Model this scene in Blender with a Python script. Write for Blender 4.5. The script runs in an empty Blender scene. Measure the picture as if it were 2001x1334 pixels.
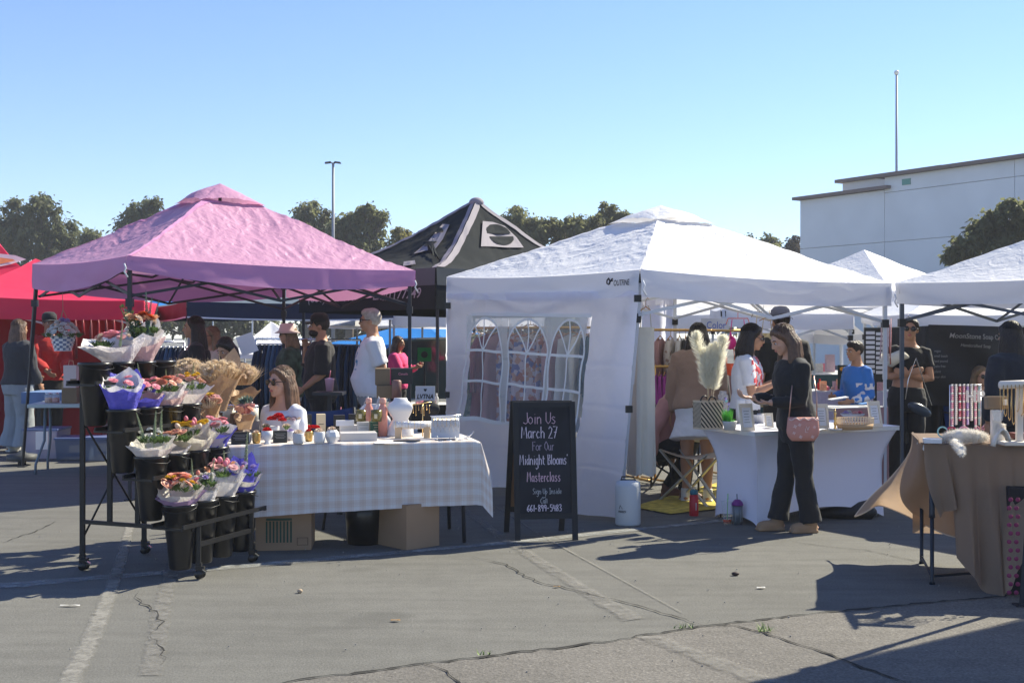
import bpy, math, random
from math import sin, cos, pi, radians, sqrt
from mathutils import Vector, Matrix, noise
import numpy as np
V = Vector
random.seed(7)
S = bpy.context.scene
C = S.collection
# ---------------------------------------------------------------- camera, sky, sun, exposure
F, CX, HY, CH = 2300.0, 1000.5, 652.0, 1.5      # focal length in photo pixels, horizon row, eye height
cam = bpy.data.cameras.new("camera"); camo = bpy.data.objects.new("camera", cam); C.objects.link(camo)
camo.location = (0, 0, CH); camo.rotation_euler = (radians(90), 0, 0)
cam.sensor_width = 36; cam.lens = 36*F/2001; cam.shift_y = -15/2001; cam.clip_end = 3000; cam.clip_start = .05
S.camera = camo
SUN_EL, SUN_AZ = radians(41), radians(53)        # azimuth from +Y (view direction) towards +X
w = bpy.data.worlds.new("World"); S.world = w; w.use_nodes = True
nt = w.node_tree; bg = nt.nodes["Background"]; bg.inputs[1].default_value = .078
sky = nt.nodes.new("ShaderNodeTexSky"); sky.sky_type = 'NISHITA'; sky.sun_disc = False
sky.sun_elevation = SUN_EL; sky.sun_rotation = SUN_AZ; sky.altitude = 50; sky.air_density = 1.0; sky.dust_density = 0; sky.ozone_density = 1.0
sx = nt.nodes.new("ShaderNodeVectorMath"); sx.operation = 'MULTIPLY'; sx.inputs[1].default_value = (.86, .985, 1.33)   # camera white balance leans blue
nt.links.new(sky.outputs[0], sx.inputs[0]); nt.links.new(sx.outputs[0], bg.inputs[0])
sl = bpy.data.lights.new("sun", 'SUN'); sl.energy = 5.0; sl.angle = radians(.53); sl.color = (1, .93, .74)
so = bpy.data.objects.new("sun", sl); C.objects.link(so)
so.rotation_euler = V((sin(SUN_AZ)*cos(SUN_EL), cos(SUN_AZ)*cos(SUN_EL), sin(SUN_EL))).to_track_quat('Z', 'Y').to_euler()
so.location = (20, 20, 30)
S.view_settings.view_transform = 'Standard'; S.view_settings.look = 'None'
S.view_settings.exposure = 1.0; S.view_settings.gamma = 1; S.view_settings.use_curve_mapping = False
S.cycles.max_bounces = 8; S.cycles.transparent_max_bounces = 12
# ---------------------------------------------------------------- helpers
def at(px, D, py=None, z=None):
    if z is None: z = CH + (HY-py)*D/F
    return V(((px-CX)*D/F, D, z))
def gr(px, py, z=0.0):
    D = F*(CH-z)/(py-HY); return V(((px-CX)*D/F, D, z))
def lerp(a, b, t): return a + (b-a)*t
def nz(p, s=1.0): return noise.noise(V(p)*s)
WM = {}
def reg(o, parent, m):
    C.objects.link(o)
    o.parent = parent
    WM[o] = (WM[parent] @ m) if parent else m
def root(name, label, cat, loc, group=None, rz=0):
    o = bpy.data.objects.new(name, None); o.location = loc; o.rotation_euler = (0, 0, rz)
    o.empty_display_size = .1
    reg(o, None, Matrix.Translation(V(loc)) @ Matrix.Rotation(rz, 4, 'Z'))
    tag(o, label, cat, group); return o
def tag(o, label=None, cat=None, group=None, kind=None):
    if label: o['label'] = label
    if cat: o['category'] = cat
    if group: o['group'] = group
    if kind: o['kind'] = kind
    return o
VOX = []
class MB:
    def __init__(s): s.v = []; s.f = []; s.uv = {}; s.mi = {}
    def add(s, vs, fs, m=0, uvs=None):
        b = len(s.v); s.v += [V(p) for p in vs]
        for k, f in enumerate(fs):
            if m: s.mi[len(s.f)] = m
            if uvs: s.uv[len(s.f)] = [uvs[i] for i in f]
            s.f.append([b+i for i in f])
        return s
    def box(s, c, size, R=None, m=0, taper=1.0):
        x, y, z = size[0]/2, size[1]/2, size[2]/2; vs = []
        for dz in (-1, 1):
            k = taper if dz > 0 else 1
            for dx, dy in ((-1, -1), (1, -1), (1, 1), (-1, 1)):
                p = V((dx*x*k, dy*y*k, dz*z))
                if R: p = R @ p
                vs.append(V(c)+p)
        return s.add(vs, [(0, 3, 2, 1), (4, 5, 6, 7), (0, 1, 5, 4), (1, 2, 6, 5), (2, 3, 7, 6), (3, 0, 4, 7)], m)
    def bar(s, a, b, w, h=None, m=0):
        a, b = V(a), V(b); h = h or w; d = (b-a); L = d.length
        if L < 1e-6: return s
        q = d.to_track_quat('Z', 'Y').to_matrix()
        return s.box((a+b)/2, (w, h, L), q, m)
    def tube(s, pts, r, n=6, m=0, cap=True, flat=1.0):
        pts = [V(p) for p in pts]; k = len(pts)
        rs = r if isinstance(r, (list, tuple)) else [r]*k
        up = None; vs = []; fs = []
        for i, p in enumerate(pts):
            t = (pts[min(i+1, k-1)] - pts[max(i-1, 0)])
            if t.length < 1e-9: t = V((0, 0, 1))
            t.normalize()
            if up is None: up = V((0, 0, 1)) if abs(t.z) < .9 else V((1, 0, 0))
            a = t.cross(up)
            if a.length < 1e-5: a = t.orthogonal()
            a.normalize(); b = t.cross(a).normalized(); up = a.cross(t).normalized() if False else -b
            for j in range(n):
                an = 2*pi*j/n; vs.append(p + (a*cos(an) + b*sin(an)*flat)*rs[i])
        for i in range(k-1):
            for j in range(n):
                fs.append((i*n+j, i*n+(j+1) % n, (i+1)*n+(j+1) % n, (i+1)*n+j))
        if cap: fs.append(tuple(range(n))[::-1]); fs.append(tuple((k-1)*n+j for j in range(n)))
        return s.add(vs, fs, m)
    def lathe(s, prof, c=(0, 0, 0), n=20, m=0, sq=1.0, R=None, cap=True):
        vs = []; fs = []; c = V(c)
        for r, z in prof:
            for j in range(n):
                a = 2*pi*j/n; p = V((r*cos(a), r*sin(a)*sq, z))
                vs.append(c + (R @ p if R else p))
        for i in range(len(prof)-1):
            for j in range(n):
                fs.append((i*n+j, i*n+(j+1) % n, (i+1)*n+(j+1) % n, (i+1)*n+j))
        if cap:
            if prof[0][0] > 1e-4: fs.append(tuple(range(n))[::-1])
            if prof[-1][0] > 1e-4: fs.append(tuple((len(prof)-1)*n+j for j in range(n)))
        return s.add(vs, fs, m)
    def ell(s, c, r, R=None, n=12, k=8, m=0):
        if not isinstance(r, (tuple, list, V)): r = (r, r, r)
        vs = []; fs = []; c = V(c)
        for i in range(k+1):
            th = pi*i/k
            for j in range(n):
                a = 2*pi*j/n; p = V((r[0]*sin(th)*cos(a), r[1]*sin(th)*sin(a), r[2]*cos(th)))
                vs.append(c + (R @ p if R else p))
        for i in range(k):
            for j in range(n):
                fs.append((i*n+j, (i+1)*n+j, (i+1)*n+(j+1) % n, i*n+(j+1) % n))
        return s.add(vs, fs, m)
    def loft(s, rings, n=16, m=0):          # ring: (centre, xvec, yvec)
        vs = []; fs = []
        for c, ax, ay in rings:
            for j in range(n):
                a = 2*pi*j/n; vs.append(V(c) + V(ax)*cos(a) + V(ay)*sin(a))
        for i in range(len(rings)-1):
            for j in range(n):
                fs.append((i*n+j, i*n+(j+1) % n, (i+1)*n+(j+1) % n, (i+1)*n+j))
        fs.append(tuple(range(n))[::-1]); fs.append(tuple((len(rings)-1)*n+j for j in range(n)))
        return s.add(vs, fs, m)
    def grid(s, fn, nu, nv, m=0, skip=None, uvf=None):
        vs = [fn(i/nu, j/nv) for j in range(nv+1) for i in range(nu+1)]
        uvs = [(uvf(i/nu, j/nv) if uvf else (i/nu, j/nv)) for j in range(nv+1) for i in range(nu+1)]
        fs = [(j*(nu+1)+i, j*(nu+1)+i+1, (j+1)*(nu+1)+i+1, (j+1)*(nu+1)+i)
              for j in range(nv) for i in range(nu) if not (skip and skip((i+.5)/nu, (j+.5)/nv))]
        return s.add(vs, fs, m, uvs)
    def mesh(s, name, mats, inv=None, smooth=True):
        me = bpy.data.meshes.new(name)
        vs = [inv @ p for p in s.v] if inv else s.v
        me.from_pydata([tuple(p) for p in vs], [], s.f)
        if s.uv:
            ul = me.uv_layers.new(name="UVMap")
            for p in me.polygons:
                u = s.uv.get(p.index)
                if u:
                    for li, q in zip(p.loop_indices, u): ul.data[li].uv = q
        for mt in (mats if isinstance(mats, (list, tuple)) else [mats]): me.materials.append(mt)
        for i, k in s.mi.items(): me.polygons[i].material_index = k
        if smooth: me.polygons.foreach_set("use_smooth", [True]*len(me.polygons))
        me.update(); return me
    def build(s, name, mats, parent=None, local=False, smooth=True, loc=None, solid=0, bevel=0, vox=0, vsm=4):
        m = WM[parent] if parent else Matrix.Identity(4)
        if parent is None and loc is not None: m = Matrix.Translation(V(loc))
        inv = None if local else m.inverted()
        me = s.mesh(name, mats, inv, smooth)
        o = bpy.data.objects.new(name, me)
        if parent is None and loc is not None: o.location = loc; reg(o, None, m)
        else: reg(o, parent, Matrix.Identity(4))
        if solid:
            md = o.modifiers.new("s", 'SOLIDIFY'); md.thickness = solid; md.offset = 0
        if bevel:
            md = o.modifiers.new("b", 'BEVEL'); md.width = bevel; md.segments = 2; md.limit_method = 'ANGLE'
            if smooth is True: 
                me.polygons.foreach_set("use_smooth", [False]*len(me.polygons))
        if vox:
            md = o.modifiers.new("v", 'REMESH'); md.mode = 'VOXEL'; md.voxel_size = vox; md.use_smooth_shade = True
            md = o.modifiers.new("m", 'SMOOTH'); md.iterations = vsm; md.factor = .5
            VOX.append(o)
        return o
def thing(mb, name, label, cat, mats, loc, group=None, **k):
    o = mb.build(name, mats, None, loc=loc, **k); return tag(o, label, cat, group)
def struct(mb, name, mats, **k):
    o = mb.build(name, mats, None, **k); o['kind'] = 'structure'; return o
def copy_tree(o, parent=None):
    c = o.copy(); C.objects.link(c); c.parent = parent
    WM[c] = WM[parent] @ Matrix.Identity(4) if parent else WM[o]
    for ch in list(o.children): copy_tree(ch, c)
    return c
# ---------------------------------------------------------------- materials
M = {}
def mat(name, col, rough=.7, metal=0, trans=0, var=0, vs=6, bump=0, bs=40, bd=.01, stretch=None, spec=.4, alpha=1, sheen=0, coat=0, var2=0):
    if name in M: return M[name]
    m = bpy.data.materials.new(name); m.use_nodes = True; M[name] = m
    n = m.node_tree.nodes; L = m.node_tree.links; p = n["Principled BSDF"]
    p.inputs["Roughness"].default_value = rough; p.inputs["Metallic"].default_value = metal
    p.inputs["Specular IOR Level"].default_value = spec
    if sheen: p.inputs["Sheen Weight"].default_value = sheen
    if coat: p.inputs["Coat Weight"].default_value = coat
    c4 = (*col, 1); p.inputs["Base Color"].default_value = c4
    tc = n.new("ShaderNodeTexCoord"); src = tc.outputs["Object"]
    if stretch:
        mp = n.new("ShaderNodeMapping"); mp.inputs["Scale"].default_value = stretch; L.new(src, mp.inputs[0]); bsrc = mp.outputs[0]
    else: bsrc = src
    csrc = None
    if var:
        t = n.new("ShaderNodeTexNoise"); t.inputs["Scale"].default_value = vs; t.inputs["Detail"].default_value = 5; L.new(src, t.inputs[0])
        r = n.new("ShaderNodeMapRange"); r.inputs[1].default_value = .3; r.inputs[2].default_value = .7
        r.inputs[3].default_value = 1-var; r.inputs[4].default_value = 1+var*.6; L.new(t.outputs[0], r.inputs[0])
        x = n.new("ShaderNodeVectorMath"); x.operation = 'SCALE'; x.inputs[0].default_value = col; L.new(r.outputs[0], x.inputs["Scale"])
        csrc = x.outputs[0]; L.new(csrc, p.inputs["Base Color"])
    bo = None
    if bump:
        t = n.new("ShaderNodeTexNoise"); t.inputs["Scale"].default_value = bs; t.inputs["Detail"].default_value = 6; L.new(bsrc, t.inputs[0])
        b = n.new("ShaderNodeBump"); b.inputs["Strength"].default_value = bump; b.inputs["Distance"].default_value = bd
        L.new(t.outputs[0], b.inputs["Height"]); bo = b.outputs[0]; L.new(bo, p.inputs["Normal"])
    last = p.outputs[0]
    if trans:
        t = n.new("ShaderNodeBsdfTranslucent"); t.inputs[0].default_value = c4
        if csrc: L.new(csrc, t.inputs[0])
        if bo: L.new(bo, t.inputs["Normal"])
        x = n.new("ShaderNodeMixShader"); x.inputs[0].default_value = trans
        L.new(last, x.inputs[1]); L.new(t.outputs[0], x.inputs[2]); last = x.outputs[0]
    if alpha < 1:
        t = n.new("ShaderNodeBsdfTransparent"); x = n.new("ShaderNodeMixShader"); x.inputs[0].default_value = alpha
        L.new(t.outputs[0], x.inputs[1]); L.new(last, x.inputs[2]); last = x.outputs[0]
    if last is not p.outputs[0]: L.new(last, n["Material Output"].inputs[0])
    return m
def nodes(m): return m.node_tree.nodes, m.node_tree.links, m.node_tree.nodes["Principled BSDF"]
def wrinkle(m, scale=3.0, strength=.8, dist=.03, stretch=(1, 1, 1), fine=.3):
    """crumpled fabric: creases between voronoi-like cells plus soft folds"""
    n, L, p = nodes(m); tc = n.new("ShaderNodeTexCoord")
    mp = n.new("ShaderNodeMapping"); mp.inputs["Scale"].default_value = stretch; L.new(tc.outputs["Object"], mp.inputs[0])
    ns = n.new("ShaderNodeTexNoise"); ns.inputs["Scale"].default_value = scale*.8; ns.inputs["Detail"].default_value = 3; L.new(mp.outputs[0], ns.inputs[0])
    ad = n.new("ShaderNodeMix"); ad.data_type = 'VECTOR'; ad.inputs[0].default_value = .35
    L.new(mp.outputs[0], ad.inputs[4]); L.new(ns.outputs["Color"], ad.inputs[5])
    vo = n.new("ShaderNodeTexVoronoi"); vo.feature = 'F1'; vo.distance = 'CHEBYCHEV'; vo.inputs["Scale"].default_value = scale; L.new(ad.outputs[1], vo.inputs[0])
    v2 = n.new("ShaderNodeTexVoronoi"); v2.feature = 'F1'; v2.inputs["Scale"].default_value = scale*2.7; L.new(ad.outputs[1], v2.inputs[0])
    mu = n.new("ShaderNodeMath"); mu.operation = 'MULTIPLY_ADD'; mu.inputs[1].default_value = fine; L.new(v2.outputs[0], mu.inputs[0]); L.new(vo.outputs[0], mu.inputs[2])
    b = n.new("ShaderNodeBump"); b.inputs["Strength"].default_value = strength; b.inputs["Distance"].default_value = dist; L.new(mu.outputs[0], b.inputs["Height"])
    for k in list(n):
        if k.type in ('BSDF_PRINCIPLED', 'BSDF_TRANSLUCENT'): L.new(b.outputs[0], k.inputs["Normal"])
    return m
# ---------------------------------------------------------------- base materials
def asphalt(name, col, speck, sc, bump, pebble=.25):
    m = mat(name, col, rough=.9, spec=.25); n, L, p = nodes(m); tc = n.new("ShaderNodeTexCoord"); o = tc.outputs["Object"]
    def ns(scale, det=4, rough=.6, mp=None):
        t = n.new("ShaderNodeTexNoise"); t.inputs["Scale"].default_value = scale; t.inputs["Detail"].default_value = det; t.inputs["Roughness"].default_value = rough
        if mp:
            q = n.new("ShaderNodeMapping"); q.inputs["Scale"].default_value = mp[0]; q.inputs["Rotation"].default_value[2] = mp[1]; L.new(o, q.inputs[0]); L.new(q.outputs[0], t.inputs[0])
        else: L.new(o, t.inputs[0])
        return t.outputs[0]
    def rng(x, a, b, c, d):
        r = n.new("ShaderNodeMapRange"); r.inputs[1].default_value = a; r.inputs[2].default_value = b; r.inputs[3].default_value = c; r.inputs[4].default_value = d; L.new(x, r.inputs[0]); return r.outputs[0]
    def mul(a, b):
        r = n.new("ShaderNodeMath"); r.operation = 'MULTIPLY'; L.new(a, r.inputs[0]); L.new(b, r.inputs[1]); return r.outputs[0]
    f = mul(rng(ns(.55, 5), .3, .7, .88, 1.1), rng(ns(sc, 3, .7), .35, .65, 1-speck, 1+speck))
    f = mul(f, rng(ns(2.2, 4, .6, ((.35, 3.2, 1), radians(-22))), .36, .66, 1.05, .88))
    f = mul(f, rng(ns(9, 5), .3, .7, .92, 1.06))
    f = mul(f, rng(ns(.9, 2, .5, ((1, 1.7, 1), .4)), .66, .74, 1, .80))
    vo = n.new("ShaderNodeTexVoronoi"); vo.inputs["Scale"].default_value = sc*.33; L.new(o, vo.inputs[0])
    f = mul(f, rng(vo.outputs[0], .04, .16, 1+pebble*2.2, 1.0))
    x = n.new("ShaderNodeVectorMath"); x.operation = 'SCALE'; x.inputs[0].default_value = col; L.new(f, x.inputs["Scale"]); L.new(x.outputs[0], p.inputs["Base Color"])
    b = n.new("ShaderNodeBump"); b.inputs["Strength"].default_value = bump; b.inputs["Distance"].default_value = .006
    L.new(ns(sc*.8, 3, .7), b.inputs["Height"]); L.new(b.outputs[0], p.inputs["Normal"]); return m
asph = asphalt("sealed asphalt", (.134, .131, .119), .24, 95, .5, .12)
rough = asphalt("coarse asphalt", (.146, .136, .122), .28, 75, 1.0, .35)
def paint_mat(name, col, cover, sc=5):
    m = mat(name, col, rough=.85); n, L, p = nodes(m); tc = n.new("ShaderNodeTexCoord")
    t = n.new("ShaderNodeTexNoise"); t.inputs["Scale"].default_value = sc; t.inputs["Detail"].default_value = 9; t.inputs["Roughness"].default_value = .78; L.new(tc.outputs["Object"], t.inputs[0])
    r = n.new("ShaderNodeMapRange"); r.inputs[1].default_value = .62-cover*.3; r.inputs[2].default_value = .80-cover*.3; r.inputs[3].default_value = 0; r.inputs[4].default_value = .85*min(1, cover+.35); L.new(t.outputs[0], r.inputs[0])
    r.inputs[1].default_value -= .08; r.inputs[2].default_value += .08
    sp = n.new("ShaderNodeSeparateXYZ"); L.new(tc.outputs["UV"], sp.inputs[0])
    def mth(op, a, b):
        q = n.new("ShaderNodeMath"); q.operation = op
        for i, v_ in enumerate((a, b)):
            if isinstance(v_, (int, float)): q.inputs[i].default_value = v_
            else: L.new(v_, q.inputs[i])
        return q.outputs[0]
    t2 = n.new("ShaderNodeTexNoise"); t2.inputs["Scale"].default_value = 16; t2.inputs["Detail"].default_value = 4; L.new(tc.outputs["Object"], t2.inputs[0])
    ed = mth('ADD', mth('ABSOLUTE', mth('SUBTRACT', mth('MULTIPLY', sp.outputs[0], 2.0), 1.0), 0), mth('MULTIPLY', mth('SUBTRACT', t2.outputs[0], .5), 1.1))
    r2 = n.new("ShaderNodeMapRange"); r2.inputs[1].default_value = .55; r2.inputs[2].default_value = 1.05; r2.inputs[3].default_value = 1; r2.inputs[4].default_value = 0; L.new(ed, r2.inputs[0])
    class _R: pass
    rr_ = _R(); rr_.outputs = [mth('MULTIPLY', r.outputs[0], r2.outputs[0])]; r = rr_
    tr = n.new("ShaderNodeBsdfTransparent"); x = n.new("ShaderNodeMixShader"); L.new(r.outputs[0], x.inputs[0]); L.new(tr.outputs[0], x.inputs[1]); L.new(p.outputs[0], x.inputs[2])
    L.new(x.outputs[0], n["Material Output"].inputs[0]); return m
paint = paint_mat("worn white paint", (.36, .37, .36), .65)
faded = paint_mat("faded ground off paint", (.27, .258, .23), .9, 7)
faint = paint_mat("ghost paint", (.22, .21, .19), .7, 9)
crackm = mat("crack dark", (.018, .017, .015), rough=1)
leafm = mat("eucalyptus leaves", (.19, .20, .095), rough=.6, trans=.70, var=.5, vs=.55)
leafd = mat("dark evergreen leaves", (.155, .17, .09), rough=.6, trans=.66, var=.5, vs=.5)
leafy = mat("yellow green leaves", (.20, .185, .065), rough=.6, trans=.65, var=.4, vs=.6)
bark = mat("bark", (.16, .13, .10), rough=.9, var=.4, vs=5, bump=.6, bs=20)
blackm = mat("black powder coated metal", (.012, .012, .013), rough=.42, bump=.1, bs=60, bd=.001)
dkgrey = mat("dark grey tent frame", (.022, .024, .03), rough=.5)
whitem = mat("white painted steel", (.55, .58, .62), rough=.4)
chrome = mat("chrome", (.55, .55, .55), rough=.2, metal=1)
gold = mat("gold metal", (.75, .50, .20), rough=.25, metal=1)
silver = mat("silver metal", (.72, .72, .74), rough=.25, metal=1)
plastic = mat("black plastic", (.010, .010, .011), rough=.3, spec=.5)
# ---------------------------------------------------------------- ground
mb = MB(); mb.grid(lambda u, v: V((-240+480*u, -25+415*v, 0)), 4, 4); struct(mb, "ground", asph)
def jag(pts, seed, amp=.012, step=.05):
    rnd = random.Random(seed); out = []
    for a, b in zip(pts, pts[1:]):
        n = max(2, int((b-a).length/step))
        for i in range(n):
            p = lerp(a, b, i/n); p = p + V((rnd.uniform(-amp, amp), rnd.uniform(-amp, amp), 0)); out.append(p)
    out.append(pts[-1].copy()); return out
main = jag([gr(x, y) for x, y in ((300, 1420), (560, 1334), (700, 1316), (830, 1299), (1000, 1278), (1180, 1256), (1300, 1237), (1380, 1224), (1480, 1213), (1610, 1198), (1800, 1180), (2001, 1163), (2500, 1115))], 3, .014)
mb = MB(); k = len(main)
far = [p + V((3.0, -9, 0)) for p in main]
mb.add([p+V((0, 0, .004)) for p in main] + [p+V((0, 0, .004)) for p in far], [(i, k+i, k+i+1, i+1) for i in range(k-1)])
struct(mb, "coarse_asphalt_pavement", rough, smooth=False)
def crack(pts, w, seed, z=.009, amp=.014):
    rnd = random.Random(seed); p = jag(pts, seed, amp) if amp else pts; mb = MB(); n = len(p); vs = []
    for i, q in enumerate(p):
        t = (p[min(i+1, n-1)] - p[max(i-1, 0)]).normalized(); s = V((-t.y, t.x, 0)); ww = w*rnd.uniform(.25, 1.3)*(min(1, min(i, n-1-i)/5)+.1)
        vs += [q+s*ww+V((0, 0, z)), q-s*ww+V((0, 0, z))]
    mb.add(vs, [(2*i, 2*i+1, 2*i+3, 2*i+2) for i in range(n-1)]); o = struct(mb, "asphalt_crack", crackm, smooth=False)
crack(main, .010, 5, amp=0)
G2 = lambda L: [gr(x, y) for x, y in L]
crack(G2([(920, 1088), (990, 1104), (1015, 1120), (1060, 1142), (1110, 1150), (1155, 1163), (1200, 1172), (1260, 1188), (1310, 1203), (1345, 1216), (1380, 1224)]), .005, 6, .0075)
crack(G2([(1380, 1224), (1440, 1224), (1490, 1236), (1520, 1248), (1560, 1262), (1610, 1275), (1655, 1294), (1740, 1325), (1800, 1350)]), .009, 7)
crack(G2([(822, 1299), (860, 1305), (875, 1320), (900, 1336), (930, 1360)]), .007, 8)
crack(G2([(272, 1158), (270, 1172), (300, 1192), (306, 1200), (318, 1216), (310, 1232), (292, 1242)]), .005, 9, .0075, amp=.02)
crack(G2([(292, 1242), (300, 1254), (318, 1268), (312, 1275), (322, 1286), (315, 1300)]), .004, 10, .0075, amp=.02)
crack(G2([(0, 1062), (20, 1055), (50, 1045), (90, 1030), (110, 1018)]), .005, 11, .005)
crack(G2([(1500, 1052), (1600, 1066), (1700, 1076), (1760, 1090), (1850, 1108)]), .003, 12, .005)
def strip(name, pts, m, z=.006):
    mb = MB(); vs = []; n = len(pts)
    for a, b in pts: vs += [a+V((0, 0, z)), b+V((0, 0, z))]
    # subdivide
    mb.add(vs, [(2*i, 2*i+1, 2*i+3, 2*i+2) for i in range(n-1)], 0, [(k_ % 2, k_//2) for k_ in range(2*n)]); return struct(mb, name, m, smooth=False)
strip("parking_line", [(gr(-200, 1156), gr(-200, 1170)), (gr(0, 1140), gr(0, 1152)), (gr(480, 1102), gr(480, 1111)), (gr(1000, 1057), gr(1000, 1064)), (gr(1440, 1012), gr(1440, 1018)), (gr(1700, 985), gr(1700, 990))], paint)
strip("faded_parking_line", [(gr(244, 1030), gr(262, 1030)), (gr(218, 1110), gr(246, 1110)), (gr(166, 1230), gr(208, 1230)), (gr(105, 1345), gr(155, 1345))], faded)
strip("faded_parking_line", [(gr(338, 1060), gr(362, 1060)), (gr(296, 1190), gr(338, 1190)), (gr(270, 1320), (gr(318, 1320)))], faint)
strip("faded_parking_line", [(gr(868, 975), gr(888, 975)), (gr(975, 1056), gr(1003, 1056)), (gr(1100, 1140), gr(1140, 1140)), (gr(1215, 1215), gr(1262, 1208))], faint, .0064)
strip("parking_line", [(gr(955, 985), gr(960, 985)), (gr(1060, 1050), gr(1066, 1050)), (gr(1330, 1198), gr(1335, 1198))], faint, .0068)
strip("faded_parking_line", [(gr(1240, 1246), gr(1300, 1246)), (gr(1480, 1345), gr(1560, 1345))], faint, .0108)
# small litter and weeds
rnd = random.Random(4)
white_l = mat("paper scrap", (.6, .58, .54), rough=.8); brownl = mat("dead leaf", (.28, .17, .07), rough=.8); weedm = mat("weed green", (.16, .24, .05), rough=.6)
def litter(name, label, cat, x, y, sx, sy, m, h=.01, grp=None):
    c = gr(x, y); mb = MB(); mb.grid(lambda u, v: c+V(((u-.5)*sx, (v-.5)*sy*(1-.6*abs(2*u-1)), .0065+.6*h*abs(sin(3*u+2*v)))), 4, 3); return thing(mb, name, label, cat, m, c, grp)
litter("paper_strip", "thin white paper strip lying on the asphalt at lower left", "litter", 137, 1185, .11, .02, white_l)
litter("dead_leaf", "small brown leaf on the asphalt in front of the boxed table", "leaf", 773, 1214, .05, .03, brownl)
litter("dead_leaf", "tiny brown leaf lying on the crack right of the chalkboard", "leaf", 1088, 1148, .04, .02, brownl)
litter("paper_scrap", "small white scrap on the asphalt below the dark stone", "litter", 1487, 1150, .05, .03, white_l)
mb = MB(); c = gr(1437, 1124); mb.ell(c+V((0, 0, .012)), (.025, .018, .012)); thing(mb, "stone", "small dark curled stone lying on the open asphalt at right", "stone", mat("dark stone", (.03, .015, .015)), c)
mb = MB(); c = gr(586, 1158); mb.ell(c+V((0, 0, .012)), (.016, .014, .012)); thing(mb, "pebble", "small beige pebble on the asphalt in front of the plaid table", "stone", mat("beige stone", (.4, .3, .2)), c)
mb = MB(); c = gr(1494, 1236)
for i in range(26):
    a = rnd.uniform(0, 6.28); r = rnd.uniform(.02, .06); p = c+V((rnd.uniform(-.03, .03), rnd.uniform(-.02, .02), .009)); q = p+V((cos(a)*r, sin(a)*r*.6, rnd.uniform(.015, .05)))
    s = V((-sin(a), cos(a), 0))*.004; mb.add([p-s, p+s, q], [(0, 1, 2)])
thing(mb, "weed", "small green weed tuft growing in the pavement crack at right", "weed", weedm, c)
mb = MB()
for x0, y0 in ((1325, 1231), (1345, 1229), (946, 1282)):
    c = gr(x0, y0)
    for i in range(10):
        a = rnd.uniform(0, 6.28); r = rnd.uniform(.01, .03); p = c+V((rnd.uniform(-.03, .03), rnd.uniform(-.01, .01), .009)); q = p+V((cos(a)*r, sin(a)*r*.6, rnd.uniform(.01, .03)))
        s = V((-sin(a), cos(a), 0))*.004; mb.add([p-s, p+s, q], [(0, 1, 2)])
tag(mb.build("moss", weedm), "thin green moss growing along the long pavement crack", "moss", kind="stuff")
mb = MB()
for i in range(170):
    x = rnd.uniform(-3.5, 3.5); y = rnd.uniform(5.2, 10.5); s = rnd.uniform(.002, .005); mb.box((x, y, .008), (s*1.4, s, .007), Matrix.Rotation(rnd.uniform(0, 3), 3, 'Z'))
tag(mb.build("grit", mat("pale grit", (.30, .28, .25), rough=.9), smooth=False), "scattered pale grit and tiny pebbles on the asphalt", "grit", kind="stuff")
# ---------------------------------------------------------------- building
wallm = mat("painted tilt-up concrete", (.74, .75, .73), rough=.85, var=.10, vs=.35, bump=.15, bs=3)
wall2 = mat("cream concrete", (.70, .66, .60), rough=.85)
cornm = mat("brown cornice metal", (.17, .125, .11), rough=.6)
b0 = V((13.95, 57, 0)); dv = V((.539, -.842, 0)); nb = V((-.842, -.539, 0))   # wall runs towards the camera on the right; nb faces the camera side
bl = root("warehouse_building", "large pale windowless warehouse with brown cornices behind the market", "building", b0)
def wbox(name, s0, s1, z0, z1, dep0, dep1, m, parent=bl, **k):
    a = b0+dv*s0; b = b0+dv*s1; mb = MB(); q = []
    for z in (z0, z1):
        for s, d in ((s0, dep0), (s1, dep0), (s1, dep1), (s0, dep1)): q.append(b0+dv*s-nb*d+V((0, 0, z)))
    mb.add(q, [(0, 3, 2, 1), (4, 5, 6, 7), (0, 1, 5, 4), (1, 2, 6, 5), (2, 3, 7, 6), (3, 0, 4, 7)]); return mb.build(name, m, parent, smooth=False, **k)
S1 = 5.08
wbox("wall_core", .1, 44, 0, 7.9, .12, 30, wallm)
wbox("wall_core", S1+.1, 44, 7.9, 8.45, .12, 30, wallm)
def panels(s0, s1, n, z0, z1):
    for i in range(n):
        a = s0+(s1-s0)*i/n; b = s0+(s1-s0)*(i+1)/n; wbox("wall_panel", a+.012, b-.012, z0+.012, z1-.012, 0, .14, wallm)
panels(0, S1, 1, 0, 2.8); panels(0, S1, 1, 2.8, 5.6); panels(0, S1, 1, 5.6, 7.95)
panels(S1, 44, 6, 0, 2.8); panels(S1, 44, 6, 2.8, 5.6); panels(S1, 44, 6, 5.6, 7.8); panels(S1, 44, 6, 7.8, 8.5)
wbox("cornice", -.25, S1+.35, 7.96, 8.1, -.3, 1, cornm); 
wbox("cornice", S1-.45, 44, 8.5, 8.64, -.3, 1, cornm); 
wbox("parapet_wall", 1.5, S1+2, 7.95, 8.72, 1.3, 5, wall2); wbox("cornice", 1.22, S1+2.2, 8.725, 8.88, 1.05, 5.2, cornm)
wbox("vent", S1+.98, S1+1.42, 8.04, 8.3, -.04, .1, mat("green vent", (.12, .32, .26), rough=.6))
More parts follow.
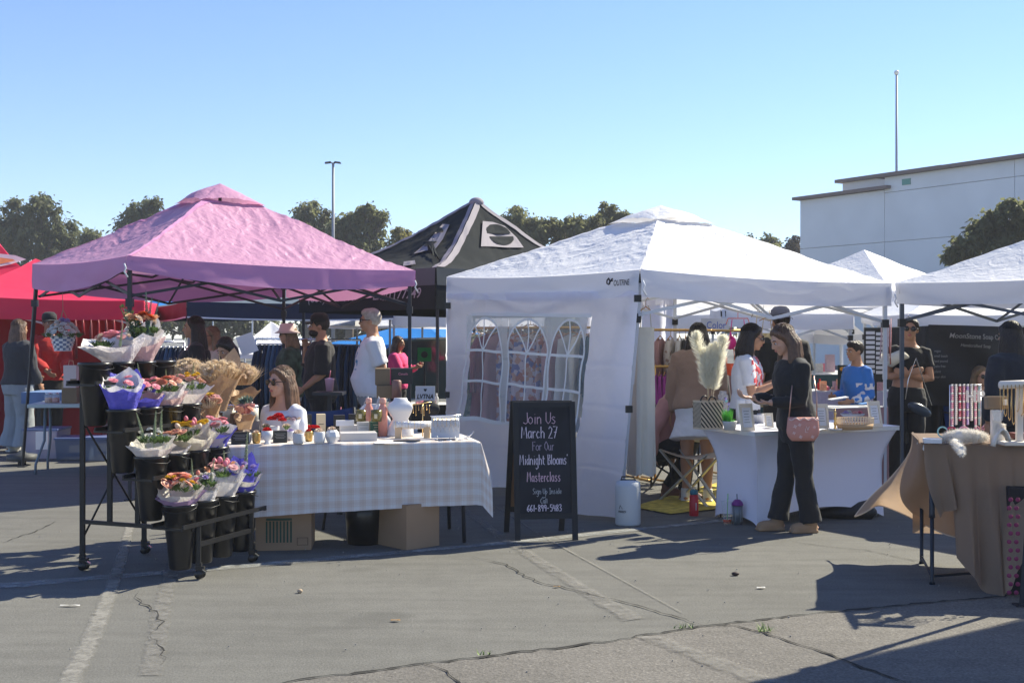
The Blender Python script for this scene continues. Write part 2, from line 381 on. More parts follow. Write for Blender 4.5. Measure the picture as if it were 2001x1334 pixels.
# flag pole and street lamps
def pole(name, label, cat, px, D, ytop, r, m, top):
    p = at(px, D, z=0); zt = at(px, D, ytop).z; rt = root(name, label, cat, p, "lamp posts over the parking lot" if cat == "street lamp" else None)
    mb = MB(); mb.tube([p, p+V((0, 0, zt))], [r, r*.6], 10); mb.build("pole", m, rt)
    mb = MB(); mb.lathe([(r*2.2, 0), (r*2.2, .5), (r*1.2, .55)], p, 12); mb.build("base", m, rt); top(rt, p+V((0, 0, zt))); return rt
polem = mat("blue grey pole paint", (.22, .24, .28), rough=.5)
def ball(rt, t): mb = MB(); mb.ell(t+V((0, 0, .12)), .16); mb.build("finial", mat("pale finial", (.7, .68, .6), rough=.3), rt)
pole("flag_pole", "tall bare flag pole rising behind the warehouse roof", "flag pole", 1752, 75, 146, .11, polem, ball)
def heads(rt, t):
    for sx in (-1, 1):
        mb = MB(); a = t+V((0, 0, -.05)); b = t+V((sx*.06, -.02, .05)); mb.bar(a, b, .07, .07); mb.build("arm", polem, rt)
        mb = MB(); mb.box(b+V((sx*.17, -.02, -.0)), (.34, .30, .07), Matrix.Rotation(sx*.12, 3, 'Y'), taper=.8); mb.build("lamp_head", dkgrey, rt, smooth=False)
pole("street_lamp", "tall double-headed lamp post rising behind the pink canopy", "street lamp", 651, 58, 320, .10, polem, heads)
pole("street_lamp", "far small double-headed lamp post between pink and black canopies", "street lamp", 826, 97, 453, .10, polem, heads)
pole("street_lamp", "tiny far lamp post in front of the left trees above the red canopy", "street lamp", 73, 110, 488, .10, polem, heads)
# ---------------------------------------------------------------- trees
def tree(name, label, D, base, blobs, lm, n=5200, leaf=.26, trunk=.25, group="trees beyond the market", seed=1):
    rd = np.random.RandomState(seed); b = at(base, D, z=0); rt = root(name, label, "tree", b, group); k = D/F
    cs = []
    for x, y, r in blobs:
        c = at(x, D, y) + V((0, rd.uniform(-.6, .6)*r*k, 0)); cs.append((c, r*k))
    top = max(c.z for c, r in cs); low = min(c.z-r for c, r in cs); mid = V((b.x, b.y, max(1.2, low*.8)))
    mb = MB(); mb.tube([b, lerp(b, mid, .5)+V((.1, 0, 0)), mid], [trunk, trunk*.8, trunk*.6], 8); mb.build("trunk", bark, rt)
    mb = MB()
    for c, r in cs:
        m1 = lerp(mid, c, .5)+V((rd.uniform(-.3, .3), 0, -.15*r)); mb.tube([mid, m1, c, c+V((rd.uniform(-.4, .4)*r, 0, .7*r))], [trunk*.4, trunk*.25, trunk*.14, .02], 5)
        for q in range(4):
            e = c+V(tuple(rd.uniform(-.8, .8, 3)))*r; mb.tube([m1, lerp(m1, e, .6)+V((0, 0, .1*r)), e], [trunk*.14, trunk*.09, .015], 4)
    mb.build("limb", bark, rt)
    tot = sum(r*r for c, r in cs); P = []
    for c, r in cs:
        m = int(.72*n*r*r/tot)
        # sub-clumps inside the blob give light and dark masses and gaps
        nc = 30; d = rd.normal(size=(nc, 3)); d /= np.linalg.norm(d, axis=1)[:, None]; cc = d*(rd.uniform(.35, 1.08, nc)[:, None])*r; cr = rd.uniform(.10, .27, nc)*r
        idx = rd.randint(0, nc, m); g = rd.normal(size=(m, 3)); g /= np.linalg.norm(g, axis=1)[:, None]
        st = rd.randint(0, nc, nc*3); sp_ = rd.uniform(0, 1, m) < .10; idx2 = rd.randint(0, 40, m); sd_ = rd.normal(size=(40, 3)); sd_ /= np.linalg.norm(sd_, axis=1)[:, None]; sd_[:, 2] = np.abs(sd_[:, 2])*.9
        SPR = sd_[idx2]*(rd.uniform(.85, 1.38, m)*r)[:, None]+rd.normal(size=(m, 3))*.035*r
        P.append(np.array(c)[None] + cc[idx] + g*(cr[idx]*rd.uniform(.2, 1, m)**.5)[:, None]*np.array([1, 1, .8]))
        P[-1][sp_] = (np.array(c)[None]+SPR)[sp_]
    P = np.concatenate(P); m = len(P)
    a = rd.normal(size=(m, 3)); a /= np.linalg.norm(a, axis=1)[:, None]; bb = np.cross(a, rd.normal(size=(m, 3))); bb /= np.linalg.norm(bb, axis=1)[:, None]
    a[:, 2] -= .5; L = leaf*rd.uniform(.6, 1.3, m)[:, None]
    v = np.stack([P, P+a*L*.5+bb*L*.28, P+a*L, P+a*L*.5-bb*L*.28], 1).reshape(-1, 3) - np.array(b)
    me = bpy.data.meshes.new("crown"); me.from_pydata(v.tolist(), [], np.arange(4*m).reshape(-1, 4).tolist()); me.materials.append(lm)
    o = bpy.data.objects.new("crown", me); reg(o, rt, Matrix.Identity(4)); o['kind'] = 'stuff' if False else 'part'; del o['kind']
    return rt
tree("eucalyptus_tree", "broad dark tree at far left rising above the red canopy", 62, 85, [(38, 425, 34), (92, 415, 30), (115, 448, 32), (70, 460, 42), (12, 462, 32), (40, 490, 36), (100, 490, 34), (30, 398, 14), (85, 392, 16), (130, 470, 22), (-20, 450, 30)], leafd, 15000, seed=2)
tree("eucalyptus_tree", "small round tree right of the big left tree", 66, 172, [(172, 468, 24), (158, 482, 22), (188, 466, 14), (178, 500, 24), (150, 500, 20)], leafd, 5200, seed=3)
tree("eucalyptus_tree", "leaning tree top showing over the pink canopy left slope", 62, 275, [(290, 404, 20), (268, 418, 22), (245, 436, 20), (300, 396, 12), (290, 440, 28), (255, 460, 30)], leafd, 5600, seed=4)
tree("eucalyptus_tree", "airy grey green tree left of the tall lamp post", 64, 600, [(600, 416, 20), (612, 404, 14), (585, 418, 14), (640, 440, 26), (655, 470, 30), (615, 450, 30), (636, 415, 10)], leafm, 7500, leaf=.22, seed=5)
tree("eucalyptus_tree", "dense tree just right of the tall lamp post", 60, 680, [(672, 440, 22), (685, 430, 18), (690, 465, 24), (660, 452, 20), (700, 490, 26), (675, 490, 26)], leafd, 6500, seed=6)
tree("eucalyptus_tree", "tall feathery tree between lamp post and black canopy", 60, 720, [(718, 412, 16), (740, 430, 20), (712, 436, 20), (742, 422, 14), (722, 460, 26), (735, 480, 14), (705, 480, 20), (708, 412, 9)], leafm, 6500, leaf=.2, seed=7)
tree("olive_tree", "yellow green round tree between pink and black canopies", 58, 790, [(782, 460, 18), (798, 472, 20), (768, 478, 14), (806, 492, 14), (785, 495, 24), (765, 505, 14), (778, 525, 26)], leafy, 7000, leaf=.2, seed=8)
tree("pepper_tree", "broad tree right behind the black canopy peak", 56, 1030, [(1005, 428, 20), (1028, 440, 24), (1055, 450, 24), (1012, 412, 10), (1040, 470, 28), (1075, 444, 16)], leafm, 7500, leaf=.22, seed=9)
tree("pepper_tree", "long drooping tree behind the white canopy left slope", 56, 1130, [(1095, 452, 24), (1125, 442, 22), (1150, 452, 24), (1110, 475, 26), (1165, 432, 14)], leafm, 7500, leaf=.22, seed=10)
tree("pepper_tree", "tree with a stray top branch behind the white canopy", 57, 1190, [(1180, 418, 12), (1196, 408, 8), (1180, 400, 6), (1200, 430, 18), (1222, 425, 14), (1185, 445, 22), (1215, 450, 20)], leafm, 6500, leaf=.2, seed=11)
tree("round_tree", "small far tree left of the warehouse behind the white canopy", 75, 1500, [(1500, 472, 14), (1515, 478, 12), (1480, 478, 12), (1462, 465, 9), (1500, 495, 20)], leafm, 3200, leaf=.25, seed=12)
tree("round_tree", "small far reddish brown tree against the warehouse corner", 75, 1550, [(1552, 474, 13), (1545, 484, 12), (1558, 492, 14)], mat("brown green leaves", (.10, .075, .045), rough=.7, trans=.2, var=.4, vs=.6), 2200, leaf=.25, seed=13)
tree("ficus_tree", "dense round tree in front of the warehouse at the right edge", 38, 1985, [(1985, 425, 34), (1950, 440, 32), (1925, 455, 28), (2020, 440, 40), (1890, 482, 26), (1862, 500, 16), (1930, 500, 36), (1985, 490, 40), (1870, 488, 18)], leafm, 17000, leaf=.2, seed=14)
for i, (x0, x1, D, lab) in enumerate(((300, 520, 70, "dark distant tree row behind the navy canopy"), (600, 780, 66, "green distant tree row behind the blue canopy roof"), (900, 1240, 70, "distant tree row hidden behind the white side wall"), (1400, 1640, 80, "distant low trees behind the right stalls"), (-60, 140, 72, "distant low trees behind the red canopy"))):
    rr = random.Random(i); tree("distant_trees", lab, D, (x0+x1)/2, [(x, rr.uniform(612, 640), rr.uniform(24, 34)) for x in range(x0, x1, 26)], leafd, 7000, leaf=.3, seed=40+i)
# ---------------------------------------------------------------- canopies
def fabric(name, col, tr=.3, sc=4, st=.8, dist=.02, rough=.55, stretch=(1, 1, 1), fine=.3):
    m = mat(name, col, rough=rough, trans=tr, spec=.35); return wrinkle(m, sc, st, dist, stretch, fine)
pinkf = fabric("pink polyester", (.60, .31, .46), .26, 6, .5, .03, .5, (1, 1, 1))
pinkv = fabric("pink valance polyester", (.60, .28, .50), .25, 2, .3, .02, .6, (1, 1, 2.5))
whitef = fabric("white polyester", (.84, .83, .83), .25, 7, .6, .02, .45)
whitev = fabric("white valance polyester", (.84, .84, .88), .40, 2.2, .4, .02, .6, (.5, .5, 2))
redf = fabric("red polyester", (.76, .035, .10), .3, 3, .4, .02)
navyf = fabric("navy canopy cloth", (.02, .026, .06), .04, 2, .3, .02)
greyroof = fabric("dull grey green canopy roof", (.10, .125, .14), .05, 2, .3, .02)
maroonf = fabric("maroon canopy cloth", (.10, .018, .03), .2, 2, .3, .02)
bluef = fabric("bright blue tarp", (.02, .22, .62), .3, 3, .4, .02)
blacko = fabric("black printed canopy", (.022, .025, .027), .03, 2.2, .4, .02, .95, fine=.2)
nodes(blacko)[2].inputs["Specular IOR Level"].default_value = .12
greyo = fabric("grey canopy band", (.075, .085, .09), .05, 2.2, .4, .02, .8)
white_pr = mat("faded white print", (.24, .215, .24), rough=.8)
def inv(fn, px, py, u=.5, v=.5):
    def pr(u, v):
        p = fn(u, v); return (CX+p.x*F/p.y, HY-(p.z-CH)*F/p.y)
    for _ in range(25):
        a = pr(u, v); e = (px-a[0], py-a[1]); h = 1e-3; b = pr(u+h, v); c = pr(u, v+h)
        A = ((b[0]-a[0])/h, (c[0]-a[0])/h, (b[1]-a[1])/h, (c[1]-a[1])/h); d = A[0]*A[3]-A[1]*A[2]
        if abs(d) < 1e-9: break
        u += max(-.3, min(.3, (A[3]*e[0]-A[1]*e[1])/d)); v += max(-.3, min(.3, (-A[2]*e[0]+A[0]*e[1])/d))
        u = max(-.5, min(1.5, u)); v = max(-.5, min(1.5, v))
    return u, v
def surf(fn, u, v, off):
    h = 1e-3; p = fn(u, v); n = (fn(u+h, v)-p).cross(fn(u, v+h)-p).normalized()
    if n.dot(p-V((0, 0, CH))) > 0: n = -n
    return p + n*off
def text_mesh(txt, font_scale=1, shear=0, extrude=0, bold=0):
    c = bpy.data.curves.new("t", 'FONT'); c.body = txt; c.size = 1; c.shear = shear; c.resolution_u = 3; c.offset = bold; c.extrude = extrude
    o = bpy.data.objects.new("t", c); me = bpy.data.meshes.new_from_object(o)
    vs = [v.co.copy() for v in me.vertices]; fs = [tuple(p.vertices) for p in me.polygons]
    bpy.data.objects.remove(o); bpy.data.curves.remove(c); bpy.data.meshes.remove(me); return vs, fs
def text_on(fn, txt, uv0, uv1, m, parent, off=.004, shear=0, name="lettering", bold=0):
    vs, fs = text_mesh(txt, shear=shear, bold=bold); x0 = min(p.x for p in vs); x1 = max(p.x for p in vs); y0 = 0 if min(p.y for p in vs) > -.1 else min(p.y for p in vs); y1 = max(p.y for p in vs)
    mb = MB(); mb.add([surf(fn, lerp(uv0[0], uv1[0], (p.x-x0)/(x1-x0)), lerp(uv0[1], uv1[1], (p.y-y0)/(y1-y0)), off) for p in vs], fs)
    return mb.build(name, m, parent, smooth=False)
def text_px(fn, txt, pa, pb, h, m, parent, off=.004, shear=0, bold=0, name="lettering"):
    """text whose baseline runs between two photo points found on the surface, h = cap height in surface v"""
    a = inv(fn, *pa); b = inv(fn, *pb); vs, fs = text_mesh(txt, shear=shear, bold=bold); x0 = min(p.x for p in vs); x1 = max(p.x for p in vs)
    mb = MB(); q = []
    for p in vs:
        t = (p.x-x0)/(x1-x0); q.append(surf(fn, lerp(a[0], b[0], t), lerp(a[1], b[1], t)+p.y*h, off))
    mb.add(q, fs); return mb.build(name, m, parent, smooth=False)
def poly_on(fn, pts, m, parent, off, name, n=22):
    """closed outline (photo points) laid on the surface as a fan of small quads"""
    uv = [inv(fn, *p) for p in pts]; cu = sum(a for a, b in uv)/len(uv); cv = sum(b for a, b in uv)/len(uv); mb = MB(); k = len(uv); vs = []; fs = []
    for r in range(n+1):
        t = r/n
        for a, b in uv: vs.append(surf(fn, lerp(cu, a, t), lerp(cv, b, t), off))
    for r in range(n):
        for j in range(k): fs.append((r*k+j, r*k+(j+1) % k, (r+1)*k+(j+1) % k, (r+1)*k+j))
    mb.add(vs, fs); return mb.build(name, m, parent)
class Canopy: pass
def canopy(label, cor, peak, vb, rm, vm, lm, feet, vent=True, power=1.08, bulge=.05, amp=.012, truss=True, sides=(0, 1, 2, 3), res=36, group="market canopies", val_mid=0, vms=None, legw=.035, edge_sag=.03, legs=(0, 1, 2, 3), name="pop_up_canopy", valsides=None, capraise=.06, foot=True):
    K = Canopy(); c0 = sum((V((c.x, c.y, 0)) for c in cor), V())/4; rt = root(name, label, "canopy tent", c0, group); K.rt = rt; K.cor = cor
    def edge(i, u):
        p = lerp(cor[i], cor[(i+1) % 4], u); return p - V((0, 0, edge_sag*4*u*(1-u)))
    def roof(i):
        def fn(u, v):
            b = edge(i, u); p = lerp(b, peak, v)
            z = b.z + (peak.z-b.z)*(max(v, 0)**power - bulge*sin(pi*min(max(v, 0), 1))*4*u*(1-u))
            q = V((p.x, p.y, z)); w = min(1, v*6)*min(1, max(0, (1-v)*6))
            g = q + V((1, 1, 0))*.25*nz(q+V((7, 7, 7)), 1.3)
            rg = (1-abs(nz(V((g.x*2.0+g.y*.9, g.y*.8-g.x*.5, 0)), 3.4))*3.2) + .45*(1-abs(nz(V((g.x-g.y*.7, g.y+g.x*.7, 3)), 9))*3.2)
            return q + V((0, 0, amp*w*(nz(q, 2.2)+.30*rg-.25)))
        return fn
    K.roof = [roof(i) for i in range(4)]; vt = .80 if vent else 1.0
    for i in sides:
        mb = MB(); mb.grid(lambda u, v, f=K.roof[i]: f(u, v*vt), res, res); mb.build("roof_panel", rm, rt)
    if res > 100:
        for i in sides:
            mb = MB(); mb.grid(lambda s_, v, f=K.roof[i]: surf(f, .004+s_*.010/(1.02-v), v*vt, .006), 2, 60); mb.build('stitched_seam', vm, rt)
    if vent:
        for i in sides:
            mb = MB()
            def cf(u, v, f=K.roof[i]):
                vv = .76+.24*v; return f(u, vv) + V((0, 0, .02+.0*v+capraise*4*u*(1-u)*(1-v)**1.1*(.6+.4*min(1,v*4))))
            mb.grid(cf, 16, 8); mb.build("vent_cap", rm, rt)
    def val(i):
        def fn(u, t):
            e = edge(i, u); d = lerp(vb[i], vb[(i+1) % 4], u)+val_mid*4*u*(1-u); a, b = cor[i], cor[(i+1) % 4]; n = (b-a).cross(V((0, 0, 1))).normalized()
            return e + V((0, 0, -d*t)) + n*(.004+.02*t*nz(e*1.3+V((0, 0, t)), 1.7)+.012*sin(t*2.5)*nz(e, 4))
        return fn
    K.val = [val(i) for i in range(4)]
    for i in (valsides or sides):
        mb = MB(); mb.grid(K.val[i], 40, 6); mb.build("valance", (vms or [vm]*4)[i], rt)
    ctr = V((peak.x, peak.y, 0)); ins = []
    for i in range(4):
        p = cor[i]; d = (ctr-V((p.x, p.y, 0))).normalized(); ins.append(p+d*.06)
    for i in legs:
        p = ins[i]; f = feet[i] if feet and feet[i] is not None else V((p.x, p.y, 0)); f = V((f.x, f.y, 0)); top = p-V((0, 0, .03)); mid = lerp(top, f, .45)
        mb = MB(); mb.bar(top, mid, legw); mb.bar(mid, f+V((0, 0, .01)), legw*.75); mb.box(f+V((0, 0, .006)), (.08, .08, .012)); mb.build("leg", lm, rt, smooth=False)
        if truss: 
            for tt in (.02, .18): mb = MB(); mb.box(lerp(top, f, tt), (legw*1.75, legw*1.75, .075)); mb.build("leg_bracket", blackm if lm is not dkgrey else dkgrey, rt, smooth=False)
    if truss:
        hub = V((peak.x, peak.y, sum(c.z for c in cor)/4+.18))
        for i in range(4):
            a, b = ins[i], ins[(i+1) % 4]; m_ = (a+b)/2; hi, lo = V((0, 0, -.07)), V((0, 0, -.36)); n = (b-a).cross(V((0, 0, 1))).normalized()*-.012
            for p, q, o in ((a+hi, m_+lo, 0), (a+lo, m_+hi, 1), (m_+hi, b+lo, 1), (m_+lo, b+hi, 0)):
                mb = MB(); mb.bar(p+n*o*2, q+n*o*2, .014, .026); mb.build("truss_bar", lm, rt, smooth=False)
            h2 = lerp(m_, hub, .5)
            for p, q in ((m_+hi, V((h2.x, h2.y, h2.z-.22))), (m_+lo, h2+V((0, 0, .02))), (V((h2.x, h2.y, h2.z-.22)), hub+V((0, 0, .05))), (h2+V((0, 0, .02)), hub-V((0, 0, .2)))):
                mb = MB(); mb.bar(p, q, .012, .022); mb.build("truss_bar", lm, rt, smooth=False)
        mb = MB(); mb.bar(hub-V((0, 0, .25)), peak-V((0, 0, .03)), .03); mb.build("centre_pole", lm, rt, smooth=False)
    return K
R3 = lambda x, y, z=0: V((x, y, z))
def quad(near, th, s, z4, s2=None):
    c, n = cos(radians(th)), sin(radians(th)); s2 = s2 or s
    a = V((near[0], near[1], 0)); r = V((c, n, 0))*s; l = V((-n, c, 0))*s2
    q = [a, a+r, a+r+l, a+l]; return [V((p.x, p.y, z)) for p, z in zip(q, z4)]
# pink canopy (near, right, back, left corners)
pc = quad((-3.454, 10.55), 37, 3.05, (2.20, 2.165, 2.16, 2.27))
PK = canopy("pink pop-up canopy with dark frame over the flower seller", pc, at(430, 12.69, 362), (.125, .16, .2, .27), pinkf, pinkv, dkgrey, [None, None, None, gr(44, 912)], val_mid=.07, amp=.022, capraise=.11, bulge=.03, res=130)
mb = MB(); c = gr(43, 908); mb.lathe([(.02, .0), (.045, .005), (.045, .05), (.165, .06), (.17, .075), (.165, .12), (.05, .135), (.03, .17)], c, 24)
mb.build("foot_weight", mat("grey weight plate", (.05, .055, .06), rough=.6), PK.rt)
# white canopy
wc = quad((1.02, 9.38), 33.4, 3.05, (2.014, 1.976, 2.03, 2.076))
WK = canopy("white pop-up canopy with printed logo and window side wall", wc, at(1291, 11.49, 405), (.215, .215, .2, .215), whitef, whitev, whitem, [gr(1212, 1004), None, None, None], amp=.016, capraise=.09, power=1.05, bulge=.02, res=110)
# right white canopy
rc = [V((5.3, 8.6, 1.99)), V((7.85, 10.28, 1.99)), V((6.17, 12.83, 1.99)), V((3.63, 11.15, 1.985))]
RK = canopy("white pop-up canopy cut off by the right edge of the picture", rc, V((5.73, 10.72, 2.74)), (.2, .2, .2, .2), whitef, whitev, mat("grey blue steel leg", (.07, .085, .11), rough=.45), [None]*4, amp=.014)
# foreground canopy standing mostly outside the picture, its left leg and shadow show
fc = [V((4.52, 3.92, 2.12)), V((7.0, 5.6, 2.12)), V((5.32, 8.1, 2.12)), V((2.87, 6.43, 2.12))]
FK = canopy("canopy in the right foreground whose dark leg shows at the edge", fc, V((4.95, 6.0, 2.9)), (.2,)*4, whitef, whitev, dkgrey, [None, None, None, gr(1997, 1184)], res=10)
# black canopy with letters
bn = (-.865, 13.4); bq = quad(bn, 41, 3.0, (2.255, 2.2, 2.2, 2.255))
BK = canopy("black pop-up canopy with grey ridge bands and big letters", bq, at(931, 15.5, 389), (.475, .475, .47, .475), blacko, blacko, dkgrey, [None]*4, vent=False, power=1.38, bulge=.03, amp=.028, edge_sag=0)
for i in (0, 3):
    mb = MB(); mb.grid(lambda u, t, f=BK.val[i]: surf(f, u, t*.42, .006), 30, 3); mb.build("grey_band", greyo, BK.rt)
f0, f3 = BK.roof[0], BK.roof[3]           # f0: near->right, f3: left->near
def hipband(f, side, w0, name="ridge_band"):
    mb = MB(); mb.grid(lambda s, v: surf(f, (1-s*w0/(1.02-v)) if side else (s*w0/(1.02-v)), v*.985, .012) if w0*s/(1.02-v) < .5 else surf(f, .5, v*.985, .012), 4, 30); mb.build(name, white_pr, BK.rt)
hipband(f0, 0, .035); hipband(f3, 1, .03); hipband(f0, 1, .03); hipband(f3, 0, .03)
mb = MB(); mb.ell(at(931, 15.5, 396), (.10, .10, .07)); mb.build("peak_patch", white_pr, BK.rt)
greyface = greyo
def oval(cx, cy, rx, ry, a0, a1, n=14, sk=0): return [(cx+rx*cos(radians(a0+(a1-a0)*i/n))+sk*ry*sin(radians(a0+(a1-a0)*i/n)), cy-ry*sin(radians(a0+(a1-a0)*i/n))) for i in range(n+1)]
mb = MB(); poly_on(f0, [(942, 434), (962, 436), (985, 444), (1008, 466), (1022, 486), (990, 486), (960, 484), (939, 484)], white_pr, BK.rt, .02, "printed_letter")
poly_on(f0, oval(973, 461, 24, 20, 4, 176, sk=-.4), blacko, BK.rt, .03, "printed_letter")
poly_on(f0, oval(977, 464, 24, 18, 184, 356, sk=-.4), blacko, BK.rt, .03, "printed_letter")
poly_on(f3, [(880, 441), (866, 440), (856, 452), (838, 474), (810, 498), (832, 493), (852, 489), (866, 470)], white_pr, BK.rt, .02, "printed_letter")
poly_on(f3, oval(853, 461, 13, 12, 20, 170, sk=.6), blacko, BK.rt, .03, "printed_letter")
poly_on(f3, oval(843, 473, 14, 11, 190, 350, sk=.6), blacko, BK.rt, .03, "printed_letter")
poly_on(f3, [(790, 514), (812, 511), (812, 519), (788, 523)], white_pr, BK.rt, .02, "printed_letter")
printm = mat("dull white print", (.30, .27, .29), rough=.8)
text_px(BK.val[3], "(661) 360-0115", (604, 591), (704, 587), -.31, printm, BK.rt, .012, .25, .01)
text_px(BK.val[3], "Lic#1177249", (730, 586), (825, 581), -.34, printm, BK.rt, .012, .25, .01)
# OUTFINE logo on the white valance
ink = mat("black ink", (.01, .011, .02), rough=.6)
text_px(WK.val[3], "OUTFINE", (1201, 558.5), (1231, 556.5), -.31, ink, WK.rt, .01, .12, .012)
def stroke_on(fn, pts, w, m, parent, off, name="logo"):
    q = [inv(fn, *p) for p in pts]; P = [surf(fn, a, b, off) for a, b in q]; mb = MB(); n = len(P); vs = []
    for i, p in enumerate(P):
        t = (P[min(i+1, n-1)]-P[max(i-1, 0)]).normalized(); s = t.cross(V((0, -1, 0))).normalized()*w; vs += [p+s, p-s]
    mb.add(vs, [(2*i, 2*i+1, 2*i+3, 2*i+2) for i in range(n-1)]); return mb.build(name, m, parent, smooth=False)
stroke_on(WK.val[3], [(1192, 543), (1188, 548), (1188, 554), (1191, 556), (1194, 551), (1192, 545)], .006, ink, WK.rt, .01)
stroke_on(WK.val[3], [(1199, 544), (1194, 550), (1192, 556)], .006, ink, WK.rt, .01); stroke_on(WK.val[3], [(1194, 550), (1200, 548)], .005, ink, WK.rt, .012)
# small strings at the canopy corners
for rt, x, y, D in ((WK.rt, 1256, 548, 9.3), (WK.rt, 1748, 575, 11.0), (PK.rt, 243, 515, 10.5), (PK.rt, 811, 548, 12.3)):
    p = at(x, D, y); mb = MB(); mb.tube([p, p+V((.015, 0, -.04)), p+V((-.0, 0, -.07)), p+V((.03, 0, -.12))], .008, 5); mb.build("tie_cord", mat("white cord", (.75, .75, .75)), rt)
# canopies behind
def back_canopy(label, px, D, th, s, zt, vb, zp, rm, vm, lm=whitem, **k):
    q = quad(((px-CX)*D/F, D), th, s, (zt,)*4); c = (q[0]+q[2])/2
    return canopy(label, q, V((c.x, c.y, zp)), (vb,)*4, rm, vm, lm, [None]*4, res=14, **k)
k0 = back_canopy("small white canopy roof behind, right of the large white canopy", 1747, 17.9, 40, 3.05, 2.15, .25, 2.93, whitef, whitev, vent=False, bulge=0, power=1.15)
q = [at(365, 17, 588), at(768, 18.9, 591), at(700, 23, 596), at(285, 20.5, 600)]
NK = canopy("long navy canopy with maroon end over the denim racks", q, at(560, 20, 560), (.24, .27, .24, .24), greyroof, navyf, mat("grey leg", (.25, .27, .3), rough=.4), [None]*4, vent=False, truss=False, vms=[navyf, navyf, navyf, maroonf], res=16)
mb = MB(); mb.grid(lambda u, t: surf(NK.val[0], u, .93+.09*t, .01), 20, 1); mb.build("valance_hem", mat("white hem", (.7, .7, .75)), NK.rt)
mb = MB(); mb.grid(lambda u, t: surf(NK.val[3], u, .93+.09*t, .01), 20, 1); mb.build("valance_hem", M["white hem"], NK.rt)
q = [at(281, 16.5, 587), V((-6.9, 20.0, 1.97)), V((-10.5, 19, 1.97)), at(-115, 15.6, 574)]
q = [at(-115, 15.6, 574), at(281, 16.5, 587), V((-5.9, 19.6, 2.0)), V((-9.0, 18.8, 2.0))]
DK = canopy("front red canopy with red walls behind the pink canopy", q, at(70, 17.8, 505), (.30, .26, .26, .3), redf, redf, whitem, [None]*4, vent=False, power=1.3, res=24, legw=.04)
q = quad((-11.3, 18.4), 20, 3.6, (2.45,)*4)
EK = canopy("rear red canopy with flame print at the left edge", q, at(-60, 20, 395), (.3,)*4, redf, redf, whitem, [None]*4, vent=False, truss=False, power=1.4, res=20)
flame = mat("orange flame print", (.75, .22, .08), rough=.7); lightp = mat("pale flame print", (.75, .55, .55), rough=.7)
poly_on(EK.roof[0], [(-30, 500), (0, 497), (30, 500), (52, 508), (20, 518), (-10, 524), (-40, 522)], lightp, EK.rt, .02, "flame_print")
poly_on(EK.roof[0], [(-30, 508), (0, 505), (25, 508), (30, 511), (0, 518), (-30, 520)], flame, EK.rt, .03, "flame_print")
# red interior walls of the red stall
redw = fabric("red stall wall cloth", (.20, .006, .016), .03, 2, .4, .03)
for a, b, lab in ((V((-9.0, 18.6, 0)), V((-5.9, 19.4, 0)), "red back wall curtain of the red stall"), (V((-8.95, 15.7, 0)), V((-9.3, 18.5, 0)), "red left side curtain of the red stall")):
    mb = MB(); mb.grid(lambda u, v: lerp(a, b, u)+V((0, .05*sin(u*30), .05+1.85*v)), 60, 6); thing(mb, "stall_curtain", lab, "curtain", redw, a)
q = [at(765, 24, 634), at(905, 25, 636), V((0.5, 30, 1.8)), V((-2.4, 29, 1.8))]
k1 = back_canopy("pale lilac canopy seen behind the black canopy legs", 858, 21.5, 62, 3.0, 1.68, .05, 2.1, whitef, whitev, vent=False, truss=False)
q = [at(765, 19, 603), at(905, 19.6, 606), V((0.6, 22, 1.9)), V((-1.7, 22, 1.9))]
canopy("white canopy edge with a lilac cast behind the black canopy", q, V((-.9, 20.5, 2.3)), (.26,)*4, whitef, whitev, whitem, [None]*4, vent=False, truss=False, res=12)
q = [at(640, 26, 671), at(880, 27, 670), V((.0, 31, 1.35)), V((-4.4, 31, 1.35))]
canopy("bright blue canopy roof behind the man in the white shirt", q, at(822, 28.5, 628), (.24,)*4, bluef, bluef, whitem, [None]*4, vent=False, truss=False, res=16, power=1.0)
q = [at(450, 26, 690), at(610, 26.5, 690), V((-4.6, 29, 1.1)), V((-6.6, 29, 1.1))]
canopy("weathered white canopy roof behind the hatted shopper", q, at(530, 27.5, 628), (.1,)*4, whitef, whitev, whitem, [None]*4, vent=False, truss=False, res=12)
back_canopy("far blue canopy glimpsed over the red stall corner", 280, 30, 35, 3, 2.1, .2, 2.6, bluef, bluef, vent=False, truss=False)
# canopies seen beneath the white one, behind the right stalls
q = [at(1410, 15.2, 603), at(1668, 16.5, 612), V((5.8, 20, 1.9)), V((3.2, 19, 1.9))]
UK = canopy("white canopy behind the clothes stall with a deep valance", q, V((4.1, 17.6, 2.5)), (.22,)*4, whitef, whitev, whitem, [None]*4, vent=False, res=14)
q = [at(1590, 20, 652), at(1690, 20.5, 652), V((6.6, 23.5, 1.6)), V((5.0, 23.5, 1.6))]
canopy("far white canopy behind the boy in blue", q, V((5.9, 21.8, 2.1)), (.16,)*4, whitef, whitev, whitem, [None]*4, vent=False, truss=False, res=12)
q = [at(1240, 19, 612), at(1420, 19.5, 612), V((3.0, 22, 1.95)), V((2.0, 22, 1.95))]
canopy("far white canopy behind the hanging dress", q, V((2.8, 20.5, 2.4)), (.3,)*4, whitef, whitev, whitem, [None]*4, vent=False, truss=False, res=12)
q = [at(1775, 14.0, 612), at(2050, 14.4, 610), V((7.5, 17.5, 1.8)), V((5.2, 17.5, 1.8))]
canopy("white canopy over the soap stall banner", q, V((6.2, 15.8, 2.4)), (.14,)*4, whitef, whitev, whitem, [None]*4, vent=False, res=12)
